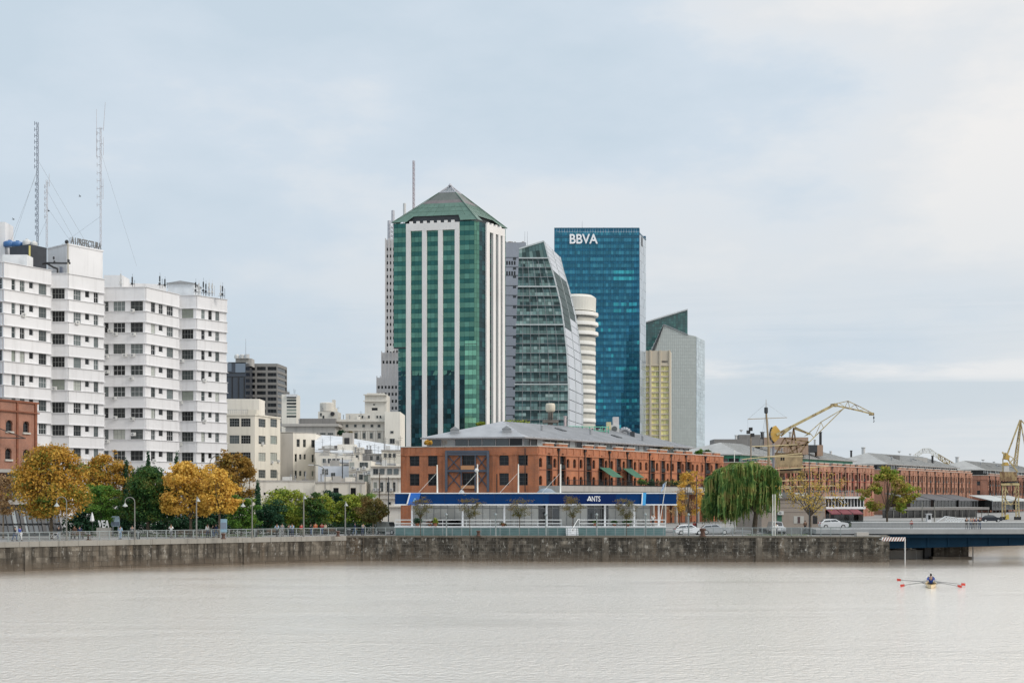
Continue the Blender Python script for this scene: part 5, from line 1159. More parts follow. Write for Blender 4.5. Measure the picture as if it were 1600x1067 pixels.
m.build('duct', plain('duct_metal', (.35, .36, .38), .35, .6), t); m = MB(); m.box(*P(952, 690, 299), *P(990, 684, 303)); m.box(*P(985, 688, 299), *P(990.5, 675, 301)); m.build('base_frame', darkmetal, t)
m = MB(); q = P(960, 670, 298.95); m.tube(q, q + Vector((0, -.06, 0)), .6, .6, 12); m.build('fan_grille', plain('fan_dark', (.1, .11, .11)), t)
t = thing('vent_stack', 'pinkish vent stack standing beside the roof pipework', 'vent', P(883, 680, 285)); m = MB(); m.tube(P(883, 682, 285), P(883, 651, 285), .28, .26, 8); m.tube(P(883, 651.5, 285), P(883, 650, 285), .36, .36, 8); m.build('stack', plain('pink_stack', (.5, .42, .42), .6), t)
# warehouse 2, 3, 4
c2 = (4.55 + .6656 * 75 , 325); c2 = (PX(1178, 328), 328); d2 = Vector((.5536, .8328))
cR2 = (PX(1366, 396), 396); d2 = (Vector(cR2) - Vector(c2)); L2 = d2.length; d2.normalize()
ar2 = [4.2 + 9.4 * k + s for k in range(9) for s in (0, 4.0)]; sm2 = [4.2 + 9.4 * k + s for k in range(9) for s in (-2.2, 1.8 + .2, 6.2)]
ar2 = [u for u in ar2 if u < L2 - 2]; sm2 = [u for u in sm2 if 1 < u < L2 - 1 and all(abs(u - a) > 1.6 for a in ar2)]
trim_red = plain('red_trim_paint', (.30, .04, .03), .6)
wh2, f2w, ff2 = warehouse('pink brick warehouse with a green glazed attic behind the yellow crane', c2, d2, e1, L2, 25, 16.9, brick_b, ar2, sm2, [2.1 + 9.4 * k for k in range(8)], (14.3, 11.1), (4, L2 - 3, 5, 21, 18.9), 22.0, rooflight, plain('green_frame', (.035, .25, .16), .5), True, None, 8, trim_red)
c3 = (PX(1402, 416), 416); cR3 = (PX(1519, 480), 480); d3 = Vector(cR3) - Vector(c3); L3 = d3.length; d3.normalize()
ar3 = [3 + 8.4 * k + s for k in range(10) for s in (0, 3.4)]; ar3 = [u for u in ar3 if u < L3 - 1.5]; sm3 = [u for u in (1.2 + 8.4 * k + s for k in range(10) for s in (3.6, 6.0, 7.2)) if u < L3 - 1 and all(abs(u - a) > 1.55 for a in ar3)]
wh3, f3w, ff3 = warehouse('long brick warehouse with grey awning terraces, third of the row', c3, d3, e1, L3, 25, 16.85, brick_b, ar3, sm3, [2.0 + 8.4 * k for k in range(9)], (14.4, 11.2), (3, L3 - 2, 4.5, 21, 18.6), 22.2, rooflight, darkmetal, True, None, 9)
c4 = (PX(1543, 486), 486); cR4 = (PX(1640, 570), 570); d4 = Vector(cR4) - Vector(c4); L4 = d4.length; d4.normalize()
ar4 = [4 + 8.4 * k + s for k in range(12) for s in (0, 3.6)]; ar4 = [u for u in ar4 if u < L4 - 2]; sm4 = [u for u in (1.6 + 8.4 * k + s for k in range(12) for s in (0, 4.2, 6.2)) if u < L4 - 1 and all(abs(u - a) > 1.6 for a in ar4)]
def front4(ff): return [(ff.rect(1526.5, y, 1531.5, y + 6.5), (1, 2, .12, None), winframe) for y in (751.5, 766)]
wh4, f4w, ff4 = warehouse('farthest brick warehouse, its gable with two square windows behind the right crane', c4, d4, Vector((-1, .05)).normalized(), L4, 22, 16.2, brick_c, ar4, sm4, [2 + 8.4 * k for k in range(12)], (13.6, 10.4), (2, L4 - 2, 2, 20, 18.2), 21.5, rooflight, darkmetal, True, front4, 9)
# machine rooms and vents on roofs 2-4
def roomed(label, x0, x1, Y, dep, y0, y1, mat, cat='plant room'):
    b, f, fr = simple_block('plant_room', label, cat, pl(x0, Y), pl(x1, Y), dep, PZ(y1, Y), PZ(y0, Y), mat, darkconc); return b, f
tanm = stucco('tan_render', (.38, .27, .20), .5, (.15, .12, .1))
roomed('long brown plant room on the cream warehouse roof left of the mast', 1116, 1192, 352, 8, 686, 698, darkconc); roomed('tan plant room behind the crane machinery', 1190, 1263, 362, 9, 683, 710, tanm)
roomed('small grey rooftop cabin on the brown plant room', 1155, 1188, 355, 5, 679, 690, darkconc); roomed('brown chimney base right of the crane jib', 1277, 1286, 372, 3, 695, 712, tanm); roomed('dark roof machine box beside the chimney base', 1264, 1277, 372, 4, 695, 706, darkmetal)
roomed('grey lift housing on the third warehouse roof', 1375, 1406, 440, 6, 711, 724, darkconc); roomed('pale louvred plant room beneath the far white crane', 1414, 1449, 460, 6, 715, 728, greywall); roomed('grey stepped plant room on the farthest roof', 1514, 1539, 520, 6, 722, 737, greywall)
roomed('dark plant room beside the right crane', 1549, 1566, 540, 6, 729, 738, darkconc)
def stack(label, x, y0, y1, Y, r, mat): t = thing('vent_stack', label, 'vent', P(x, y1, Y)); m = MB(); m.tube(P(x, y1, Y), P(x, y0, Y), r, r, 8); m.build('pipe', mat, t); m = MB(); m.tube(P(x, y0 + .6, Y), P(x, y0 - .4, Y), r * 1.35, r * 1.35, 8); m.build('cap', mat, t)
stack('tall black flue on the chimney base right of the crane', 1282, 675, 697, 373, .35, black); stack('black flue just right of the ship mast', 1191, 675, 696, 356, .42, black); stack('pale broad steel vent on the right warehouse roofs', 1349, 699, 714, 430, .55, wt)
stack('short dark flue left of the broad steel vent', 1330, 704, 714, 420, .3, black); stack('slim grey vent above the green attic end', 1298, 705, 722, 400, .32, wt); stack('grey vent standing on the farthest roof ridge', 1495.5, 714, 726, 505, .6, wt); stack('dark vent under the far white crane', 1457, 712, 724, 465, .35, black)
stack('grey tube vent behind the crane jib', 1235, 675, 690, 366, .4, wt); stack('thin vent on the tan plant room edge', 1273, 687, 698, 374, .25, wt); stack('squat vent on the brown plant room', 1150, 680, 688, 354, .3, wt)
def dish(label, x, y, Y, r): t = thing('satellite_dish', label, 'dish', P(x, y, Y)); m = MB(); m.tube(P(x, y + r * 2.2 * FPX / Y * .5, Y), P(x, y, Y), .06, n=5); m.build('post', greymetal, t); m = MB(); q = P(x, y, Y); m.lathe((q.x, q.y, q.z), [(r * .2, -.15), (r * .8, .05), (r, .25)], 12); m.build('bowl', wt, t)
for a in (('dish on the brown plant room, left of the mast', 1158, 673, 356, .45), ('dish above the grey lift housing', 1405, 706, 442, .55), ('dish on the farthest stepped plant room', 1536, 719, 522, .7), ('dish on the dark plant room by the right crane', 1553, 722, 541, .6), ('dish on the ridge by the pale louvred plant room', 1422, 710, 462, .45)): dish(*a)
# big pale roofline building beyond the first warehouse (cream hip roof with green eaves)
# terrace pavilions with dark awnings in front of warehouse 3 and 4
encl = glass('terrace_glass', (.02, .022, .022), .1, .6)
def terrace(label, f, w, x0, x1, y_back, y_front, y_bot, mat):
    g = Fac(f.p(0, 0, w).xy, f.p(f.L, 0, w).xy); u0, u1 = g.u(x0), g.u(x1); vf = g.v((x0 + x1) / 2, y_front); vb = vf + 1.9
    t = thing('terrace_pavilion', label, 'pavilion', f.p(u0, 0, w)); m = MB(); m.prism([f.p(u0 - 1.6, vb, .5), f.p(u1 - 1.6, vb, .5), f.p(u1, vf, w), f.p(u0, vf, w)], (0, 0, .18)); m.build('awning', mat, t)
    m = MB(); lo = vf - 2.6; Fac(f.p(u0, 0, w - .4).xy, f.p(u1, 0, w - .4).xy, GZ).wall(m, vf, v0=lo); Fac(f.p(u0, 0, .5).xy, f.p(u0, 0, w - .4).xy, GZ).wall(m, vf + .4, v0=lo); f.slab(m, u0, u1, lo - .3, lo, .5, w); m.build('glass_screen', encl, t); m = MB()
    for k in range(7): u = u0 + (u1 - u0) * k / 6; m.tube(f.p(u, 0, w - .3), f.p(u, vf, w - .3), .07, n=5)
    m.build('post', greymetal, t); return t
terrace('dark grey awning terrace nearest to the green and yellow tree', f3w, 8, 1425, 1455, 772, 781.5, 792, dark_awn); terrace('dark grey awning terrace in the middle of the third warehouse front', f3w, 8, 1462, 1495, 773, 782, 793, dark_awn); terrace('dark grey awning terrace beside the square-windowed gable', f3w, 8, 1500, 1529, 775, 782.5, 793, dark_awn)
terrace('dark terrace with a pale awning left of the right crane', f4w, 8, 1552, 1584, 776, 783, 794, plain('pale_canvas', (.4, .42, .41), .8)); terrace('terrace with a pale awning at the right picture edge', f4w, 8, 1588, 1612, 777, 783, 794, MATS['pale_canvas'])
b, f, fr = simple_block('arcade', 'low dark arcade with slim posts at the foot of the third warehouse', 'arcade', pl(1398, 352), pl(1546, 372), 6, PZ(797, 352), PZ(793, 352), darkconc)
m = MB()
for k in range(15): u = f.L * k / 14; q = f.p(u, 0, -.4); m.tube((q.x, q.y, GZ), (q.x, q.y, q.z), .1, n=6)
m.build('post', polemat, b); m = MB(); fk = Fac(f.p(0, 0, -4).xy, f.p(f.L, 0, -4).xy); fk.wall(m, PZ(797, 352) - GZ); m.build('rear_glazing', encl, b)
# ================================================================== KIOSK AND GLASS RESTAURANT
stonek = stucco('pinkish_stone', (.34, .29, .25), .4, (.15, .13, .11))
b, f, fr = simple_block('kiosk_building', 'brown stone pavilion with a dark green door behind the bare yellow tree', 'building', pl(1190, 224), pl(1289, 226), 12, GZ, PZ(779, 225), stonek)
for nm, q, mt in (('door', (1214, 804, 1221.5, 820), green_awn), ('poster_window', (1240, 806, 1256, 817.5), glass('poster', (.55, .54, .5), .2, .2)), ('doorway', (1270, 805.5, 1277, 818), black)):
    a, c_, d_, e_ = f.rect(*q); m = MB(); f.slab(m, a, c_, d_, e_, -.05, .04); m.build(nm, mt, b)
m = MB(); a, c_, d_, e_ = f.rect(1246, 807, 1250, 817); f.slab(m, a, c_, d_, e_, .04, .06); m.build('poster_figure', plain('poster_dark', (.08, .05, .05)), b)
acbox(f, b, f.u(1214.5), f.v(1214, 804), 0, .95); m = MB()
for y in (786, 793, 800): f.slab(m, 0, f.L, f.v(1240, y), f.v(1240, y - .5), 0, .04)
f.slab(m, 0, f.L, f.v(1240, 779.5), f.v(1240, 777.5), -.3, .2); m.build('stone_course', plain('stone_joint', (.22, .19, .17), .9), b)
rs_ = thing('restaurant', 'glass-fronted restaurant with maroon awnings and a roof terrace rail', 'restaurant', P(1289, 820, 227)); f = Fac(pl(1289, 227), pl(1349, 229), GZ); g = MB(); zz = lambda y: f.v(1318, y)
panes(g, lambda u, v, k: f.p(u, v, k), span(.1, f.L, 12), [zz(791.5), zz(778.5)], .03); g.build('upper_glazing', pane_dark, rs_); g = MB(); panes(g, lambda u, v, k: f.p(u, v, -1.5 + k), span(0, f.L, 8), [0, zz(795)], .03); g.build('ground_glazing', encl, rs_)
m = MB()
for k in range(13): u = f.L * k / 12; f.slab(m, u - .04, u + .05, zz(791.5), zz(778.5), 0, .12)
f.slab(m, -.6, f.L + .2, zz(778.5), zz(776.8), -.1, .5); f.slab(m, 0, f.L + .2, zz(795), zz(791.5), -1.5, .35); m.build('white_frame', white_dim, rs_)
m = MB(); q0, q1 = f.p(0, zz(777), 0), f.p(f.L, zz(777), 0); m.prism([q0, q1, f.p(f.L, zz(777), -10), f.p(0, zz(777), -10)], (0, 0, .2)); Fac(f.p(f.L, 0, 0).xy, f.p(f.L, 0, -10).xy).wall(m, zz(777)); Fac(f.p(0, 0, -10).xy, f.p(0, 0, 0).xy).wall(m, zz(777)); m.build('roof', concrete, rs_)
for k in range(3):
    u0 = f.u(1289.5 + k * 17); u1 = f.u(1305 + k * 17); m = MB(); m.prism([f.p(u0, zz(795.5), .1), f.p(u1, zz(795.5), .1), f.p(u1, zz(802), 1.9), f.p(u0, zz(802), 1.9)], (0, 0, .05)); f.slab(m, u0, u1, zz(803.3), zz(802), 1.86, 1.9); m.build('awning', maroon, rs_)
m = MB(); f.slab(m, -3, f.L, zz(767), zz(766.4), -.3, -.24); f.slab(m, -3, f.L, zz(771.5), zz(771), -.3, -.25)
for k in range(30): u = -3 + (f.L + 3) * k / 29; f.slab(m, u, u + .05, zz(777), zz(766.5), -.3, -.25)
m.build('terrace_rail', railmat, rs_); m = MB()
for x in (1297, 1309, 1315): m.beam(f.p(f.u(x), zz(779), .15), f.p(f.u(x + 5), zz(786), .6), .2, .06)
m.build('sun_flap', white_dim, rs_)
# ================================================================== LEFT BRICK BUILDING AND TILTED GLASS RESTAURANT
A, B = pl(-45, 194), pl(58.5, 207.6); f = Fac(A, B); Hb = PZ(630, 207.6) - GZ; b = thing('brick_building', 'red brick building with arched windows at the left picture edge', 'building', (A[0], A[1], GZ)); m = MB(); rs = []
for x0, x1, y0 in ((9, 19.5, 656), (36, 45.5, 658), (8, 18, 700), (36, 45.5, 702), (-20, -10, 653), (-20, -10, 697)): rs.append(f.rect(x0, y0, x1, y0 + 17.5))
f.wall(m, Hb, rs, .4); n3 = -f.n * 22; C, D = (B[0] + n3.x, B[1] + n3.y), (A[0] + n3.x, A[1] + n3.y); Fac(B, C).wall(m, Hb); Fac(C, D).wall(m, Hb); Fac(D, A).wall(m, Hb); m.face([(*p, GZ + Hb - .5) for p in (A, B, C, D)]); m.build('wall', brick_c, b)
for r in rs: window(f, b, r, (2, 3, .08, brick_c), winframe, pane_dark, .35)
m = MB()
for x in (25, 53.5, -30): u = f.u(x); f.slab(m, u, u + .35, 0, Hb, 0, .18)
f.slab(m, 0, f.L + .2, f.v(30, 644.5), f.v(30, 642.5), 0, .25); f.slab(m, 0, f.L + .15, Hb - .15, Hb + .12, -.4, .2); m.build('brick_trim', bricktrim, b)
for r in rs: m = MB(); f.slab(m, r[0] - .15, r[1] + .15, r[2] - .25, r[2], 0, .2); m.build('sill', capm, b)
m = MB(); m.beam(f.p(f.u(-10), f.v(0, 668), .4), f.p(f.u(17), f.v(17, 685), 2.4), .1); m.beam(f.p(f.u(-10), f.v(0, 684), .4), f.p(f.u(18), f.v(17, 685), 2.4), .14); m.build('hoist_bracket', black, b)
rt = thing('restaurant', 'dark restaurant front of tilted glass panels under the left brick building', 'restaurant', P(20, 840, 190)); m = MB(); A, B = pl(-60, 192), pl(92, 197); f = Fac(A, B); zz = lambda y: f.v(40, y)
f.slab(m, 0, f.L, zz(788), zz(781), -8, .6); f.slab(m, 0, f.L - 4.5, zz(738), zz(733), -8, 1.0); m.build('concrete_slab', concrete, rt); m = MB(); f.slab(m, 0, f.L + .2, zz(796), zz(788), -8, .3); f.slab(m, 0, f.L, 0, .35, -8, 1.9); m.build('dark_canopy', darkmetal, rt)
m = MB(); Fac(f.p(0, 0, -7).xy, f.p(f.L, 0, -7).xy).wall(m, zz(735)); Fac(f.p(f.L, 0, -1).xy, f.p(f.L, 0, -7).xy).wall(m, zz(786)); m.build('rear_wall', darkconc, rt); g = MB(); mu = MB(); u = 0
tg = glass('tilted_glass', (.07, .08, .085), .06, .6, 1.0, (.28, .31, .31))
us_ = [f.u(x) for x in (-45, -30, -15, 0, 13, 22, 30, 37, 45, 53, 61, 69, 77, 86, 95)]
for a, c_ in zip(us_, us_[1:]):
    g.face([f.p(a + .08, .4, 1.6), f.p(c_ - .08, .4, 1.6), f.p(c_ - .55, zz(797), .2), f.p(a - .4, zz(797), .2)])
for i, a in enumerate(us_): w_ = .5 if i in (3, 7, 11, 13) else .12; mu.beam(f.p(a, .35, 1.65), f.p(a - .5, zz(796), .25), w_, .2)
mu.beam(f.p(0, 1.7, 1.2), f.p(f.L, 1.7, 1.2), .12); g.build('tilted_glazing', tg, rt); mu.build('mullion', black, rt)
g = MB(); q = [f.p(f.u(18), zz(778), .3), f.p(f.u(25), zz(778), .3), f.p(f.u(24), zz(743), .9), f.p(f.u(17), zz(743), .9)]; g.face(q); q = [f.p(f.u(26), zz(778), .3), f.p(f.u(35), zz(778), .3), f.p(f.u(34), zz(743), .9), f.p(f.u(25.3), zz(743), .9)]; g.face(q); g.build('upper_glazing', glass('pale_tilted_glass', (.34, .37, .38), .1, .3, .8), rt)
# ================================================================== BLUE-ROOFED PAVILION
pv = thing('pavilion', 'long low pavilion with a navy blue fascia and white lettering on the quay', 'pavilion', (PX(617, 200), 200, GZ)); f = Fac(pl(617, 200), pl(1057, 200)); Lp = f.L
navy_name = plain('deep_navy', (.002, .018, .095), .6, 0, .05); navy_name.node_tree.nodes['Principled BSDF'].inputs['Specular IOR Level'].default_value = .12; zf1, zf0 = PZ(771, 200) - GZ, PZ(787.3, 200) - GZ; m = MB(); f.slab(m, 0, Lp, zf0, zf1, -9, 0); m.build('fascia', navy_sign, pv)
m = MB()
for k in range(1, 17): f.slab(m, Lp * k / 17 - .02, Lp * k / 17 + .02, zf0, zf1, 0, .012)
for v_ in (.36, .70): f.slab(m, 0, Lp, zf0 + (zf1 - zf0) * v_, zf0 + (zf1 - zf0) * v_ + .02, 0, .008)
m.build('panel_joint', plain('joint_navy', (.002, .012, .05), .6), pv)
m = MB(); f.slab(m, -.08, Lp + .08, zf1, zf1 + .13, -9.1, .08); f.slab(m, -.08, Lp + .08, zf0 - .16, zf0, -9.1, .08); m.build('white_trim', white_dim, pv)
m = MB(); f.slab(m, f.u(858), f.u(962), zf0 + .02, zf1 - .02, 0, .03); m.build('name_panel', navy_name, pv)
wl = plain('white_lettering', (.8, .8, .82), .5)
sign_text(f, pv, 'NTS', f.u(924.6), f.u(938), f.v(930, 783.2), f.v(930, 774.8), wl, .03, .03)
m = MB(); a0, a1, zt_, zb_ = f.u(917.2), f.u(924.2), f.v(920, 774.6), f.v(920, 783.2); mid_ = f.u(921)
for p, q in (((a0 + .08, zb_ + .08), (mid_, zt_ - .05)), ((mid_, zt_ - .05), (a1 - .08, zb_ + .08)), ((a0, zb_ + .2), (a1, zb_ + .2))): m.beam(f.p(p[0], p[1], .06), f.p(q[0], q[1], .06), .05, .13, up=(0, 1, 0)) if False else m.tube(f.p(p[0], p[1], .06), f.p(q[0], q[1], .06), .075, n=4)
m.build('sign_lettering', wl, pv)
def slant(mbx, x0, x1, y0, y1, sl, w0, w1): mbx.prism([f.p(f.u(x0), f.v(x0, y1), w1), f.p(f.u(x1), f.v(x0, y1), w1), f.p(f.u(x1 + sl), f.v(x0, y0), w1), f.p(f.u(x0 + sl), f.v(x0, y0), w1)], -Vector((f.n.x, f.n.y, 0)) * (w1 - w0))
m = MB(); slant(m, 637, 652, 789, 770, 0, .1, .2) if False else slant(m, 637, 652.5, 770.2, 788.8, 5, .08, .2); m.build('blue_logo_panel', bright_blue, pv)
m = MB(); slant(m, 634.8, 637, 770.2, 788.8, 5, .08, .2); m.build('white_strip', white_dim, pv); m = MB()
for p, q in (((646, 783.5), (648.5, 778)), ((648.5, 778), (651, 783.5)), ((645.5, 783.2), (651.2, 783.2))): m.tube(f.p(f.u(p[0]), f.v(p[0], p[1]), .22), f.p(f.u(q[0]), f.v(q[0], q[1]), .22), .05, n=4)
m.build('logo_mark', plain('pale_cyan', (.25, .6, .8)), pv)
m = MB(); slant(m, 1003.5, 1008.5, 769.5, 789, 1.2, .08, .2); m.build('sky_blue_panel', sky_blue, pv); m = MB(); slant(m, 1001.8, 1003.5, 769.5, 789, 1.2, .08, .2); m.build('white_strip', white_dim, pv)
pan_l = glass('frosted_panel', (.58, .58, .55), .2, .18, .5); pan_d = glass('shop_glass', (.05, .05, .05), .06, .6, 1)
fg = Fac(pl(645, 204.5), pl(1016, 204.5)); FLZ = PZ(822, 199) - GZ; g = MB(); us_ = span(0, fg.L, 34)
dark_set = [(845, 870), (916, 948), (960, 966), (1000, 1006)]
panes(g, lambda u, v, k: fg.p(u, v, k), us_, [FLZ, FLZ + 2.5, zf0 - .1], .01, lambda i, j: 1 if any(a < 800 + (fg.A.x + us_[i] + .5) * FPX / 204.5 < c_ for a, c_ in dark_set) else 0); g.build('front_glazing', [pan_l, pan_d], pv)
m = MB(); fg.slab(m, 0, fg.L, FLZ, zf0, -.5, -.12); Fac(fg.p(0, 0, -5).xy, fg.p(0, 0, 0).xy).wall(m, zf0); Fac(fg.p(fg.L, 0, 0).xy, fg.p(fg.L, 0, -5).xy).wall(m, zf0); m.build('core_wall', greywall, pv); m = MB()
for u in us_: fg.slab(m, u - .03, u + .04, FLZ, zf0 - .1, .0, .08)
fg.slab(m, 0, fg.L, FLZ + 2.46, FLZ + 2.54, .02, .1); m.build('mullion', greymetal, pv)
for x in (643, 722.5, 788, 854.5, 946, 992, 1030.5): m = MB(); u = f.u(x); f.slab(m, u - .13, u + .13, FLZ, zf0 - .16, -1.2, -.9); m.build('column', white_dim, pv)
fd = Fac(pl(617, 198.2), pl(1040, 198.2)); m = MB(); fd.slab(m, 0, fd.L, 0, FLZ - .12, -8, 0); m.build('deck_base', teal, pv); m = MB(); fd.slab(m, -.05, fd.L + .05, FLZ - .12, FLZ, -8, .08); m.build('deck_floor', white_dim, pv)
for ua, ub in ((617, 878), (905, 1040)):
    m = MB(); u0, u1 = fd.u(ua), fd.u(ub); n = max(2, int((u1 - u0) / 3.2))
    for z in (.42, .92): fd.slab(m, u0, u1, FLZ + z - .06, FLZ + z + .06, -.12, -.0)
    for k in range(n + 1): u = u0 + (u1 - u0 - .07) * k / n; fd.slab(m, u, u + .07, FLZ, FLZ + .98, -.11, -.03)
    m.build('deck_rail', whiterail, pv)
m = MB()
for k in range(5): fd.slab(m, fd.u(884), fd.u(903), .22 * k, .22 * k + .2, .1, 1.7 - .32 * k)
m.build('steps', white_dim, pv); m = MB(); m.path([fd.p(fd.u(891), .6, 1.6), fd.p(fd.u(903), FLZ + 1, .1), fd.p(fd.u(906), FLZ + 1, -.06)], .05); m.tube(fd.p(fd.u(891), 0, 1.6), fd.p(fd.u(891), .6, 1.6), .05); m.build('stair_rail', whiterail, pv)
polew = plain('white_pole', (.72, .71, .66), .5)
for x, yt in ((683, 726), (746, 725), (810, 725), (876, 725)):
    m = MB(); m.tube(f.p(f.u(x), zf1, -.8), P(x, yt, 200.8), .13, .09); m.build('roof_mast', polew, pv); m = MB(); m.tube(P(x, 738, 200.9), P(x - 30, 770.5, 206), .03, n=4); m.build('stay', polew, pv)
m = MB(); m.blob(P(744.7, 734.5, 200.5), .3, .25, .3, 5); m.build('floodlight', wt, pv)
m = MB()
for x0, x1 in ((672, 717), (700, 719)): f.slab(m, f.u(x0), f.u(x1), FLZ, FLZ + .9, -3.5, -2.8)
m.build('counter', black, pv); m = MB(); f.slab(m, f.u(1040), f.u(1052), 0, .05, -9, -8); 
# rooftop things behind the fascia
for lab, x0, x1, y in (('grey arched roof vent behind the fascia, left of the pavilion middle', 715, 728, 765), ('low dome tarpaulin behind the pavilion fascia by the brick corner', 835, 872, 762)):
    c_ = P((x0 + x1) / 2, 771, 212); m = MB(); m.blob((c_.x, c_.y, c_.z - .8), PX(x1, 212) - c_.x, 1.5, PZ(y, 212) - c_.z + .8, 7); tag(m.build('roof_vent' if x0 < 800 else 'tarpaulin', roofmetal if x0 < 800 else plain('blue_grey_tarp', (.2, .24, .28), .6), smooth=True), lab, 'vent' if x0 < 800 else 'tarpaulin')
# ================================================================== BRIDGE
br = thing('bridge', 'low road bridge with a deep navy steel girder and grey parapet', 'bridge', (PX(1385, 199), 199, 0)); X0, X1 = PX(1372, 199), PX(1700, 199); z = lambda y: PZ(y, 199)
navy_steel = plain('navy_steel', (.003, .024, .05), .7, 0, .15); navy_steel.node_tree.nodes['Principled BSDF'].inputs['Specular IOR Level'].default_value = .15; par = stucco('parapet_grey', (.27, .275, .275), .35, (.2, .2, .2), .6)
m = MB(); m.box(X0, 199.3, z(840), X1, 209, z(834)); m.raw([(X0, 199.9, z(840)), (X1, 199.9, z(840)), (X1, 199.9, z(850)), (X0, 199.9, z(857.5)), (X0, 208, z(840)), (X1, 208, z(840)), (X1, 208, z(850)), (X0, 208, z(857.5))], [(0, 3, 2, 1), (4, 5, 6, 7), (3, 7, 6, 2), (0, 4, 7, 3), (1, 2, 6, 5), (0, 1, 5, 4)]); m.build('girder', navy_steel, br)
for k in range(12): m = MB(); x = X0 + 1.5 + 2.9 * k; m.beam((x, 199.75, z(840)), (x, 199.85, z(855.5 - k * .55)), .12, .25); m.build('girder_rib', navy_steel, br)
m = MB(); m.box(PX(1275, 199), 199.0, z(833.8), X1, 209, z(826.5)); m.build('deck', plain('deck_concrete', (.30, .305, .305), .6), br)
m = MB(); xx = PX(1330, 199)
while xx < X1: m.box(xx, 199.15, z(826.5), xx + .035, 199.2, z(816.2)); xx += .2
m.box(PX(1330, 199), 199.12, z(821.2), X1, 199.15, z(820.6)); m.build('parapet', plain('bar_grey', (.36, .37, .37), .5), br); m = MB(); m.box(PX(1330, 199), 199.05, z(816.2), X1, 199.4, z(815.2)); m.build('handrail', plain('pale_handrail', (.58, .6, .6), .5), br)
m = MB(); m.box(PX(1330, 209), 208.6, PZ(833, 209), PX(1700, 209), 208.8, PZ(816, 209)); m.build('far_parapet', par, br)
q = thing('bridge_pier', 'old stone pier under the blue bridge girder', 'pier', (PX(1430, 205), 205, 0)); m = MB(); m.box(PX(1455, 203), 203, -1, PX(1513.5, 203), 213, 2.0); m.box(PX(1455, 202), 201.2, -1, PX(1516, 202), 203, .35); m.build('stone_face', stone_c, q); m = MB(); m.box(PX(1385, 203), 204, -1, PX(1460, 203), 207, 1.2); m.build('low_wall', concrete, q); m = MB(); m.box(PX(1448, 202), 203, 0, PX(1462, 202), 208, 2.3); m.build('bearing', black, q)
t = thing('mooring_post', 'thin rusty post in the water beside the stone pier', 'post', (PX(1522, 198), 198.5, 0)); m = MB(); m.tube((PX(1522, 198), 198.5, -1), (PX(1522, 198), 198.5, 2.0), .07); m.build('shaft', darkmetal, t)
wb = thing('warning_board', 'red and white striped board on a white frame at the quay corner', 'warning sign', (PX(1413, 191), 191, 0)); m = MB(); xa, xb = PX(1378, 191), PX(1415, 191); zt_, zb_ = PZ(839, 191), PZ(845, 191); m.box(xa, 190.98, zb_, xb, 191.05, zt_); m.build('board', white_dim, wb); m = MB(); k = xa
while k < xb - .3: m.prism([(k, 190.95, zb_), (k + .17, 190.95, zb_), (min(k + .45, xb), 190.95, zt_), (min(k + .28, xb), 190.95, zt_)], (0, .02, 0)); k += .36
m.build('stripes', plain('faded_red', (.32, .17, .13), .7), wb); m = MB(); m.tube((xb - .05, 191.1, -1), (xb - .05, 191.1, zt_), .09); m.tube((xa + .1, 191.1, zt_ - .3), (xa + .1, 192.6, zt_ - .3), .08); m.build('post', wt, wb)
t = thing('handrail', 'small pale grab rail on the low wall under the bridge', 'rail', (PX(1433, 203), 203.5, 0)); m = MB(); m.path([(PX(1418, 203), 203.6, 1.0), (PX(1426, 203), 203.6, 1.35), (PX(1433, 203), 203.6, 1.3), (PX(1434, 203), 203.6, 0)], .05); m.build('rail', wt, t)
gw = thing('gangway', 'white lattice gangway sloping down beside the bridge deck', 'gangway', P(1470, 820, 212)); top_ = [(1465, 816), (1477, 806.5), (1490, 808), (1586, 822)]; bot = 0
for dY in (0, 2.2):
    m = MB(); n = 26; pr = None
    for k in range(n + 1):
        x = 1477 + (1586 - 1477) * k / n; a = P(x, interp([(1477, 806.5), (1490, 808), (1586, 822)], x), 212 + dY); c_ = P(x, interp([(1477, 814.8), (1513, 818.5), (1586, 827)], x), 212 + dY); m.beam(a, c_, .07)
        if pr: m.beam(pr[0], a, .12); m.beam(pr[1], c_, .14); m.beam(pr[0] if k % 2 else pr[1], c_ if k % 2 else a, .07); m.beam(pr[1] if k % 2 else pr[0], a if k % 2 else c_, .05)
        pr = (a, c_)
    m.beam(P(1462, 816, 212 + dY), P(1477, 806.5, 212 + dY), .12); m.beam(P(1465, 815.5, 212 + dY), P(1477, 814.8, 212 + dY), .12)
    m.build('lattice_side', plain('gangway_white', (.8, .82, .82), .5), gw); m = MB(); m.prism([P(1477, 815, 212), P(1586, 827, 212), P(1586, 827, 214.2), P(1477, 815, 214.2)], (0, 0, -.1)); m.build('walkway', greymetal, gw)
t = thing('control_booth', 'small white booth with a dark window by the bridge', 'booth', P(1452, 820, 216)); m = MB(); f = Fac(pl(1449, 216), pl(1455.5, 216)); f.slab(m, 0, f.L, 0, f.v(1452, 803), -.8, 0); m.build('body', white_dim, t); m = MB(); f.slab(m, .12, f.L - .12, f.v(1452, 811), f.v(1452, 804.5), -.05, .03); m.build('window', pane_dark, t); m = MB(); f.slab(m, -.1, f.L + .1, f.v(1452, 803), f.v(1452, 802.3), -.9, .1); m.build('roof', white_dim, t)
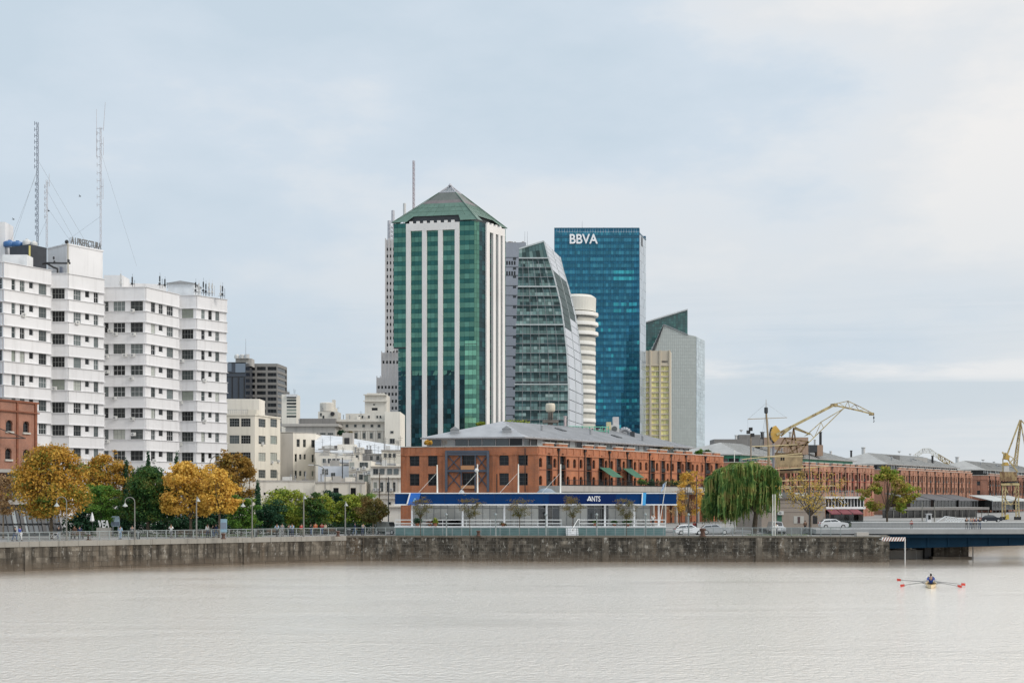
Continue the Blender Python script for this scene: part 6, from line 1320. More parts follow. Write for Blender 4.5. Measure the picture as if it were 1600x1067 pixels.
# ================================================================== CRANES AND MAST
def truss(m, a, b, wa, wb, n, r, dirv):
    """two lattice chords between a and b, spread along dirv"""
    a, b, dv = Vector(a), Vector(b), Vector(dirv).normalized(); pr = None
    for k in range(n + 1):
        t = k / n; c_ = a.lerp(b, t); h = (wa + (wb - wa) * t) / 2; p, q = c_ + dv * h, c_ - dv * h
        if pr: m.beam(pr[0], p, r); m.beam(pr[1], q, r); m.beam(pr[k % 2], q if k % 2 == 0 else p, r * .6)
        m.beam(p, q, r * .6); pr = (p, q)
Y1 = 285; cr = thing('harbour_crane', 'big weathered yellow harbour crane with its jib raised to the right', 'crane', P(1235, 817, Y1)); q = lambda x, y, k=0: P(x, y, Y1 + k)
m = MB()
for x in (1216, 1258):
    for k in (-2.5, 2.5): m.beam(q(x, 817, k), q(1222 if x < 1230 else 1252, 738, k * .8), .55)
for y in (760, 790): m.beam(q(1219, y, -2.3), q(1255, y, -2.3), .3); m.beam(q(1219, y, 2.3), q(1255, y, 2.3), .3)
for k in (-2.3, 2.3): m.beam(q(1219, 790, k), q(1254, 760, k), .2); m.beam(q(1255, 790, k), q(1220, 760, k), .2); m.beam(q(1221, 760, k), q(1252, 739, k), .2)
m.prism([q(1212, 739, -3.4), q(1262, 739, -3.4), q(1262, 739, 3.4), q(1212, 739, 3.4)], (0, 0, .5)); m.build('portal', rusty, cr)
m = MB(); m.lathe(q(1236, 735, 0), [(2.3, 0), (2.3, .45)], 20); m.build('slewing_ring', black, cr)
m = MB(); m.prism([q(1210, 730, -2.4), q(1254, 730, -2.4), q(1254, 730, 2.4), q(1210, 730, 2.4)], (0, 0, (730 - 708) * Y1 / FPX)); m.build('machine_house', plain('tan_steel', (.36, .265, .15), .75, .05, .3, .8), cr); m = MB(); m.prism([q(1209, 708.2, -2.6), q(1255, 708.2, -2.6), q(1255, 708.2, 2.6), q(1209, 708.2, 2.6)], (0, 0, .12)); m.build('house_roof', rusty, cr)
m = MB()
for x in (1220, 1223.5): m.box(*q(x, 719, -2.45), *q(x + 2.2, 714.5, -2.38))
m.build('window', pane_dark, cr)
m = MB()
for k in (-1.6, 1.6):
    for a, c_ in (((1213, 708), (1226, 684)), ((1240, 708), (1226, 684)), ((1250, 708), (1263, 689)), ((1232, 708), (1263, 690)), ((1213, 697), (1262, 695)), ((1226, 684), (1262, 690)), ((1236, 700), (1240, 669)), ((1246, 708), (1240, 669)), ((1218, 700), (1234, 690)), ((1230, 700), (1250, 692))): m.beam(q(*a, k), q(*c_, k), .26)
for p in ((1226, 684), (1263, 690), (1240, 669), (1213, 697), (1262, 695)): m.beam(q(*p, -1.6), q(*p, 1.6), .25)
m.build('a_frame', rusty, cr)
m = MB()                                           # counterweight quadrant
arc = [(1214 + 9.5 * math.cos(R(a)) * .95, 678 - 13.5 * math.sin(R(a))) for a in range(100, 251, 15)]
m.prism([q(x, y, -1.0) for x, y in arc] + [q(1218, 684, -1), q(1220, 674, -1)], (0, 2, 0)); m.build('counterweight', plain('crane_ochre', (.55, .33, .07), .55, 0, .2), cr); m = MB()
arc2 = [(x - 1.2, y + .3) for x, y in arc]; pr = None
for x, y in arc2[2:]:
    c_ = q(x, y, 0)
    if pr: m.beam(pr, c_, 2.3, .35, up=(0, 1, 0)) if False else m.tube(pr, c_, .32, n=6)
    pr = c_
m.build('counterweight_rim', black, cr)
m = MB()
for k in (-.8, .8): m.beam(q(1213, 679, k), q(1305, 631.5, k * .6), .75, .5); m.beam(q(1220, 681, k), q(1236, 668, k), .4)
for t_ in span(.1, .9, 9): a = q(1213, 679, 0).lerp(q(1305, 631.5, 0), t_); m.beam(a + Vector((0, -.7, 0)), a + Vector((0, .7, 0)), .2)
m.build('upper_link', yellow_crane, cr); m = MB()
for k in (-.9, .9): truss(m, q(1264, 691, k), q(1320, 636, k * .7), .5, .35, 14, .16, (-.7, 0, -.7))
for k in (-.9, .9): m.path([q(1264, 676, k), q(1283, 659, k), q(1320, 637, k)], .09); m.beam(q(1266, 677, k), q(1272, 684, k), .12); m.beam(q(1283, 660, k), q(1287, 669, k), .1); m.beam(q(1272, 684, k), q(1283, 660, k), .1)
m.build('lower_jib', yellow_crane, cr); m = MB()
for k in (-.6, .6):
    pts = [(1302, 631.5), (1325, 626.5), (1345, 636), (1363, 645.5)]; bot_ = [(1302, 633), (1320, 636.5), (1345, 642), (1364, 647)]
    for a, c_ in zip(pts, pts[1:]): m.beam(q(*a, k), q(*c_, k), .15)
    for a, c_ in zip(bot_, bot_[1:]): m.beam(q(*a, k), q(*c_, k), .32, .28)
    for a, c_ in (((1325, 626.5), (1320, 636.5)), ((1325, 626.5), (1328, 638)), ((1336, 632), (1328, 638)), ((1336, 632), (1342, 641)), ((1350, 639), (1342, 641)), ((1312, 630), (1320, 636))): m.beam(q(*a, k), q(*c_, k), .1)
m.prism([q(1300, 634, -.8), q(1309, 635, -.8), q(1309, 630, -.8), q(1300, 630.5, -.8)], (0, 1.6, 0)); m.prism([q(1360, 648.5, -.6), q(1366, 648.5, -.6), q(1366, 645, -.6), q(1360, 643.5, -.6)], (0, 1.2, 0)); m.build('jib_head', yellow_crane, cr)
m = MB(); m.beam(q(1240, 669, 0), q(1266, 678, 0), .35); m.beam(q(1242, 667, .7), q(1266, 678, .7), .2); m.prism([q(1258, 681, -.6), q(1267, 678, -.6), q(1265, 676, -.6)], (0, 1.2, 0)); m.build('luffing_strut', yellow_crane, cr)
m = MB(); m.tube(q(1365.3, 648), q(1365.3, 656), .05, n=4); m.tube(q(1365.3, 651), q(1365.3, 654), .14, n=6); m.path([q(1365.3, 656), q(1366, 658), q(1365, 659.5), q(1364.6, 658.5)], .06, 4); m.build('hook', black, cr)
m = MB()
for y0 in (706, 729): 
    for x in range(1210, 1258, 4): m.tube(q(x, y0, -2.7), q(x, y0 - 8 if y0 < 720 else y0 - 3, -2.7), .04, n=4)
m.tube(q(1210, 698, -2.7), q(1257, 698, -2.7), .05, n=4); m.build('guard_rail', rusty, cr)
# right crane
Y2 = 330; cr = thing('harbour_crane', 'smaller ochre harbour crane on a portal at the right picture edge', 'crane', P(1578, 811, Y2)); q = lambda x, y, k=0: P(x, y, Y2 + k); m = MB()
for x in (1568, 1590):
    for k in (-2, 2):
        for s in (-.35, .35): m.beam(q(x, 811, k) + Vector((s, 0, 0)), q(x - .2 + (1 if x < 1580 else -1), 757, k) + Vector((s, 0, 0)), .22)
        for i in range(10): y = 811 - i * 5.4; m.beam(q(x, y, k) + Vector((-.35, 0, 0)), q(x, y - 5.4, k) + Vector((.35, 0, 0)), .12)
for k in (-2, 2): m.beam(q(1568, 776, k), q(1579, 789, k), .22); m.beam(q(1590, 776, k), q(1579, 789, k), .22); m.beam(q(1569, 787, k), q(1589, 787, k), .25); m.beam(q(1569, 758, k), q(1575, 770, k), .2); m.beam(q(1589, 758, k), q(1584, 770, k), .2)
m.prism([q(1564, 758, -2.5), q(1593, 758, -2.5), q(1593, 758, 2.5), q(1564, 758, 2.5)], (0, 0, .5)); m.build('portal', yellow_crane, cr); m = MB(); m.lathe(q(1577, 754, 0), [(1.9, -.1), (1.9, .3)], 16); m.build('slewing_ring', black, cr)
m = MB(); m.prism([q(1562, 751, -2), q(1589, 751, -2), q(1589, 751, 2), q(1562, 751, 2)], (0, 0, 14 * Y2 / FPX)); m.build('machine_house', rusty, cr); m = MB(); m.prism([q(1569, 737, -1), q(1577, 737, -1), q(1577, 737, 1), q(1569, 737, 1)], (0, 0, 9 * Y2 / FPX)); m.build('cab', wt, cr); m = MB(); m.prism([q(1569, 727, -1), q(1577, 727, -1), q(1575, 722, -1), q(1571, 722, -1)], (0, 2, 0)); m.build('cab_roof', plain('crane_ochre2', (.5, .33, .08), .6), cr)
m = MB()
for k in (-.6, .6):
    for a, c_, r_ in (((1573, 712), (1594, 656), .3), ((1566, 706), (1590, 737), .28), ((1566, 706), (1584, 716), .16), ((1584, 716), (1577, 724), .2), ((1595, 656), (1606, 668), .2), ((1595, 660), (1602, 700), .2), ((1567, 737), (1567, 716), .2)): m.beam(q(*a, k), q(*c_, k), r_)
truss(m, q(1586, 728, 0), q(1595, 658, 0), 1.0, .3, 14, .15, (1, 0, .1)); truss(m, q(1586, 728, 0), q(1595, 658, 0), 1.4, .4, 12, .12, (0, 1, 0)); m.build('jib', yellow_crane, cr); m = MB(); m.prism([q(1571, 717, -.9), q(1577, 718, -.9), q(1578, 712, -.9), q(1572, 707, -.9)], (0, 1.8, 0)); m.build('counterweight', MATS['crane_ochre2'], cr)
m = MB(); m.prism([q(1571, 811, -2.6), q(1577, 811, -2.6), q(1576, 803, -2.6), q(1573, 805, -2.6)], (0, .8, 0)); m.build('warning_plate', plain('plate_yellow', (.55, .42, .08), .5), cr)
for x in (1568, 1590):
    for k in (-2, 2): m = MB(); p = q(x, 811, k); m.box(p.x - .7, p.y - .4, GZ, p.x + .7, p.y + .4, GZ + .7); m.build('bogie', black, cr)
# far white crane behind the third roof
cr = thing('harbour_crane', 'distant white and yellow crane jib showing over the third warehouse roof', 'crane', P(1460, 740, 540)); q = lambda x, y, k=0: P(x, y, 540 + k); wc = plain('crane_white', (.62, .61, .55), .6); m = MB()
for a, c_, n in (((1428, 714), (1442, 704), 5), ((1442, 704), (1453, 704), 4), ((1453, 704), (1470, 716), 6)): truss(m, q(*a), q(*c_), 1.6, 1.6, n, .22, (0, 0, 1)); truss(m, q(*a, 1.5), q(*c_, 1.5), 1.6, 1.6, n, .2, (0, 0, 1))
m.build('jib_head', wc, cr); m = MB(); truss(m, q(1466, 713), q(1490, 728), 1.8, 2.2, 7, .3, (0, 0, 1)); truss(m, q(1466, 713, 1.5), q(1490, 728, 1.5), 1.8, 2.2, 7, .3, (0, 0, 1)); m.prism([q(1472, 727), q(1485, 727), q(1480, 722)], (0, 2, 0)); m.tube(q(1486, 727, 0), q(1486, 790, 0), .8); m.build('jib', yellow_crane, cr)
# ship mast and spar frame
ms = thing('ship_mast', "tall ship's mast with a crow's nest and crossing yard above the willow", 'mast', P(1199, 840, 236)); q = lambda x, y, k=0: P(x, y, 236 + k); m = MB(); m.tube((q(1202, 800).x, 236, GZ), q(1201, 700), .24, .22, 8); m.tube(q(1201, 700), q(1197, 640), .2, .13, 8); m.tube(q(1197, 640), q(1197, 624), .06, .03, 5); m.build('mast', plain('mast_wood', (.30, .22, .13), .7), ms); m = MB(); m.tube(q(1168.5, 654.7), q(1230, 652.3), .08, .06, 6); m.build('yard', plain('spar_wood', (.4, .33, .24), .7), ms); m = MB(); m.lathe(q(1197, 646), [(.2, 0), (.32, .15), (.32, .95), (.25, 1.05)], 10); m.build('crows_nest', darkmetal, ms); m = MB()
for x, y in ((1181, 680), (1190, 690), (1210, 700), (1217, 690), (1204, 705)): m.tube(q(1197, 642), q(x, y + 60, (x - 1197) * .03), .022, n=4)
m.tube(q(1168.5, 654.7), q(1168.5, 700), .015, n=4); m.tube(q(1197, 630), q(1229, 652.5), .015, n=4); m.tube(q(1197, 630), q(1169, 654.5), .015, n=4)
for y in span(675, 735, 9): m.tube(q(1192.5, y), q(1208, y), .015, n=4)
m.build('rigging', greymetal, ms)
sf = thing('spar_rack', 'grey post carrying pale yellow horizontal spars beside the willow', 'spar rack', P(1208.5, 840, 232)); q = lambda x, y, k=0: P(x, y, 232 + k); m = MB(); m.tube((q(1208.5, 800).x, 232, GZ), q(1208.5, 693), .2, n=8); m.build('post', plain('slate_post', (.22, .21, .24), .6), sf); sp_m = plain('pale_yellow_spar', (.62, .50, .28), .5)
for a, c_ in (((1175, 697.5), (1246, 694.5)), ((1160, 717.5), (1253, 708)), ((1204, 713.5), (1255, 713)), ((1206, 733.5), (1295, 728.2)), ((1208, 751.5), (1272, 749.5)), ((1208, 763), (1238, 762.3)), ((1208, 760.5), (1310, 758.6))): m = MB(); m.tube(q(*a, -.3), q(*c_, -.3), .085, .07, 6); m.build('spar', sp_m, sf)
t = thing('lamp_mast', 'pale pole with a cluster of dark floodlights left of the ship mast', 'floodlight pole', P(1173.5, 840, 240)); m = MB(); m.tube((P(1174, 800, 240).x, 240, GZ), P(1173, 678, 240), .16, .12); m.build('pole', bark_pale, t); m = MB()
for dx, dy in ((-.4, 0), (.3, -.5), (0, .5)): p = P(1173, 675, 240) + Vector((dx, 0, dy)); m.box(p.x - .3, p.y - .2, p.z - .3, p.x + .3, p.y + .2, p.z + .3)
m.build('floodlight', black, t)
# ================================================================== TREES
lm_orange = leafmat('leaves_orange', [(.07, .13, .025), (.15, .15, .025), (.30, .185, .03), (.42, .25, .045), (.28, .14, .025), (.12, .14, .03)], .28)
lm_amber = leafmat('leaves_amber', [(.14, .13, .025), (.30, .18, .03), (.46, .29, .05), (.54, .36, .085), (.38, .21, .045)])
lm_brown = leafmat('leaves_brown', [(.10, .07, .02), (.19, .105, .02), (.26, .15, .03), (.12, .12, .03)])
lm_green = leafmat('leaves_green', [(.02, .06, .012), (.05, .12, .02), (.10, .19, .03), (.16, .20, .035)])
lm_dark = leafmat('leaves_dark_green', [(.012, .04, .015), (.025, .07, .02), (.05, .10, .02), (.10, .09, .02)])
lm_lime = leafmat('leaves_lime', [(.04, .09, .015), (.12, .18, .025), (.26, .27, .04), (.16, .22, .03)])
lm_deep = leafmat('leaves_deep_green', [(.01, .035, .02), (.02, .06, .03), (.035, .085, .035)])
lm_olive = leafmat('leaves_olive', [(.05, .06, .02), (.11, .10, .03), (.17, .10, .035)])
lm_yellow = leafmat('leaves_yellow', [(.22, .14, .03), (.34, .24, .045), (.38, .27, .07), (.22, .17, .05)])
lm_willow = leafmat('leaves_willow', [(.02, .055, .016), (.045, .10, .025), (.10, .16, .04), (.17, .20, .055), (.20, .17, .06)], .6)
lm_dry = leafmat('leaves_dry', [(.26, .16, .07), (.36, .24, .12), (.22, .15, .09)])
lm_mixed = leafmat('leaves_mixed', [(.06, .13, .02), (.16, .22, .03), (.26, .22, .04), (.20, .12, .05)])
def leafcloud(m, blobs, n, size, shell=.55, flat=.0):
    vol = [b[1] * b[2] * b[3] for b in blobs]; tot = sum(vol)
    for b, v in zip(blobs, vol):
        c, rx, ry, rz = b
        for _ in range(int(n * v / tot)):
            while True:
                d = Vector((random.gauss(0, 1), random.gauss(0, 1), random.gauss(0, 1)))
                if d.length > .01: break
            d.normalize(); r = random.uniform(shell, 1.0) ** .6 * (1 + .2 * random.gauss(0, 1))
            p = c + Vector((d.x * rx * r, d.y * ry * r, d.z * rz * r)); s = size * random.uniform(.6, 1.3)
            nrm = (d * .7 + Vector((random.gauss(0, .5), random.gauss(0, .5), random.gauss(.35, .5)))).normalized()
            u = nrm.orthogonal().normalized(); w = nrm.cross(u); a = random.uniform(0, 6.28); u, w = u * math.cos(a) + w * math.sin(a), w * math.cos(a) - u * math.sin(a)
            k = nrm * s * .18
            m.face([p - u * s * .5, p - w * s * .34 + k, p + u * s * .55, p + w * s * .34 + k])
def tree(name, label, px, Y, rows, leaf, n, size, trunk=.22, bk=None, group=None, trunk_px=None, shell=.5, nb=16, gap=0.0, cat='tree', lobes=.34):
    """crown outline given as (photo row, half width in photo px) from top to bottom"""
    k = Y / FPX; base = Vector((PX(trunk_px or px, Y), Y, GZ)); t = thing(name, label, cat, base, group=group)
    zt, zb = PZ(rows[0][0], Y), PZ(rows[-1][0], Y); H = zt - zb; blobs = []
    wmax = max(r[1] for r in rows) * k
    nb = int(nb * 1.75); rows = [(a, w_ * 1.1) for a, w_ in rows]
    for i in range(nb):
        py = rows[0][0] + (rows[-1][0] - rows[0][0]) * (i + .5 + random.uniform(-.4, .4)) / nb; w = interp([(r[0], r[1]) for r in rows], py) * k
        r = max(.3, min(wmax * lobes, H * .25) * random.uniform(.45, 1.0)); r = min(r, w * .8 + .15); rho = max(0, w * 1.04 - r); sx = random.choice((-1, 1)) * random.uniform(.05, 1) ** .6; sy = math.sqrt(max(0, 1 - sx * sx)) * random.uniform(-1, .8)
        z = min(max(PZ(py, Y), zb + r * .5), zt - r * .7); blobs.append((Vector((PX(px, Y) + rho * sx, Y + rho * sy * .9, z)), r, r, r * random.uniform(.6, .85)))
    for i in range(nb // 2):                        # ragged sprays past the outline
        py = random.uniform(rows[0][0], rows[-1][0]); w = interp(rows, py) * k; sx = random.choice((-1, 1)) * random.uniform(.4, 1); r = random.uniform(.25, .6); blobs.append((Vector((PX(px, Y) + w * sx * random.uniform(.95, 1.15), Y + w * random.uniform(-.6, .4), PZ(py, Y) + random.uniform(-.3, .7))), r * 1.5, r, r * .6))
    core = [(Vector((PX(px, Y), Y, PZ(py, Y))), interp(rows, py) * k * .72, interp(rows, py) * k * .6, H * .16) for py in span(rows[0][0] + (rows[-1][0] - rows[0][0]) * .2, rows[-1][0] - (rows[-1][0] - rows[0][0]) * .12, 4)]
    m = MB(); leafcloud(m, blobs, int(n * 1.4), size * .76, shell); leafcloud(m, core, int(n * .3 * (shell > .3)), size * .9, .2); m.build('crown', leaf, t)
    m = MB(); top = Vector((PX(px, Y), Y, zb + H * .55)); p0 = base - Vector((0, 0, .2)); fork = Vector((base.x * .8 + top.x * .2, Y, GZ + max(.8, (zb - GZ) * .9))); m.tube(p0, fork, trunk, trunk * .7, 8)
    for b in blobs[:12]:
        mid = fork.lerp(b[0], .5) + Vector((random.uniform(-.3, .3), random.uniform(-.3, .3), .2)); m.tube(fork, mid, trunk * .45, trunk * .25, 5); m.tube(mid, b[0], trunk * .25, trunk * .06, 4)
        for _ in range(2): q = b[0] + Vector((random.gauss(0, 1) * b[1] * .5, random.gauss(0, 1) * b[1] * .5, random.gauss(0, .4) * b[1])); m.tube(mid.lerp(b[0], .6), q, trunk * .13, trunk * .04, 4)
    m.build('trunk', bk or bark, t); return t
tree('autumn_tree', 'large orange and green maple in front of the tilted glass restaurant', 80, 180, [(695, 14), (712, 38), (735, 54), (760, 62), (785, 62), (800, 45), (808, 20)], lm_orange, 9500, .42, .28, nb=30)
tree('autumn_tree', 'yellowish tree filling in behind the two leftmost orange crowns', 142, 212, [(728, 10), (745, 24), (765, 26), (790, 18)], lm_amber, 2600, .4, .2, nb=14)
tree('autumn_tree', 'rust brown tree showing above the dark green round tree', 250, 212, [(742, 10), (756, 26), (780, 30), (800, 22)], lm_brown, 2600, .4, .2, nb=14)
tree('autumn_tree', 'orange tree behind the bright green one, below the white block corner', 170, 206, [(711, 12), (722, 28), (740, 38), (758, 36), (775, 26)], lm_orange, 4600, .42, .22, nb=18)
tree('leafy_tree', 'bright green tree tucked between two orange maples', 161, 193, [(757, 12), (768, 22), (785, 26), (800, 24), (812, 14)], lm_green, 3200, .38, .2)
tree('leafy_tree', 'dark green round tree between the orange and the amber trees', 231, 192, [(729, 10), (745, 26), (762, 38), (780, 42), (798, 46), (812, 34)], lm_dark, 8000, .42, .26, nb=24)
tree('autumn_tree', 'amber yellow tree right of the dark green round tree', 298, 190, [(722, 12), (735, 28), (752, 40), (772, 44), (790, 44), (804, 28)], lm_amber, 7000, .42, .24, nb=24)
tree('autumn_tree', 'amber tree with a rounded right edge in front of the brown tree', 343, 187, [(732, 10), (745, 22), (762, 28), (782, 30), (800, 22)], lm_amber, 4200, .40, .2)
tree('autumn_tree', 'tall brown tree nearest to the cream corner building', 362, 208, [(709, 12), (722, 28), (742, 36), (765, 36), (785, 30), (800, 18)], lm_brown, 6500, .42, .24, nb=22)
tree('dry_tree', 'small tree with dry beige leaves at the left picture edge', 5, 183, [(742, 8), (755, 18), (775, 22), (795, 18), (802, 8)], lm_dry, 1500, .36, .15, bark_pale)
tree('leafy_tree', 'low green tree under the right side of the amber crowns', 377, 194, [(778, 8), (788, 18), (802, 24), (818, 24), (828, 16)], lm_green, 2600, .36, .16)
tree('leafy_tree', 'green bush tree filling the gap below the dark green tree', 262, 202, [(785, 20), (800, 40), (815, 46), (828, 40)], lm_deep, 2800, .4, .16)
tree('leafy_tree', 'dark shrubby tree behind the white lettering', 195, 204, [(780, 14), (798, 26), (815, 30), (830, 24)], lm_deep, 2200, .4, .16)
tree('leafy_tree', 'dark bush under the amber trees, beside the blue info board', 325, 203, [(790, 20), (803, 36), (818, 40), (830, 36)], lm_deep, 2400, .4, .16)
tree('hedge_tree', 'wide lime-topped green tree left of the hedge row', 447, 204, [(765, 14), (772, 26), (785, 36), (800, 40), (818, 42), (830, 34)], lm_lime, 6500, .4, .2, nb=26, group='clipped trees along the hedge row')
tree('hedge_tree', 'dark green domed bush at the foot of the cypress', 422, 200, [(788, 10), (798, 22), (812, 26), (828, 26)], lm_deep, 2800, .36, .15, group='clipped trees along the hedge row')
tree('hedge_tree', 'dark upright green tree just right of the wide lime-topped tree', 489, 201, [(776, 8), (786, 14), (802, 18), (822, 17), (830, 12)], lm_dark, 3000, .36, .16, group='clipped trees along the hedge row')
tree('hedge_tree', 'green domed tree with yellow tips in the middle of the hedge row', 506, 207, [(774, 8), (784, 16), (800, 22), (820, 20), (829, 14)], lm_lime, 3200, .36, .16, group='clipped trees along the hedge row')
tree('hedge_tree', 'very dark tall hedge tree right of the yellow-tipped dome', 522, 214, [(769, 8), (778, 18), (795, 24), (815, 24), (828, 18)], lm_deep, 3400, .36, .16, group='clipped trees along the hedge row')
tree('hedge_tree', 'lime green rounded hedge tree behind the third lamp post', 549, 208, [(773, 8), (782, 20), (798, 26), (815, 26), (828, 20)], lm_lime, 4200, .36, .16, group='clipped trees along the hedge row')
tree('hedge_tree', 'fresh green hedge tree before the olive-brown one', 570, 210, [(778, 10), (788, 18), (804, 22), (824, 20)], lm_green, 2800, .36, .16, group='clipped trees along the hedge row')
tree('hedge_tree', 'olive-brown tree with a bare pale trunk at the end of the hedge row', 583, 203, [(779, 10), (788, 19), (798, 23), (808, 20), (815, 12)], lm_olive, 2800, .36, .14, bark_pale, group='clipped trees along the hedge row')
def cypress(label, px, Y, y0, y1, hw):
    base = Vector((PX(px, Y), Y, GZ)); t = thing('cypress_tree', label, 'tree', base, group='narrow cypress trees'); k = Y / FPX; m = MB(); bl = []
    for i in range(12): f_ = (i + .5) / 12; py = y0 + (y1 - y0) * f_; r = hw * k * math.sin(math.pi * min(.95, .15 + f_ * .75)) ; bl.append((Vector((PX(px, Y), Y, PZ(py, Y))), r, r, (y1 - y0) * k / 12))
    leafcloud(m, bl, 1400, .26, .3); m.build('crown', lm_deep, t); m = MB(); m.tube(base - Vector((0, 0, .2)), (base.x, Y, PZ(y0 + 6, Y)), .12, .03); m.build('trunk', bark, t)
cypress('cypress rising behind the dark green tree, its tip over the left orange crown', 197, 205, 717, 815, 5); cypress('tallest cypress tip in front of the right white block', 231.5, 206, 706, 790, 4); cypress('small cypress tip behind the amber tree', 276, 206, 708, 790, 5); cypress('slim cypress left of the hedge row, before the low annex', 403, 199, 751, 826, 5)
tree('bare_tree', 'thin autumn tree with orange leaves right of the blue-roofed pavilion', 1077, 226, [(738, 8), (750, 18), (770, 22), (790, 22), (806, 14)], lm_amber, 1700, .36, .13, bark, shell=.2)
tree('bare_tree', 'brownish leafless shrub tree behind the pavilion end', 1062, 232, [(762, 8), (775, 16), (790, 20), (806, 14)], lm_dry, 500, .32, .12, bark, shell=.2)
def sparse(label, px, Y, rows, leaf, n, size, nlimb, trunk, fork_py):
    k = Y / FPX; base = Vector((PX(px, Y), Y, GZ)); t = thing('sparse_tree', label, 'tree', base); m = MB(); g = MB(); fork = Vector((base.x, Y, PZ(fork_py, Y))); m.tube(base - Vector((0, 0, .2)), fork, trunk, trunk * .7, 8); zt, zb = PZ(rows[0][0], Y), PZ(rows[-1][0], Y); tips = []
    for i in range(nlimb):
        a = 6.283 * i / nlimb + random.uniform(-.3, .3); py = random.uniform(rows[0][0] + 4, rows[-1][0] - 4); w = interp(rows, py) * k; tip = Vector((base.x + w * math.cos(a) * random.uniform(.6, 1), Y + w * math.sin(a) * .9, PZ(py, Y))); mid = fork.lerp(tip, .45) + Vector((0, 0, .5)); m.tube(fork, mid, trunk * .5, trunk * .3, 6); m.tube(mid, tip, trunk * .3, trunk * .08, 5); tips += [mid.lerp(tip, .5), tip]
        for _ in range(7): q = mid.lerp(tip, random.random()); e_ = q + Vector((random.gauss(0, .9), random.gauss(0, .9), random.gauss(.4, .7))); m.tube(q, e_, .045, .012, 4); tips.append(e_)
    leafcloud(g, [(p, .75, .75, .6) for p in tips], n, size, .1); g.build('crown', leaf, t); m.build('trunk', bark, t)
sparse('nearly bare tree with scattered yellow leaves in front of the stone pavilion', 1266, 203, [(738, 10), (752, 36), (770, 46), (785, 44), (798, 22)], lm_yellow, 1500, .27, 13, .22, 806)
tree('leafy_tree', 'green and yellow plane tree in front of the third warehouse', 1386, 214, [(733, 6), (742, 16), (756, 30), (770, 42), (785, 40), (797, 22)], lm_mixed, 3800, .5, .2, nb=22, shell=.3, lobes=.25)
# small feathery trees in front of the pavilion
for lab, x, w_ in (('feathery olive street tree at the left end of the pavilion', 657, 16), ('feathery street tree second from the left before the pavilion', 734, 17), ('feathery street tree in the middle of the pavilion front', 812, 17), ('feathery street tree under the white lettering', 895, 17), ('feathery street tree by the sky blue panel', 979, 17)):
    tree('street_tree', lab, x, 197.2, [(778, w_ * .4), (785, w_ * .9), (793, w_), (803, w_ * .6), (808, w_ * .2)], lm_olive, 1300, .17, .06, bark, 'small trees along the pavilion front', shell=.1, nb=14, lobes=.45)
tree('leafy_tree', 'dark bush behind the closed parasol', 142, 200, [(782, 16), (800, 26), (818, 28), (830, 24)], lm_deep, 2400, .4, .14)
# hanging willow
wl_t = thing('willow_tree', 'big weeping willow with long hanging strands in front of the stone pavilion', 'tree', P(1160, 840, 208)); YWL = 208; kk = YWL / FPX; m = MB(); wood = MB()
top_rows = [(1100, 775), (1110, 745), (1122, 728), (1140, 720), (1160, 716), (1180, 719), (1200, 722), (1211, 735), (1216, 755)]
random.seed(31)
for fx, fy, fr_ in [(x, y, r) for x, y, r in ((1113, 742, 13), (1128, 730, 16), (1150, 722, 18), (1172, 721, 17), (1196, 727, 16), (1206, 742, 11), (1136, 748, 20), (1165, 742, 20), (1110, 772, 12), (1104, 783, 9), (1186, 752, 16), (1150, 772, 16), (1125, 768, 14), (1138, 790, 10))]:
    for s_ in range(150):
        a = random.uniform(0, 6.283); rad = fr_ * kk * random.uniform(.2, 1); dpt = (random.uniform(-1, 1)) * 3.6 * (1 if fx > 1120 else .6); p = Vector((PX(fx, YWL) + rad * math.cos(a), YWL + dpt + rad * math.sin(a) * .5, PZ(fy, YWL) - rad * .35 - random.uniform(0, .6)))
        px_ = 800 + p.x * FPX / YWL; endrow = random.choice([822, 818, 810, 800, 790]) if px_ < 1170 else random.choice([808, 795, 783, 812, 780]); ze_ = max(GZ + .35, PZ(endrow, YWL) + random.uniform(-.4, 1.2)); L_ = p.z - ze_
        if L_ < .8: continue
        L_ *= random.uniform(.7, 1) if random.random() < .6 else random.uniform(.25, .65); n_ = max(3, int(L_ / .55)); dx, dy = random.uniform(-.05, .05), random.uniform(-.05, .05); wd = random.uniform(.07, .15); out = Vector((math.cos(a), math.sin(a), 0)) * .35
        pr = p - out * 1.2 + Vector((0, 0, .25))
        for i in range(n_ + 1):
            q = p + Vector((dx * i + .05 * math.sin(i * 1.3 + a), dy * i, -L_ * i / n_)); sx = Vector((math.cos(a * 3), math.sin(a * 3), 0)) * wd * (1 if i < n_ else .2)
            m.face([pr - sx, pr + sx, q + sx, q - sx])
            if i % 2 == 0: l = Vector((random.gauss(0, .12), random.gauss(0, .12), -.22)); m.face([q, q + l + sx, q + l * 1.6, q + l - sx])
            pr = q
m.build('crown', lm_willow, wl_t)
b0 = Vector((PX(1178, YWL), YWL, GZ - .2)); wood.tube(b0, b0 + Vector((.3, 0, 3.2)), .42, .3, 8); fk = b0 + Vector((.3, 0, 3.2))
for x, y in ((1125, 740), (1150, 730), (1172, 728), (1198, 735), (1140, 760), (1186, 760)): q = P(x, y, YWL + random.uniform(-1.5, 1.5)); md = fk.lerp(q, .55) + Vector((0, 0, .6)); wood.tube(fk, md, .22, .14, 6); wood.tube(md, q, .14, .05, 5)
wood.build('trunk', bark, wl_t)
random.seed(11)
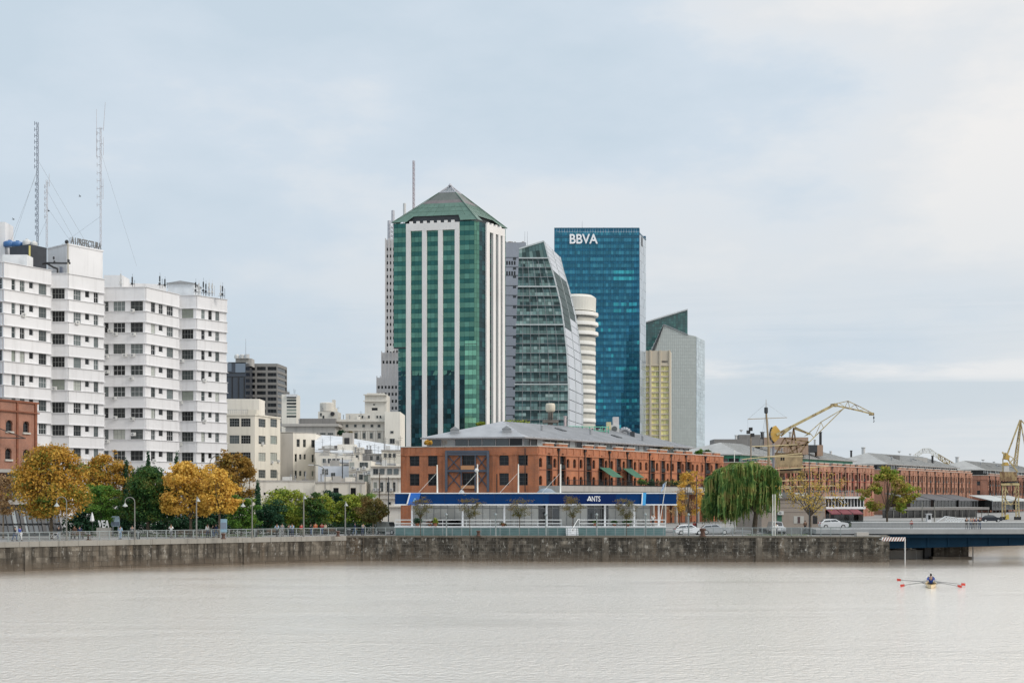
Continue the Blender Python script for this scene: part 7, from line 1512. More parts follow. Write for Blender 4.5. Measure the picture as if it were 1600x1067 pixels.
# planters and hedges on terraces and roofs
def shrub(label, px, py, Y, w, h, leaf, n=260, pot=True, cat='plant', name='potted_plant', size=.22):
    c = P(px, py, Y); t = thing(name, label, cat, c); m = MB(); k = Y / FPX
    leafcloud(m, [(c + Vector((random.uniform(-.3, .3) * w * k, 0, h * k * random.uniform(.4, .75))), w * k * .42, w * k * .3, h * k * .36) for _ in range(4)], n, size, .2); m.build('foliage', leaf, t)
    if pot: m = MB(); m.lathe(c, [(.22, 0), (.3, .4)], 10); m.build('pot', plain('terracotta_pot', (.25, .10, .06), .8), t)
for a in (('leafy planter at the left end of the pavilion deck', 652, 821.5, 198, 14, 14, lm_deep), ('low red-leaved planter box on the pavilion deck', 672, 821.5, 198.5, 10, 7, leafmat('leaves_red', [(.2, .04, .02), (.12, .09, .03)])), ('yellow-green potted shrub at the middle of the dark counter', 680, 821.5, 198, 7, 13, lm_lime), ('dark potted plant between the white posts by the lettering', 960, 821.5, 198.5, 9, 10, lm_dark), ('bushy dark plant under the sky blue panel tree', 981, 822, 198.6, 14, 12, lm_dark), ('small plant in a pot on the pavilion deck middle', 786, 821.8, 198.3, 8, 6, lm_olive), ('plant beside the white steps of the pavilion', 930, 821.5, 198.4, 7, 9, lm_green)): shrub(*a)
for i, (lab, x, w_, lf_) in enumerate((('green shrubs on the terrace under the left green awning', 975, 16, lm_green), ('olive shrubs on the terrace right of the green awnings', 1012, 22, lm_olive), ('dense shrubs on the terrace near the orange tree', 1030, 24, lm_dark), ('yellowing shrubs at the far end of the terrace', 1055, 22, lm_amber), ('dark shrubs between the two green awnings', 992, 12, lm_deep))):
    u = f1w.u(x); q = f1w.p(u, 7.35, 3.6); px_ = 800 + q.x * FPX / q.y; py_ = HZN - (q.z - CZ) * FPX / q.y; shrub(lab, px_, py_, q.y, w_, 11, lf_, 420, False, 'plant', 'terrace_shrub', .3)
for lab, x, y, Y, w_, h_, lf_ in (('yellow-green bush showing above the warehouse roof, right of the green tower', 808, 668, 300, 34, 12, lm_lime), ('yellow shrub on the brick parapet below the green tower', 669.5, 697, 254.5, 10, 9, lm_amber), ('green shrub on the warehouse parapet by the cream roof', 1093, 711, 309, 12, 8, lm_green), ('round green shrub on the last parapet of the nearest warehouse', 1107, 711, 312, 10, 8, lm_dark), ('small shrub behind the green tower foot', 750, 665, 290, 12, 7, lm_lime), ('flat planted hedge along the attic terrace edge', 1030, 704, 300, 30, 5, lm_olive), ('dark conifer on the grey city roof, left of the palace', 517, 681, 425, 14, 12, lm_deep), ('smaller dark conifer beside the palace corner', 533, 681, 424, 10, 11, lm_deep), ('palm-like plant by the chimney block', 546, 682, 424, 10, 8, lm_olive)): shrub(lab, x, y, Y, w_, h_, lf_, 480, False, 'shrub', 'roof_shrub', .4)
for lab, x0, x1, Y, h_, lf_ in (('clipped green hedge behind the promenade benches', 98, 410, 203, 2.6, lm_deep), ('low clipped hedge below the hedge trees', 412, 600, 205, 1.7, lm_deep), ('planted hedge in front of the glass restaurant', 1292, 1345, 221, 1.1, lm_dark), ('long hedge in front of the arcade', 1345, 1452, 226, 1.2, lm_deep)):
    t = thing('hedge', lab, 'hedge', P(x0, 838, Y)); m = MB(); a, b_ = PX(x0, Y), PX(x1, Y); n_ = int((b_ - a) / .8); leafcloud(m, [(Vector((a + (b_ - a) * (i + .5) / n_, Y, GZ + h_ * .5)), .65, .5, h_ * .55) for i in range(n_)], int(n_ * 90 * (1 + h_)), .24, .4); m.build('foliage', lf_, t)
# ================================================================== RAILINGS AND LAMPS
def railing(label, pts, step, h, mat, bars, off=.55, post=.07, curved=True):
    t = thing('railing', label, 'railing', (pts[0][0], pts[0][1], GZ)); rail = MB(); ps = MB(); d_acc = 0; pm = []
    for a, b_ in zip(pts, pts[1:]):
        f = Fac(a, b_); n_ = max(1, round(f.L / step))
        for z_, r_ in [(h, .045)] + [(x, .018) for x in bars]: rail.tube(f.p(0, z_, -off), f.p(f.L, z_, -off), r_, n=5)
        for i in range(n_): pm.append((f.p(f.L * i / n_, 0, -off), f.n))
    rail.build('handrail', mat, t)
    pmesh = None
    for p, nn in pm[:100]:
        mm = MB(); mm.beam((0, 0, 0), (0, 0, h * .82), post, post * 1.6); mm.beam((0, 0, h * .82), (.0, .12 if curved else 0, h), post, post * 1.6)
        if pmesh is None: pmesh = mm.mesh('post', mat)
        o = link('post', pmesh, t); o.location = p - Vector(t.location); o.rotation_euler = (0, 0, math.atan2(nn.x, -nn.y))
    return t
railing('long grey steel promenade railing in front of the autumn trees', Q[1:4], 1.25, 1.12, railmat, (.28, .5, .72, .92)); 
railing('grey railing on the quay edge in front of the pavilion', [Q[3], Q[4], (PX(1083, 194), 194.2)], 1.35, 1.1, railmat, (.3, .55, .8), curved=False)
railing('grey railing between the willow and the bridge', [(PX(1100, 193.6), 193.7), (PX(1330, 193), 193.0)], 1.3, 1.15, railmat, (.2, .38, .56, .74, .92), curved=False)
def street_lamp(label, px, pyt, Y, arm=-1, h=None):
    t = thing('street_lamp', label, 'street lamp', P(px, 840, Y) * 1.0, group='hook-necked lamps along the promenade'); t.location.z = GZ; b0 = Vector((PX(px, Y), Y, GZ)); zt = PZ(pyt, Y); r = .62; m = MB(); m.tube(b0, b0 + Vector((0, 0, 1.0)), .13, .11, 8); m.tube(b0 + Vector((0, 0, 1.0)), Vector((b0.x, Y, zt - r)), .085, .06, 8); m.build('pole', polemat, t); m = MB(); c = Vector((b0.x + arm * r, Y, zt - r)); pr = None
    for i in range(9):
        a = R(0 + 20 * i) if arm < 0 else R(180 - 20 * i); q = c + Vector((math.cos(a) * r, 0, math.sin(a) * r))
        if pr: m.tube(pr, q, .055, n=6)
        pr = q
    m.tube(pr, pr - Vector((0, 0, .35)), .05, n=6); m.build('hook_arm', polemat, t); m = MB(); m.lathe(pr - Vector((0, 0, .75)), [(.34, 0), (.3, .1), (.12, .3), (.08, .42)], 12); m.build('lamp_shade', plain('lamp_shade', (.38, .40, .38), .5), t); m = MB(); m.lathe(pr - Vector((0, 0, .83)), [(.05, 0), (.14, .05), (.15, .09)], 8); m.build('bulb_cover', wt, t)
for lab, x, y, Y in (('hook-necked lamp in front of the big orange maple', 104, 776, 173), ('hook-necked lamp in front of the dark green tree', 210.5, 776.5, 177), ('hook-necked lamp at the left end of the hedge trees', 394, 777.5, 184.5)): street_lamp(lab, x, y, Y)
for lab, x, y, Y in (('straight lamp pole before the amber tree, its crook turned away', 307, 782, 181), ('straight lamp pole before the wide lime-topped tree', 474.5, 778, 190), ('straight lamp pole before the lime rounded hedge tree', 539.5, 789, 197)):
    t = thing('street_lamp', lab, 'street lamp', (PX(x, Y), Y, GZ)); m = MB(); m.tube((PX(x, Y), Y, GZ), (PX(x, Y), Y, PZ(y, Y)), .12, .07, 8); m.path([(PX(x, Y), Y, PZ(y, Y)), (PX(x, Y), Y + .4, PZ(y, Y) + .5), (PX(x, Y), Y + 1, PZ(y, Y) + .35)], .055); m.build('pole', polemat, t); m = MB(); m.lathe((PX(x, Y), Y + 1, PZ(y, Y) - .1), [(.3, 0), (.1, .3), (.06, .45)], 10); m.build('lamp_shade', MATS['lamp_shade'], t)
def road_lamp(label, px, pyt, Y, reach):
    t = thing('road_lamp', label, 'street lamp', (PX(px, Y), Y, GZ)); zt = PZ(pyt, Y); m = MB(); x = PX(px, Y); m.tube((x, Y, GZ), (x, Y, zt - 1.2), .11, .08); pr = None
    for i in range(7): a = R(15 * i); q = Vector((x + reach * (1 - math.cos(a)), Y, zt - 1.2 + 1.2 * math.sin(a))); (m.tube(pr, q, .07, n=5) if pr else 0); pr = q
    m.build('pole', polemat, t); m = MB(); m.box(min(pr.x, pr.x + reach * .5), Y - .15, pr.z - .1, max(pr.x, pr.x + reach * .5), Y + .15, pr.z + .06); m.build('lamp_head', wt, t)
for a in (('tall curved road lamp above the gap between the orange trees', 131, 718, 215, -2.2), ('tall curved road lamp left of the brown tree top', 328, 711, 214, 1.5), ('tall curved road lamp in front of the cream corner building', 390, 717, 222, -2.0), ('tall road lamp before the garage wall', 508, 726, 240, -1.9)): road_lamp(*a)
def pole(label, px, y0, Y, r, mat, name='pole', cat='pole', base=None):
    t = thing(name, label, cat, (PX(px, Y), Y, GZ)); m = MB(); m.tube((PX(px, Y), Y, GZ), (PX(px, Y), Y, PZ(y0, Y)), r, r * .7); m.build('shaft', mat, t); return t
pole('thin dark pole between the orange tree and the willow', 1088.5, 742, 204, .08, darkmetal); pole('tall dark pole through the sparse yellow tree', 1264.5, 696, 201, .09, darkmetal); pole('wooden cable pole in front of the arched-window house', 593, 738, 262, .12, bark); pole('second cable pole, nearest to the chimney block', 535, 715, 288, .16, darkmetal); pole('utility pole behind the jeep', 607, 745, 244, .12, darkmetal); pole('white flagless pole between the willow and the green attic', 1147.5, 703, 212, .09, polew)
for lab, x in (('white post of the pair by the stone pavilion, left one', 1207.5), ('white post of the pair by the stone pavilion, right one', 1211)): pole(lab, x, 772, 197, .085, polew)
for lab, x, y0 in (('grey pole in front of the arcade, left of the booth', 1441, 784), ('grey pole in front of the arcade, just right of the booth', 1460, 785)): pole(lab, x, y0, 230, .1, polemat)
for lab, x in (('slim grey quay post near the left end of the pavilion railing', 697.5), ('slim grey quay post below the middle roof mast', 774.5), ('slim grey quay post under the white lettering', 932.5), ('slim grey quay post between the white lettering and the steps', 853), ('slim grey quay post beside the sky blue panel', 1009), ('slim grey quay post by the white car', 1076)):
    t = pole(lab, x, 806, 195.2, .12, railmat, 'quay_post', 'post')
    m = MB(); m.lathe((PX(x, 195.2), 195.2, PZ(806, 195.2)), [(.1, 0), (.2, .1), (.2, .25), (.05, .4)], 8); m.build('cap', railmat, t)
t = thing('flag_pole', 'slanted pole with a pale blue and white flag at the pavilion end', 'flag', P(1033, 822, 199)); m = MB(); m.tube(P(1030, 822, 199), P(1041, 752, 199), .06, .04); m.build('pole', polew, t); m = MB(); v = []
for i in range(6): x = 1040 - i * .3; a, b_ = P(1039.8 - i * .6, 753 + i * 2.2, 199 + .15 * math.sin(i)), P(1035.5 - i * .55 + .6 * math.sin(i * 1.3), 757 + i * 2.4, 199.4 + .2 * math.cos(i * 1.7)); v.append((a, b_))
for (a, b_), (c, d) in zip(v, v[1:]): m.prism([a, b_, d, c], (0, .03, 0))
m.build('flag', plain('pale_flag', (.42, .52, .66), .8, 0, .25, 3), t)
t = thing('closed_parasol', 'closed white parasol on a dark pole by the white lettering', 'parasol', P(144, 836, 186)); m = MB(); m.tube((PX(144, 186), 186, GZ), P(145, 800, 186), .04); m.build('pole', darkmetal, t); m = MB(); m.lathe(P(144, 815, 186), [(.12, 0), (.3, .15), (.2, .7), (.06, 1.25)], 9); m.build('canopy', white_dim, t)
fv = Fac(pl(154, 191), pl(171, 191)); t = thing('letter_sign', 'free-standing white letters on the lawn behind the railing', 'sign', fv.p(0, 0)); sign_text(fv, t, 'VEA', 0, fv.L, fv.v(160, 824), fv.v(160, 812.5), white_dim, 0, .12, 'lettering'); m = MB(); fv.slab(m, -.2, fv.L + .2, 0, fv.v(160, 824), -.3, .3); m.build('plinth', concrete, t)
def board(label, x0, x1, y0, y1, Y, face_m, extra=None): 
    f = Fac(pl(x0, Y), pl(x1, Y)); t = thing('info_board', label, 'information board', f.p(0, 0)); m = MB(); f.slab(m, 0, f.L, f.v(x0, y1), f.v(x0, y0), -.12, 0); m.build('panel', face_m, t); m = MB(); f.slab(m, f.L * .1, f.L * .25, 0, f.v(x0, y1), -.1, -.02); f.slab(m, f.L * .75, f.L * .9, 0, f.v(x0, y1), -.1, -.02); m.build('leg', greymetal, t)
    if extra: m = MB(); f.slab(m, .05, f.L - .05, *extra(f), 0, .02); m.build('picture_field', plain('board_dark', (.16, .2, .26), .5), t)
board('pale blue poster stand next to the white letters', 174, 187, 806, 822, 192, plain('poster_blue', (.40, .52, .60), .5), lambda f: (f.v(180, 821), f.v(180, 815))); board('tall blue information board beside the amber tree', 344.5, 354.5, 810.5, 831, 183, plain('board_blue', (.22, .34, .42), .5, 0, .2), lambda f: (f.v(350, 826), f.v(350, 816)))
def bollard(label, px, Y, h=.75, r=.28):
    t = thing('bollard', label, 'mooring bollard', (PX(px, Y), Y, GZ), group='rusty mooring bollards on the quay edge'); m = MB(); m.lathe((PX(px, Y), Y, GZ), [(r * 1.2, 0), (r * 1.2, .08), (r * .75, .15), (r * .7, h * .65), (r * 1.05, h * .8), (r * 1.0, h * .95), (r * .5, h)], 12); m.build('body', plain('rust_iron', (.10, .055, .04), .8, .2, .35, 3), t)
for lab, x, Y in (('rusty bollard on the quay left of the first lamp', 139, 175.2), ('rusty bollard at the foot of the blue information board', 349, 181.2), ('rusty bollard between the hedge-row lamps', 528, 193.6), ('rusty bollard on the quay below the second feathery tree', 747.5, 195.0)): bollard(lab, x, Y)
bollard('biggest rusty bollard, at the white car by the willow', 1098, 193.4, 1.1, .42)
t = thing('stone_block', 'worn concrete block lying on the quay near the bridge end', 'block', P(1348, 838, 192.6)); m = MB(); m.box(PX(1339, 192.6), 192.7, GZ, PX(1358, 192.6), 194, GZ + .55); m.build('block', concrete, t)
# ================================================================== PEOPLE
skin = plain('skin', (.42, .25, .17), .6, 0, .05)
def skin_mesh(name, nodes, edges, mat, sub=1):
    me = bpy.data.meshes.new(name); ks = list(nodes); me.from_pydata([nodes[k][0] for k in ks], [(ks.index(a), ks.index(b_)) for a, b_ in edges], []); o = bpy.data.objects.new(name, me); COL.objects.link(o)
    md = o.modifiers.new('skin', 'SKIN'); md.use_smooth_shade = True
    for i, k in enumerate(ks): r = nodes[k][1]; me.skin_vertices[0].data[i].radius = (r, r) if not isinstance(r, tuple) else r; me.skin_vertices[0].data[i].use_root = (i == 0)
    s = o.modifiers.new('sub', 'SUBSURF'); s.levels = sub; bpy.context.view_layer.update(); nm = bpy.data.meshes.new_from_object(o.evaluated_get(bpy.context.evaluated_depsgraph_get())); bpy.data.objects.remove(o); nm.materials.clear(); nm.materials.append(mat); return nm
def person_meshes(pose):
    V = Vector; st, arm, lean, sit = pose
    P_ = {'pelvis': V((0, 0, .93)), 'waist': V((0, lean * .3, 1.08)), 'chest': V((0, lean * .7, 1.32)), 'neck': V((0, lean, 1.48)), 'head': V((0, lean - .02, 1.60)), 'crown': V((0, lean - .01, 1.70))}
    for s, n_ in ((-1, 'l'), (1, 'r')):
        P_['sh' + n_] = V((s * .19, lean * .85, 1.41)); k = st * s
        if sit: P_['pelvis'] = V((0, .05, .3)); P_['waist'] = V((0, .03, .45)); P_['chest'] = V((0, lean * .7, .68)); P_['neck'] = V((0, lean, .84)); P_['head'] = V((0, lean - .03, .96)); P_['crown'] = V((0, lean - .02, 1.06)); P_['sh' + n_] = V((s * .19, lean * .85, .77))
        hp = P_['pelvis'] + V((s * .095, 0, -.05)); P_['hip' + n_] = hp
        if sit: P_['kn' + n_] = hp + V((s * .05, -.38, .16)); P_['an' + n_] = hp + V((s * .03, -.72, -.08)); P_['to' + n_] = P_['an' + n_] + V((0, -.12, .06))
        else: P_['kn' + n_] = hp + V((s * .01, -k * .2 - .03, -.42)); P_['an' + n_] = hp + V((s * .015, -k * .26 + .03, -.80)); P_['to' + n_] = P_['an' + n_] + V((s * .02, -.15, -.05))
        sh = P_['sh' + n_]
        if arm == 'rail': e, h = sh + V((s * .07, -.12, -.22)), sh + V((s * .0, -.36, -.26))
        elif arm == 'row': e, h = sh + V((s * .12, -.24, -.14)), sh + V((s * .08, -.50, -.16))
        elif arm == 'up': e, h = (sh + V((s * .08, -.1, -.24)), sh + V((-s * .06, -.22, -.02)))
        else: e, h = sh + V((s * .05, .03 + k * .1, -.28)), sh + V((s * .07, -.05 + k * .22, -.53))
        P_['el' + n_] = e; P_['ha' + n_] = h; P_['fi' + n_] = h + (h - e).normalized() * .13
    rad = {'pelvis': .125, 'waist': (.135, .10), 'chest': (.155, .105), 'neck': .05, 'head': .088, 'crown': .062}
    for n_ in 'lr': rad.update({'sh' + n_: .055, 'hip' + n_: .085, 'kn' + n_: .056, 'an' + n_: .038, 'to' + n_: .036, 'el' + n_: .04, 'ha' + n_: .03, 'fi' + n_: .022})
    E = [('pelvis', 'waist'), ('waist', 'chest'), ('chest', 'neck'), ('neck', 'head'), ('head', 'crown')]
    for n_ in 'lr': E += [('chest', 'sh' + n_), ('sh' + n_, 'el' + n_), ('el' + n_, 'ha' + n_), ('ha' + n_, 'fi' + n_), ('pelvis', 'hip' + n_), ('hip' + n_, 'kn' + n_), ('kn' + n_, 'an' + n_), ('an' + n_, 'to' + n_)]
    add = lambda r, k: tuple(x + k for x in r) if isinstance(r, tuple) else r + k
    body = skin_mesh('body', {k: (P_[k], rad[k]) for k in P_}, E, skin)
    tk = ['waist', 'pelvis', 'chest'] + [a + n_ for n_ in 'lr' for a in ('sh', 'el', 'ha')]; cut = {n_: P_['el' + n_].lerp(P_['ha' + n_], .8) for n_ in 'lr'}
    top = skin_mesh('jacket', {k: ((cut[k[-1]] if k[:2] == 'ha' else P_[k]), add(rad[k], .025)) for k in tk}, [e for e in E if e[0] in tk and e[1] in tk], skin)
    lk_ = ['pelvis'] + [a + n_ for n_ in 'lr' for a in ('hip', 'kn', 'an')]; tro = skin_mesh('trousers', {k: (P_[k], add(rad[k], .014)) for k in lk_}, [e for e in E if e[0] in lk_ and e[1] in lk_], skin)
    m = MB(); h = P_['head']
    m.blob(h + V((0, .025, .055)), .098, .105, .095, 6); hair = m.mesh('hair', skin, smooth=True)
    m = MB()
    for n_ in 'lr': a = P_['an' + n_]; m.raw([a + V((x, y, z_)) for x, y, z_ in ((-.05, .07, -.07), (.05, .07, -.07), (.045, -.2, -.07), (-.045, -.2, -.07), (-.045, .06, .03), (.045, .06, .03), (.035, -.18, -.02), (-.035, -.18, -.02))], [(0, 1, 2, 3), (7, 6, 5, 4), (0, 4, 5, 1), (1, 5, 6, 2), (2, 6, 7, 3), (3, 7, 4, 0)])
    shoe = m.mesh('shoes', skin)
    m = MB(); m.face([h + V((-.018, -.083, .0)), h + V((.018, -.083, .0)), h + V((0, -.115, -.008))]); m.face([h + V((-.018, -.083, 0)), h + V((0, -.115, -.008)), h + V((0, -.085, .045))]); m.face([h + V((.018, -.083, 0)), h + V((0, -.085, .045)), h + V((0, -.115, -.008))]); nose = m.mesh('nose', skin)
    m = MB()
    for s in (-1, 1): m.blob(h + V((s * .034, -.078, .025)), .013, .01, .009, 4)
    m.box(h.x - .03, h.y - .09, h.z - .05, h.x + .03, h.y - .075, h.z - .04); face = m.mesh('eyes_and_mouth', skin)
    return {'body': body, 'jacket': top, 'trousers': tro, 'hair': hair, 'shoes': shoe, 'nose': nose, 'eyes_and_mouth': face}
POSES = {k: person_meshes(v) for k, v in {'stand': (.25, 'hang', -.02, 0), 'walk': (1.0, 'hang', -.05, 0), 'rail': (.15, 'rail', -.12, 0), 'phone': (.3, 'up', -.03, 0), 'row': (0, 'row', .02, 1), 'sit': (0, 'hang', -.04, 1)}.items()}
CL = {k: plain('cloth_' + k, c, .85, 0, .12, 4) for k, c in {'black': (.02, .02, .022), 'navy': (.02, .035, .10), 'blue': (.03, .07, .30), 'pale_blue': (.28, .38, .50), 'denim': (.06, .10, .19), 'white': (.72, .72, .70), 'grey': (.22, .22, .23), 'red': (.35, .03, .03), 'olive': (.12, .12, .07), 'brown': (.16, .09, .06), 'orange': (.45, .13, .05), 'beige': (.42, .36, .27), 'hair': (.02, .014, .01), 'fair': (.14, .09, .05)}.items()}
face_m = plain('face_dark', (.06, .03, .025), .5)
def person(label, x, Y, pose, top, legs, hair='hair', rz=0.0, z0=GZ, s=1.0, X=None, parent_z=None):
    t = thing('person', label, 'person', (PX(x, Y) if X is None else X, Y, z0), rz); t.scale = (s, s, s); ms_ = POSES[pose]
    for nm, mt in (('body', skin), ('jacket', CL[top]), ('trousers', CL[legs]), ('hair', CL[hair]), ('shoes', CL['black']), ('nose', skin), ('eyes_and_mouth', face_m)):
        o = link(nm, ms_[nm], None); o.parent = bpy.data.objects.get('') if False else t; o.material_slots[0].link = 'OBJECT'; o.material_slots[0].material = mt
        if pose in ('stand', 'walk', 'rail', 'phone'): pass
    return t
def quayY(px):                           # a little behind the left quay edge
    for a, b_ in zip(Q, Q[1:]):
        f = Fac(a, b_); u = f.u(px)
        if -1e-6 <= u <= f.L: return f.p(u, 0, 0).y
    return 195
PPL = [('person in a dark coat walking behind the railing at the far left', 23, 3, 'walk', 'black', 'denim', 80), ('person in a bright blue jacket and white trousers carrying a white bag', 30.5, 3, 'walk', 'blue', 'white', 70), ('person in black beside the bicycle in front of the tilted glass', 92, 6, 'stand', 'black', 'denim', 20), ('person in a brown jacket sitting side by side with one in navy', 116.5, 7, 'stand', 'brown', 'grey', -20), ('person in a navy jacket right of the brown jacket', 124.5, 7, 'stand', 'navy', 'denim', 30), ('person all in pale blue standing by the poster stand', 188, 2.6, 'stand', 'pale_blue', 'pale_blue', 170), ('person in grey half hidden by the second hook-necked lamp', 206.5, 5, 'phone', 'grey', 'black', 20), ('person in a white top below the dark green tree', 267.5, 4, 'phone', 'white', 'grey', 0), ('person in white and navy left of the pair by the info board', 324, 4, 'stand', 'white', 'navy', 40), ('person in a black top and blue jeans next to the info board', 333, 3.4, 'stand', 'black', 'denim', -40), ('person in dark blue right beside the one in black by the info board', 338, 4, 'walk', 'navy', 'denim', -70),
       ('person in a pale blue shirt leaning on the railing beside a bicycle', 433, 2, 'rail', 'pale_blue', 'black', 0), ('person in a grey jacket behind the bicycle, left of the lamp', 441, 2.4, 'stand', 'grey', 'grey', 20), ('person in a black jacket left of the broad pale shirt', 451.5, 2.2, 'rail', 'black', 'navy', 10), ('person in a broad pale shirt leaning at the railing', 457, 1.8, 'rail', 'pale_blue', 'navy', -10), ('person in a red jacket just left of the straight lamp pole', 471, 4, 'stand', 'red', 'olive', 30), ('person in black sitting in the crowd right of the lamp pole', 486, 4.4, 'stand', 'black', 'denim', -30), ('person with an orange top in the crowd by the hedge', 493, 5, 'stand', 'orange', 'black', 15), ('person in dark red in the middle of the hedge crowd', 503, 4.4, 'phone', 'red', 'denim', 0), ('person in a beige top right of the dark red one', 508.5, 5, 'stand', 'beige', 'black', 50), ('person in black with a backpack walking by the hedge trees', 554, 3, 'walk', 'navy', 'denim', 90), ('person in a grey hoodie with a pale cap in front of the olive tree', 566.5, 2, 'rail', 'grey', 'navy', 40)]
for lab, x, off, pose, top, legs, rz in PPL:
    Yq = quayY(x) + off + 1.0; t = person(lab, x, Yq, pose, top, legs, 'fair' if 'white' in lab and 'bag' not in lab else 'hair', R(rz), s=random.uniform(.96, 1.05))
    if 'white bag' in lab: m = MB(); m.prism([(.28, -.1, .72), (.42, -.1, .72), (.40, .1, .72), (.27, .1, .72)], (0, 0, .36)); m.tube((.33, -.08, 1.08), (.3, 0, 1.22), .012); m.tube((.33, .08, 1.08), (.3, 0, 1.22), .012); me = m.mesh('bag', white_dim); o = link('bag', me); o.location = (PX(33.8, Yq), Yq, GZ); o.rotation_euler = (0, 0, R(70)); tag(o, 'white shopping bag held by the person in the blue jacket', 'bag'); o.location = Vector(t.location)
ZD = PZ(827, 199.7)
for lab, x, pose, top, legs, rz in (('person in black standing apart at the left of the bridge group', 1510, 'rail', 'black', 'black', 0), ('person in a grey top leaning on the bridge parapet', 1516.5, 'rail', 'grey', 'denim', 10), ('person with a red scarf-coloured top in the bridge group', 1520.5, 'stand', 'orange', 'black', -20), ('person in navy in the middle of the bridge group', 1525, 'rail', 'navy', 'black', 0), ('person in black at the right end of the bridge group', 1530.5, 'phone', 'black', 'denim', 30)): person(lab, x, 199.75, pose, top, legs, 'hair', R(rz), ZD)
person('waiter in a white top standing on the pavilion deck', 1020.5, 199.5, 'phone', 'white', 'black', 'hair', 0, GZ + FLZ); person('person in a dark coat by the poster window of the stone pavilion', 1258, 219, 'stand', 'brown', 'black'); person('person in a red top behind the white car', 1085, 213, 'stand', 'red', 'denim'); person('person in white standing right of the white posts', 1213, 199.5, 'stand', 'white', 'grey'); person('seated-looking dark figure on the bridge walkway near the booth', 1424, 200.2, 'stand', 'red', 'black', 'hair', 0, ZD, .8)
# ================================================================== BICYCLES, CARS, BOAT
def bicycle(label, x, Y, rz, mat):
    t = thing('bicycle', label, 'bicycle', (PX(x, Y), Y, GZ)); m = MB()
    for a, b_ in (((-.5, 0, .34), (-.15, 0, .85)), ((-.15, 0, .85), (.38, 0, .82)), ((-.1, 0, .3), (.38, 0, .75)), ((-.1, 0, .3), (-.18, 0, .92)), ((-.5, 0, .34), (-.1, 0, .3)), ((.36, 0, .95), (.52, 0, .34))): m.tube(a, b_, .02, n=5)
    me = m.mesh('frame', mat); link('frame', me, t); m = MB(); m.tube((.34, -.28, .98), (.34, .28, .98), .018, n=5); link('handlebar', m.mesh('handlebar', black), t); m = MB(); m.box(-.3, -.07, .92, -.06, .07, .98); link('saddle', m.mesh('saddle', black), t)
    for wx in (-.5, .52):
        m = MB(); pr = None
        for i in range(17):
            a = 2 * math.pi * i / 16; q = Vector((wx + .33 * math.cos(a), 0, .34 + .33 * math.sin(a)))
            if pr: m.tube(pr, q, .022, n=5)
            pr = q
        for i in range(6): a = math.pi * i / 6; m.tube((wx + .32 * math.cos(a), 0, .34 + .32 * math.sin(a)), (wx - .32 * math.cos(a), 0, .34 - .32 * math.sin(a)), .006, n=3)
        link('wheel', m.mesh('wheel', plain('tyre_grey', (.3, .3, .3), .6)), t)
    t.rotation_euler = (0, 0, rz)
bicycle('bicycle leaning near the person in black by the tilted glass', 86, quayY(86) + 6, R(35), white_dim); bicycle('bicycle at the railing between the pale blue and the grey jacket', 440, quayY(440) + 2.2, R(60), greymetal)
carglass = glass('car_glass', (.02, .025, .03), .05, .3, 1.0); tyre = plain('tyre', (.02, .02, .02), .9)
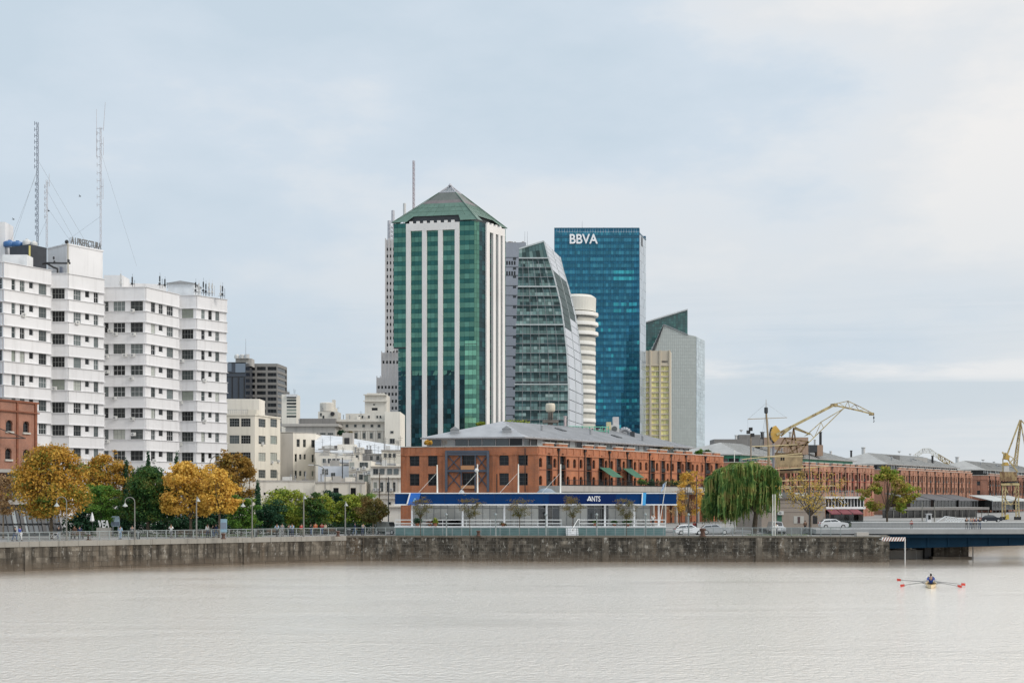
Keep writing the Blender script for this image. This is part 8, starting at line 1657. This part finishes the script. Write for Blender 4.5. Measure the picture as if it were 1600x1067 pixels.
def car(label, x, Y, rz, paint, kind='hatch', name='car', z0=GZ):
    t = thing(name, label, 'car', (PX(x, Y), Y, z0)); L_, W_, = (4.3, 1.76)
    if kind == 'hatch': prof = [(-2.1, .35), (-2.15, .62), (-2.0, .9), (-1.35, 1.0), (-.95, 1.05), (.0, 1.02), (1.2, 1.05), (1.95, 1.0), (2.12, .75), (2.1, .35)]; roof = [(-1.0, 1.03), (-.25, 1.47), (.7, 1.5), (1.45, 1.36), (1.95, 1.0)]
    else: prof = [(-2.0, .45), (-2.05, .7), (-1.95, 1.0), (-.75, 1.08), (1.9, 1.1), (2.0, .8), (1.98, .45)]; roof = [(-.85, 1.07), (-.55, 1.78), (1.75, 1.8), (1.92, 1.1)]
    m = MB(); bot = [(x_, .28 if kind == 'hatch' else .4) for x_ in (1.9, -1.9)]; ring = prof + bot; m.prism([(x_, -W_ / 2, z_) for x_, z_ in ring], (0, W_, 0)); hw0, hw1 = W_ / 2 - .03, W_ / 2 - .2
    # pillars and roof skin
    for s in (-1, 1):
        m.face([(x_, s * (hw1 if 0 < i < len(roof) - 1 else hw0), z_) for i, (x_, z_) in enumerate(roof)][::s])
    for i in range(len(roof) - 1): a, b_ = roof[i], roof[i + 1]; wa, wb = (hw0 if i == 0 else hw1), (hw0 if i == len(roof) - 2 else hw1); m.face([(a[0], -wa, a[1]), (b_[0], -wb, b_[1]), (b_[0], wb, b_[1]), (a[0], wa, a[1])])
    link('body', m.mesh('body', paint), t); e = .012
    for s in (-1, 1):
        n_ = 2
        inner = [(roof[0][0] + .28, roof[0][1] + .06), (roof[1][0] + .05, roof[1][1] - .07), (roof[-2][0] - .03, roof[-2][1] - .09), (roof[-1][0] - .22, roof[-1][1] + .06)]; ymap = lambda z_: hw0 + (hw1 - hw0) * min(1, (z_ - 1.03) / .45)
        for k in range(n_):
            t0, t1 = k / n_ + .015, (k + 1) / n_ - .015; lp = lambda a, b_, q: (a[0] + (b_[0] - a[0]) * q, a[1] + (b_[1] - a[1]) * q); c4 = [lp(inner[0], inner[3], t0), lp(inner[0], inner[3], t1), lp(inner[1], inner[2], t1), lp(inner[1], inner[2], t0)]; m = MB(); m.face([(x_, s * (ymap(z_) + e), z_) for x_, z_ in c4][::-s]); link('side_window', m.mesh('side_window', carglass), t)
    for nm, (a, b_), d in (('windscreen', (roof[0], roof[1]), -1), ('rear_window', (roof[-2], roof[-1]), 1)): m = MB(); f0, f1 = .12, .9; p = lambda q, w_: (a[0] + (b_[0] - a[0]) * q + d * .01, w_, a[1] + (b_[1] - a[1]) * q + .012); m.face([p(f0, -hw0 + .16), p(f0, hw0 - .16), p(f1, hw1 - .05), p(f1, -hw1 + .05)]); link(nm, m.mesh(nm, carglass), t)
    for wx in (-1.3, 1.3):
        for s in (-1, 1): m = MB(); m.tube((wx, s * (W_ / 2 - .2), .33), (wx, s * (W_ / 2 + .015), .33), .33, n=14); w_ = link('wheel', m.mesh('wheel', tyre), t); m = MB(); m.tube((wx, s * (W_ / 2 + .015), .33), (wx, s * (W_ / 2 + .03), .33), .21, .19, n=12); link('rim', m.mesh('rim', wt), w_)
    for s in (-1, 1): m = MB(); m.box(-2.14, s * .62 - .2, .68, -2.05, s * .62 + .2, .82); link('headlight', m.mesh('headlight', plain('lamp_glass', (.6, .62, .62), .1)), t); m = MB(); m.box(2.03, s * .66 - .14, .8, 2.125, s * .66 + .14, .95); link('tail_light', m.mesh('tail_light', red), t)
    t.rotation_euler = (0, 0, rz); return t
white_car = plain('white_car_paint', (.75, .76, .77), .25, 0, .03); silver = plain('silver_paint', (.45, .46, .47), .3, .4, .05); dkcar = plain('dark_car_paint', (.03, .035, .045), .25, .2, .1)
car('white hatchback parked between the pavilion and the willow', 1077, 200.8, R(182), white_car); car('white hatchback driving past in front of the glass restaurant', 1302, 212, R(180), white_car, z0=GZ + .6); car('pale car half hidden behind the willow', 1117, 203, R(178), silver); car('white vehicle behind the white posts by the stone pavilion', 1213, 206, R(95), white_car, 'jeep')
car('dark-roofed grey jeep parked at the left end of the pavilion', 606, 204.5, R(150), plain('grey_green_paint', (.30, .31, .29), .5), 'jeep', 'jeep'); car('dark car parked under the hedge trees', 545, 206, R(5), dkcar); car('white car behind the hedge crowd', 497, 206, R(182), white_car); car('dark car parked at the arcade by the right crane', 1549, 300, R(170), dkcar)
mb = MB(); mb.box(PX(1225, 212) - 3, 208.5, GZ, PX(1400, 212), 216.5, GZ + .6); rp_ = mb.build('road_ramp', asphalt); tag(rp_, 'raised road approach to the bridge', 'road', kind='structure')
t = thing('barrier', 'pale concrete barrier along the bridge approach road', 'barrier', P(1225, 838, 207)); m = MB(); m.box(PX(1222, 206), 206.2, GZ, PX(1345, 206), 206.5, GZ + .95); m.build('barrier', par, t)
t = thing('railing', 'grey pedestrian railing in front of the hedge along the approach road', 'railing', P(1285, 838, 218)); m = MB(); f = Fac(pl(1288, 218), pl(1455, 218), GZ + .6); f.slab(m, 0, f.L, 1.05, 1.12, 0, .06); f.slab(m, 0, f.L, .15, .2, 0, .05)
for k in range(int(f.L / .28)): f.slab(m, .28 * k, .28 * k + .05, .2, 1.05, 0, .04)
m.build('rail', railmat, t)
# rowing boat
YB = 9 * FPX / (916 - HZN); xb = PX(1454.5, YB); bt_ = thing('rowing_boat', 'narrow pale wooden double scull on the water', 'rowing boat', (xb, YB, 0)); L2_ = 7.0; hull = MB(); secs = []
for i in range(15):
    s = -1 + 2 * i / 14; w_ = .50 * (1 - abs(s) ** 2.2) + .02; z_ = .30 + .08 * s * s; y_ = s * L2_ / 2; secs.append([Vector((xb + x_ * w_, YB + y_, zz_)) for x_, zz_ in ((-1, z_), (-.85, .08), (-.4, -.08), (.4, -.08), (.85, .08), (1, z_))])
for a, b_ in zip(secs, secs[1:]):
    for k in range(5): hull.face([a[k], a[k + 1], b_[k + 1], b_[k]])
hull.build('hull', plain('pale_wood', (.70, .56, .34), .4, 0, .15, 2), bt_, True); m = MB()
for a, b_ in zip(secs, secs[1:]):
    if abs(a[0].y - YB) > 1.9: m.face([a[0] + Vector((0, 0, -.02)), a[5] + Vector((0, 0, -.02)), b_[5] + Vector((0, 0, -.02)), b_[0] + Vector((0, 0, -.02))])
    m.beam(a[0], b_[0], .05, .06); m.beam(a[5], b_[5], .05, .06)
m.face([Vector((xb - .38, YB - 1.9, .1)), Vector((xb + .38, YB - 1.9, .1)), Vector((xb + .38, YB + 1.9, .1)), Vector((xb - .38, YB + 1.9, .1))]); m.build('deck', plain('deck_wood', (.5, .36, .18), .5), bt_)
for yy in (-.75, .85):
    m = MB()
    for s in (-1, 1): m.tube((xb + s * .42, YB + yy - .35, .3), (xb + s * .85, YB + yy - .5, .42), .025); m.tube((xb + s * .42, YB + yy + .1 - .5, .3), (xb + s * .85, YB + yy - .5, .42), .025)
    m.build('rigger', darkmetal, bt_)
for lab, yy in (('rower in a blue shirt at the near end of the scull, seen from behind', -.75), ('rower in dark blue seated beyond the near one in the scull', .85)):
    person(lab, 0, YB + yy, 'row', 'blue' if yy < 0 else 'navy', 'black', 'hair', R(180) if False else 0, .02, 1.12, X=xb)
for lab, s, yy, zt_ in (('left oar of the near rower, red blade lower on the left', -1, -.75, 0.06), ('left oar of the far rower, red blade higher on the left', -1, .85, .42), ('right oar of the near rower, red blade nearer the boat', 1, -.75, .08), ('right oar of the far rower, farthest red blade on the right', 1, .85, .10)):
    p0 = Vector((xb + s * .26, YB + yy - .58, .62)); p1 = Vector((xb + s * .85, YB + yy - .5, .46)); tip = Vector((xb + s * (2.55 if (s > 0 and yy < 0) or (s < 0 and yy < 0) else 2.95), YB + yy - .25 + (.5 if yy > 0 else -.6), zt_ + .12)); t = thing('oar', lab, 'oar', p1); m = MB(); m.tube(p0, p1, .022); m.tube(p1, tip, .026, .02); m.build('shaft', darkmetal, t); d_ = (tip - p1).normalized(); m = MB(); m.prism([tip - d_ * .05 + Vector((0, 0, -.11)), tip + d_ * .36 + Vector((0, 0, -.13)), tip + d_ * .38 + Vector((0, 0, .13)), tip - d_ * .05 + Vector((0, 0, .11))], (0, .03, 0)); m.build('blade', plain('oar_red', (.60, .05, .03), .5, 0, .05), t)

hd = -math.atan2(xb, YB); RM = Matrix.Rotation(hd, 4, 'Z')   # the scull is rowed straight towards the viewer
for o in [x for x in COL.objects if x.parent is None and (x.name.startswith(('oar', 'rowing_boat')) or 'rower' in x.get('label', ''))]:
    if o.get('category') in ('oar', 'rowing boat', 'person') and ('oar' in o['label'] or 'scull' in o['label'] or 'rower' in o['label']): dl = Vector(o.location) - Vector((xb, YB, 0)); o.location = Vector((xb, YB, 0)) + RM @ dl; o.rotation_euler.z += hd

def bench(label, px, Y, rz=0.0):
    t = thing('park_bench', label, 'bench', (PX(px, Y), Y, GZ), rz); wood = plain('bench_wood', (.16, .09, .05), .7)
    m = MB(); [m.box(-.9, -.22 + .16 * i, .42, .9, -.1 + .16 * i, .46) for i in range(3)]; link('seat', m.mesh('seat', wood), t); m = MB(); [m.box(-.9, .26, .55 + .15 * i, .9, .3, .66 + .15 * i) for i in range(3)]; link('backrest', m.mesh('backrest', wood), t)
    for x in (-.75, .75): m = MB(); m.box(x - .04, -.22, 0, x + .04, -.16, .42); m.box(x - .04, .2, 0, x + .04, .26, .95); m.box(x - .04, -.16, .36, x + .04, .2, .42); link('leg', m.mesh('leg', darkmetal), t)
for lab, x in (('park bench below the big orange maple, behind the railing', 120), ('park bench right of the dark green tree', 285), ('park bench between the amber trees', 320), ('park bench under the wide lime-topped tree', 425), ('park bench in front of the yellow-tipped hedge dome', 515)): bench(lab, x, quayY(x) + 7.5)
for lab, x in (('dark litter bin beside the second hook-necked lamp', 216), ('dark litter bin at the third hook-necked lamp', 399), ('dark litter bin right of the last straight lamp pole', 545)): t = thing('litter_bin', lab, 'bin', (PX(x, quayY(x) + 3), quayY(x) + 3, GZ)); m = MB(); m.lathe(t.location, [(.2, 0), (.27, .8)], 10); m.build('body', darkmetal, t); m = MB(); m.lathe(Vector(t.location) + Vector((0, 0, .8)), [(.3, 0), (.3, .08), (.12, .12)], 10); m.build('lid', greymetal, t)
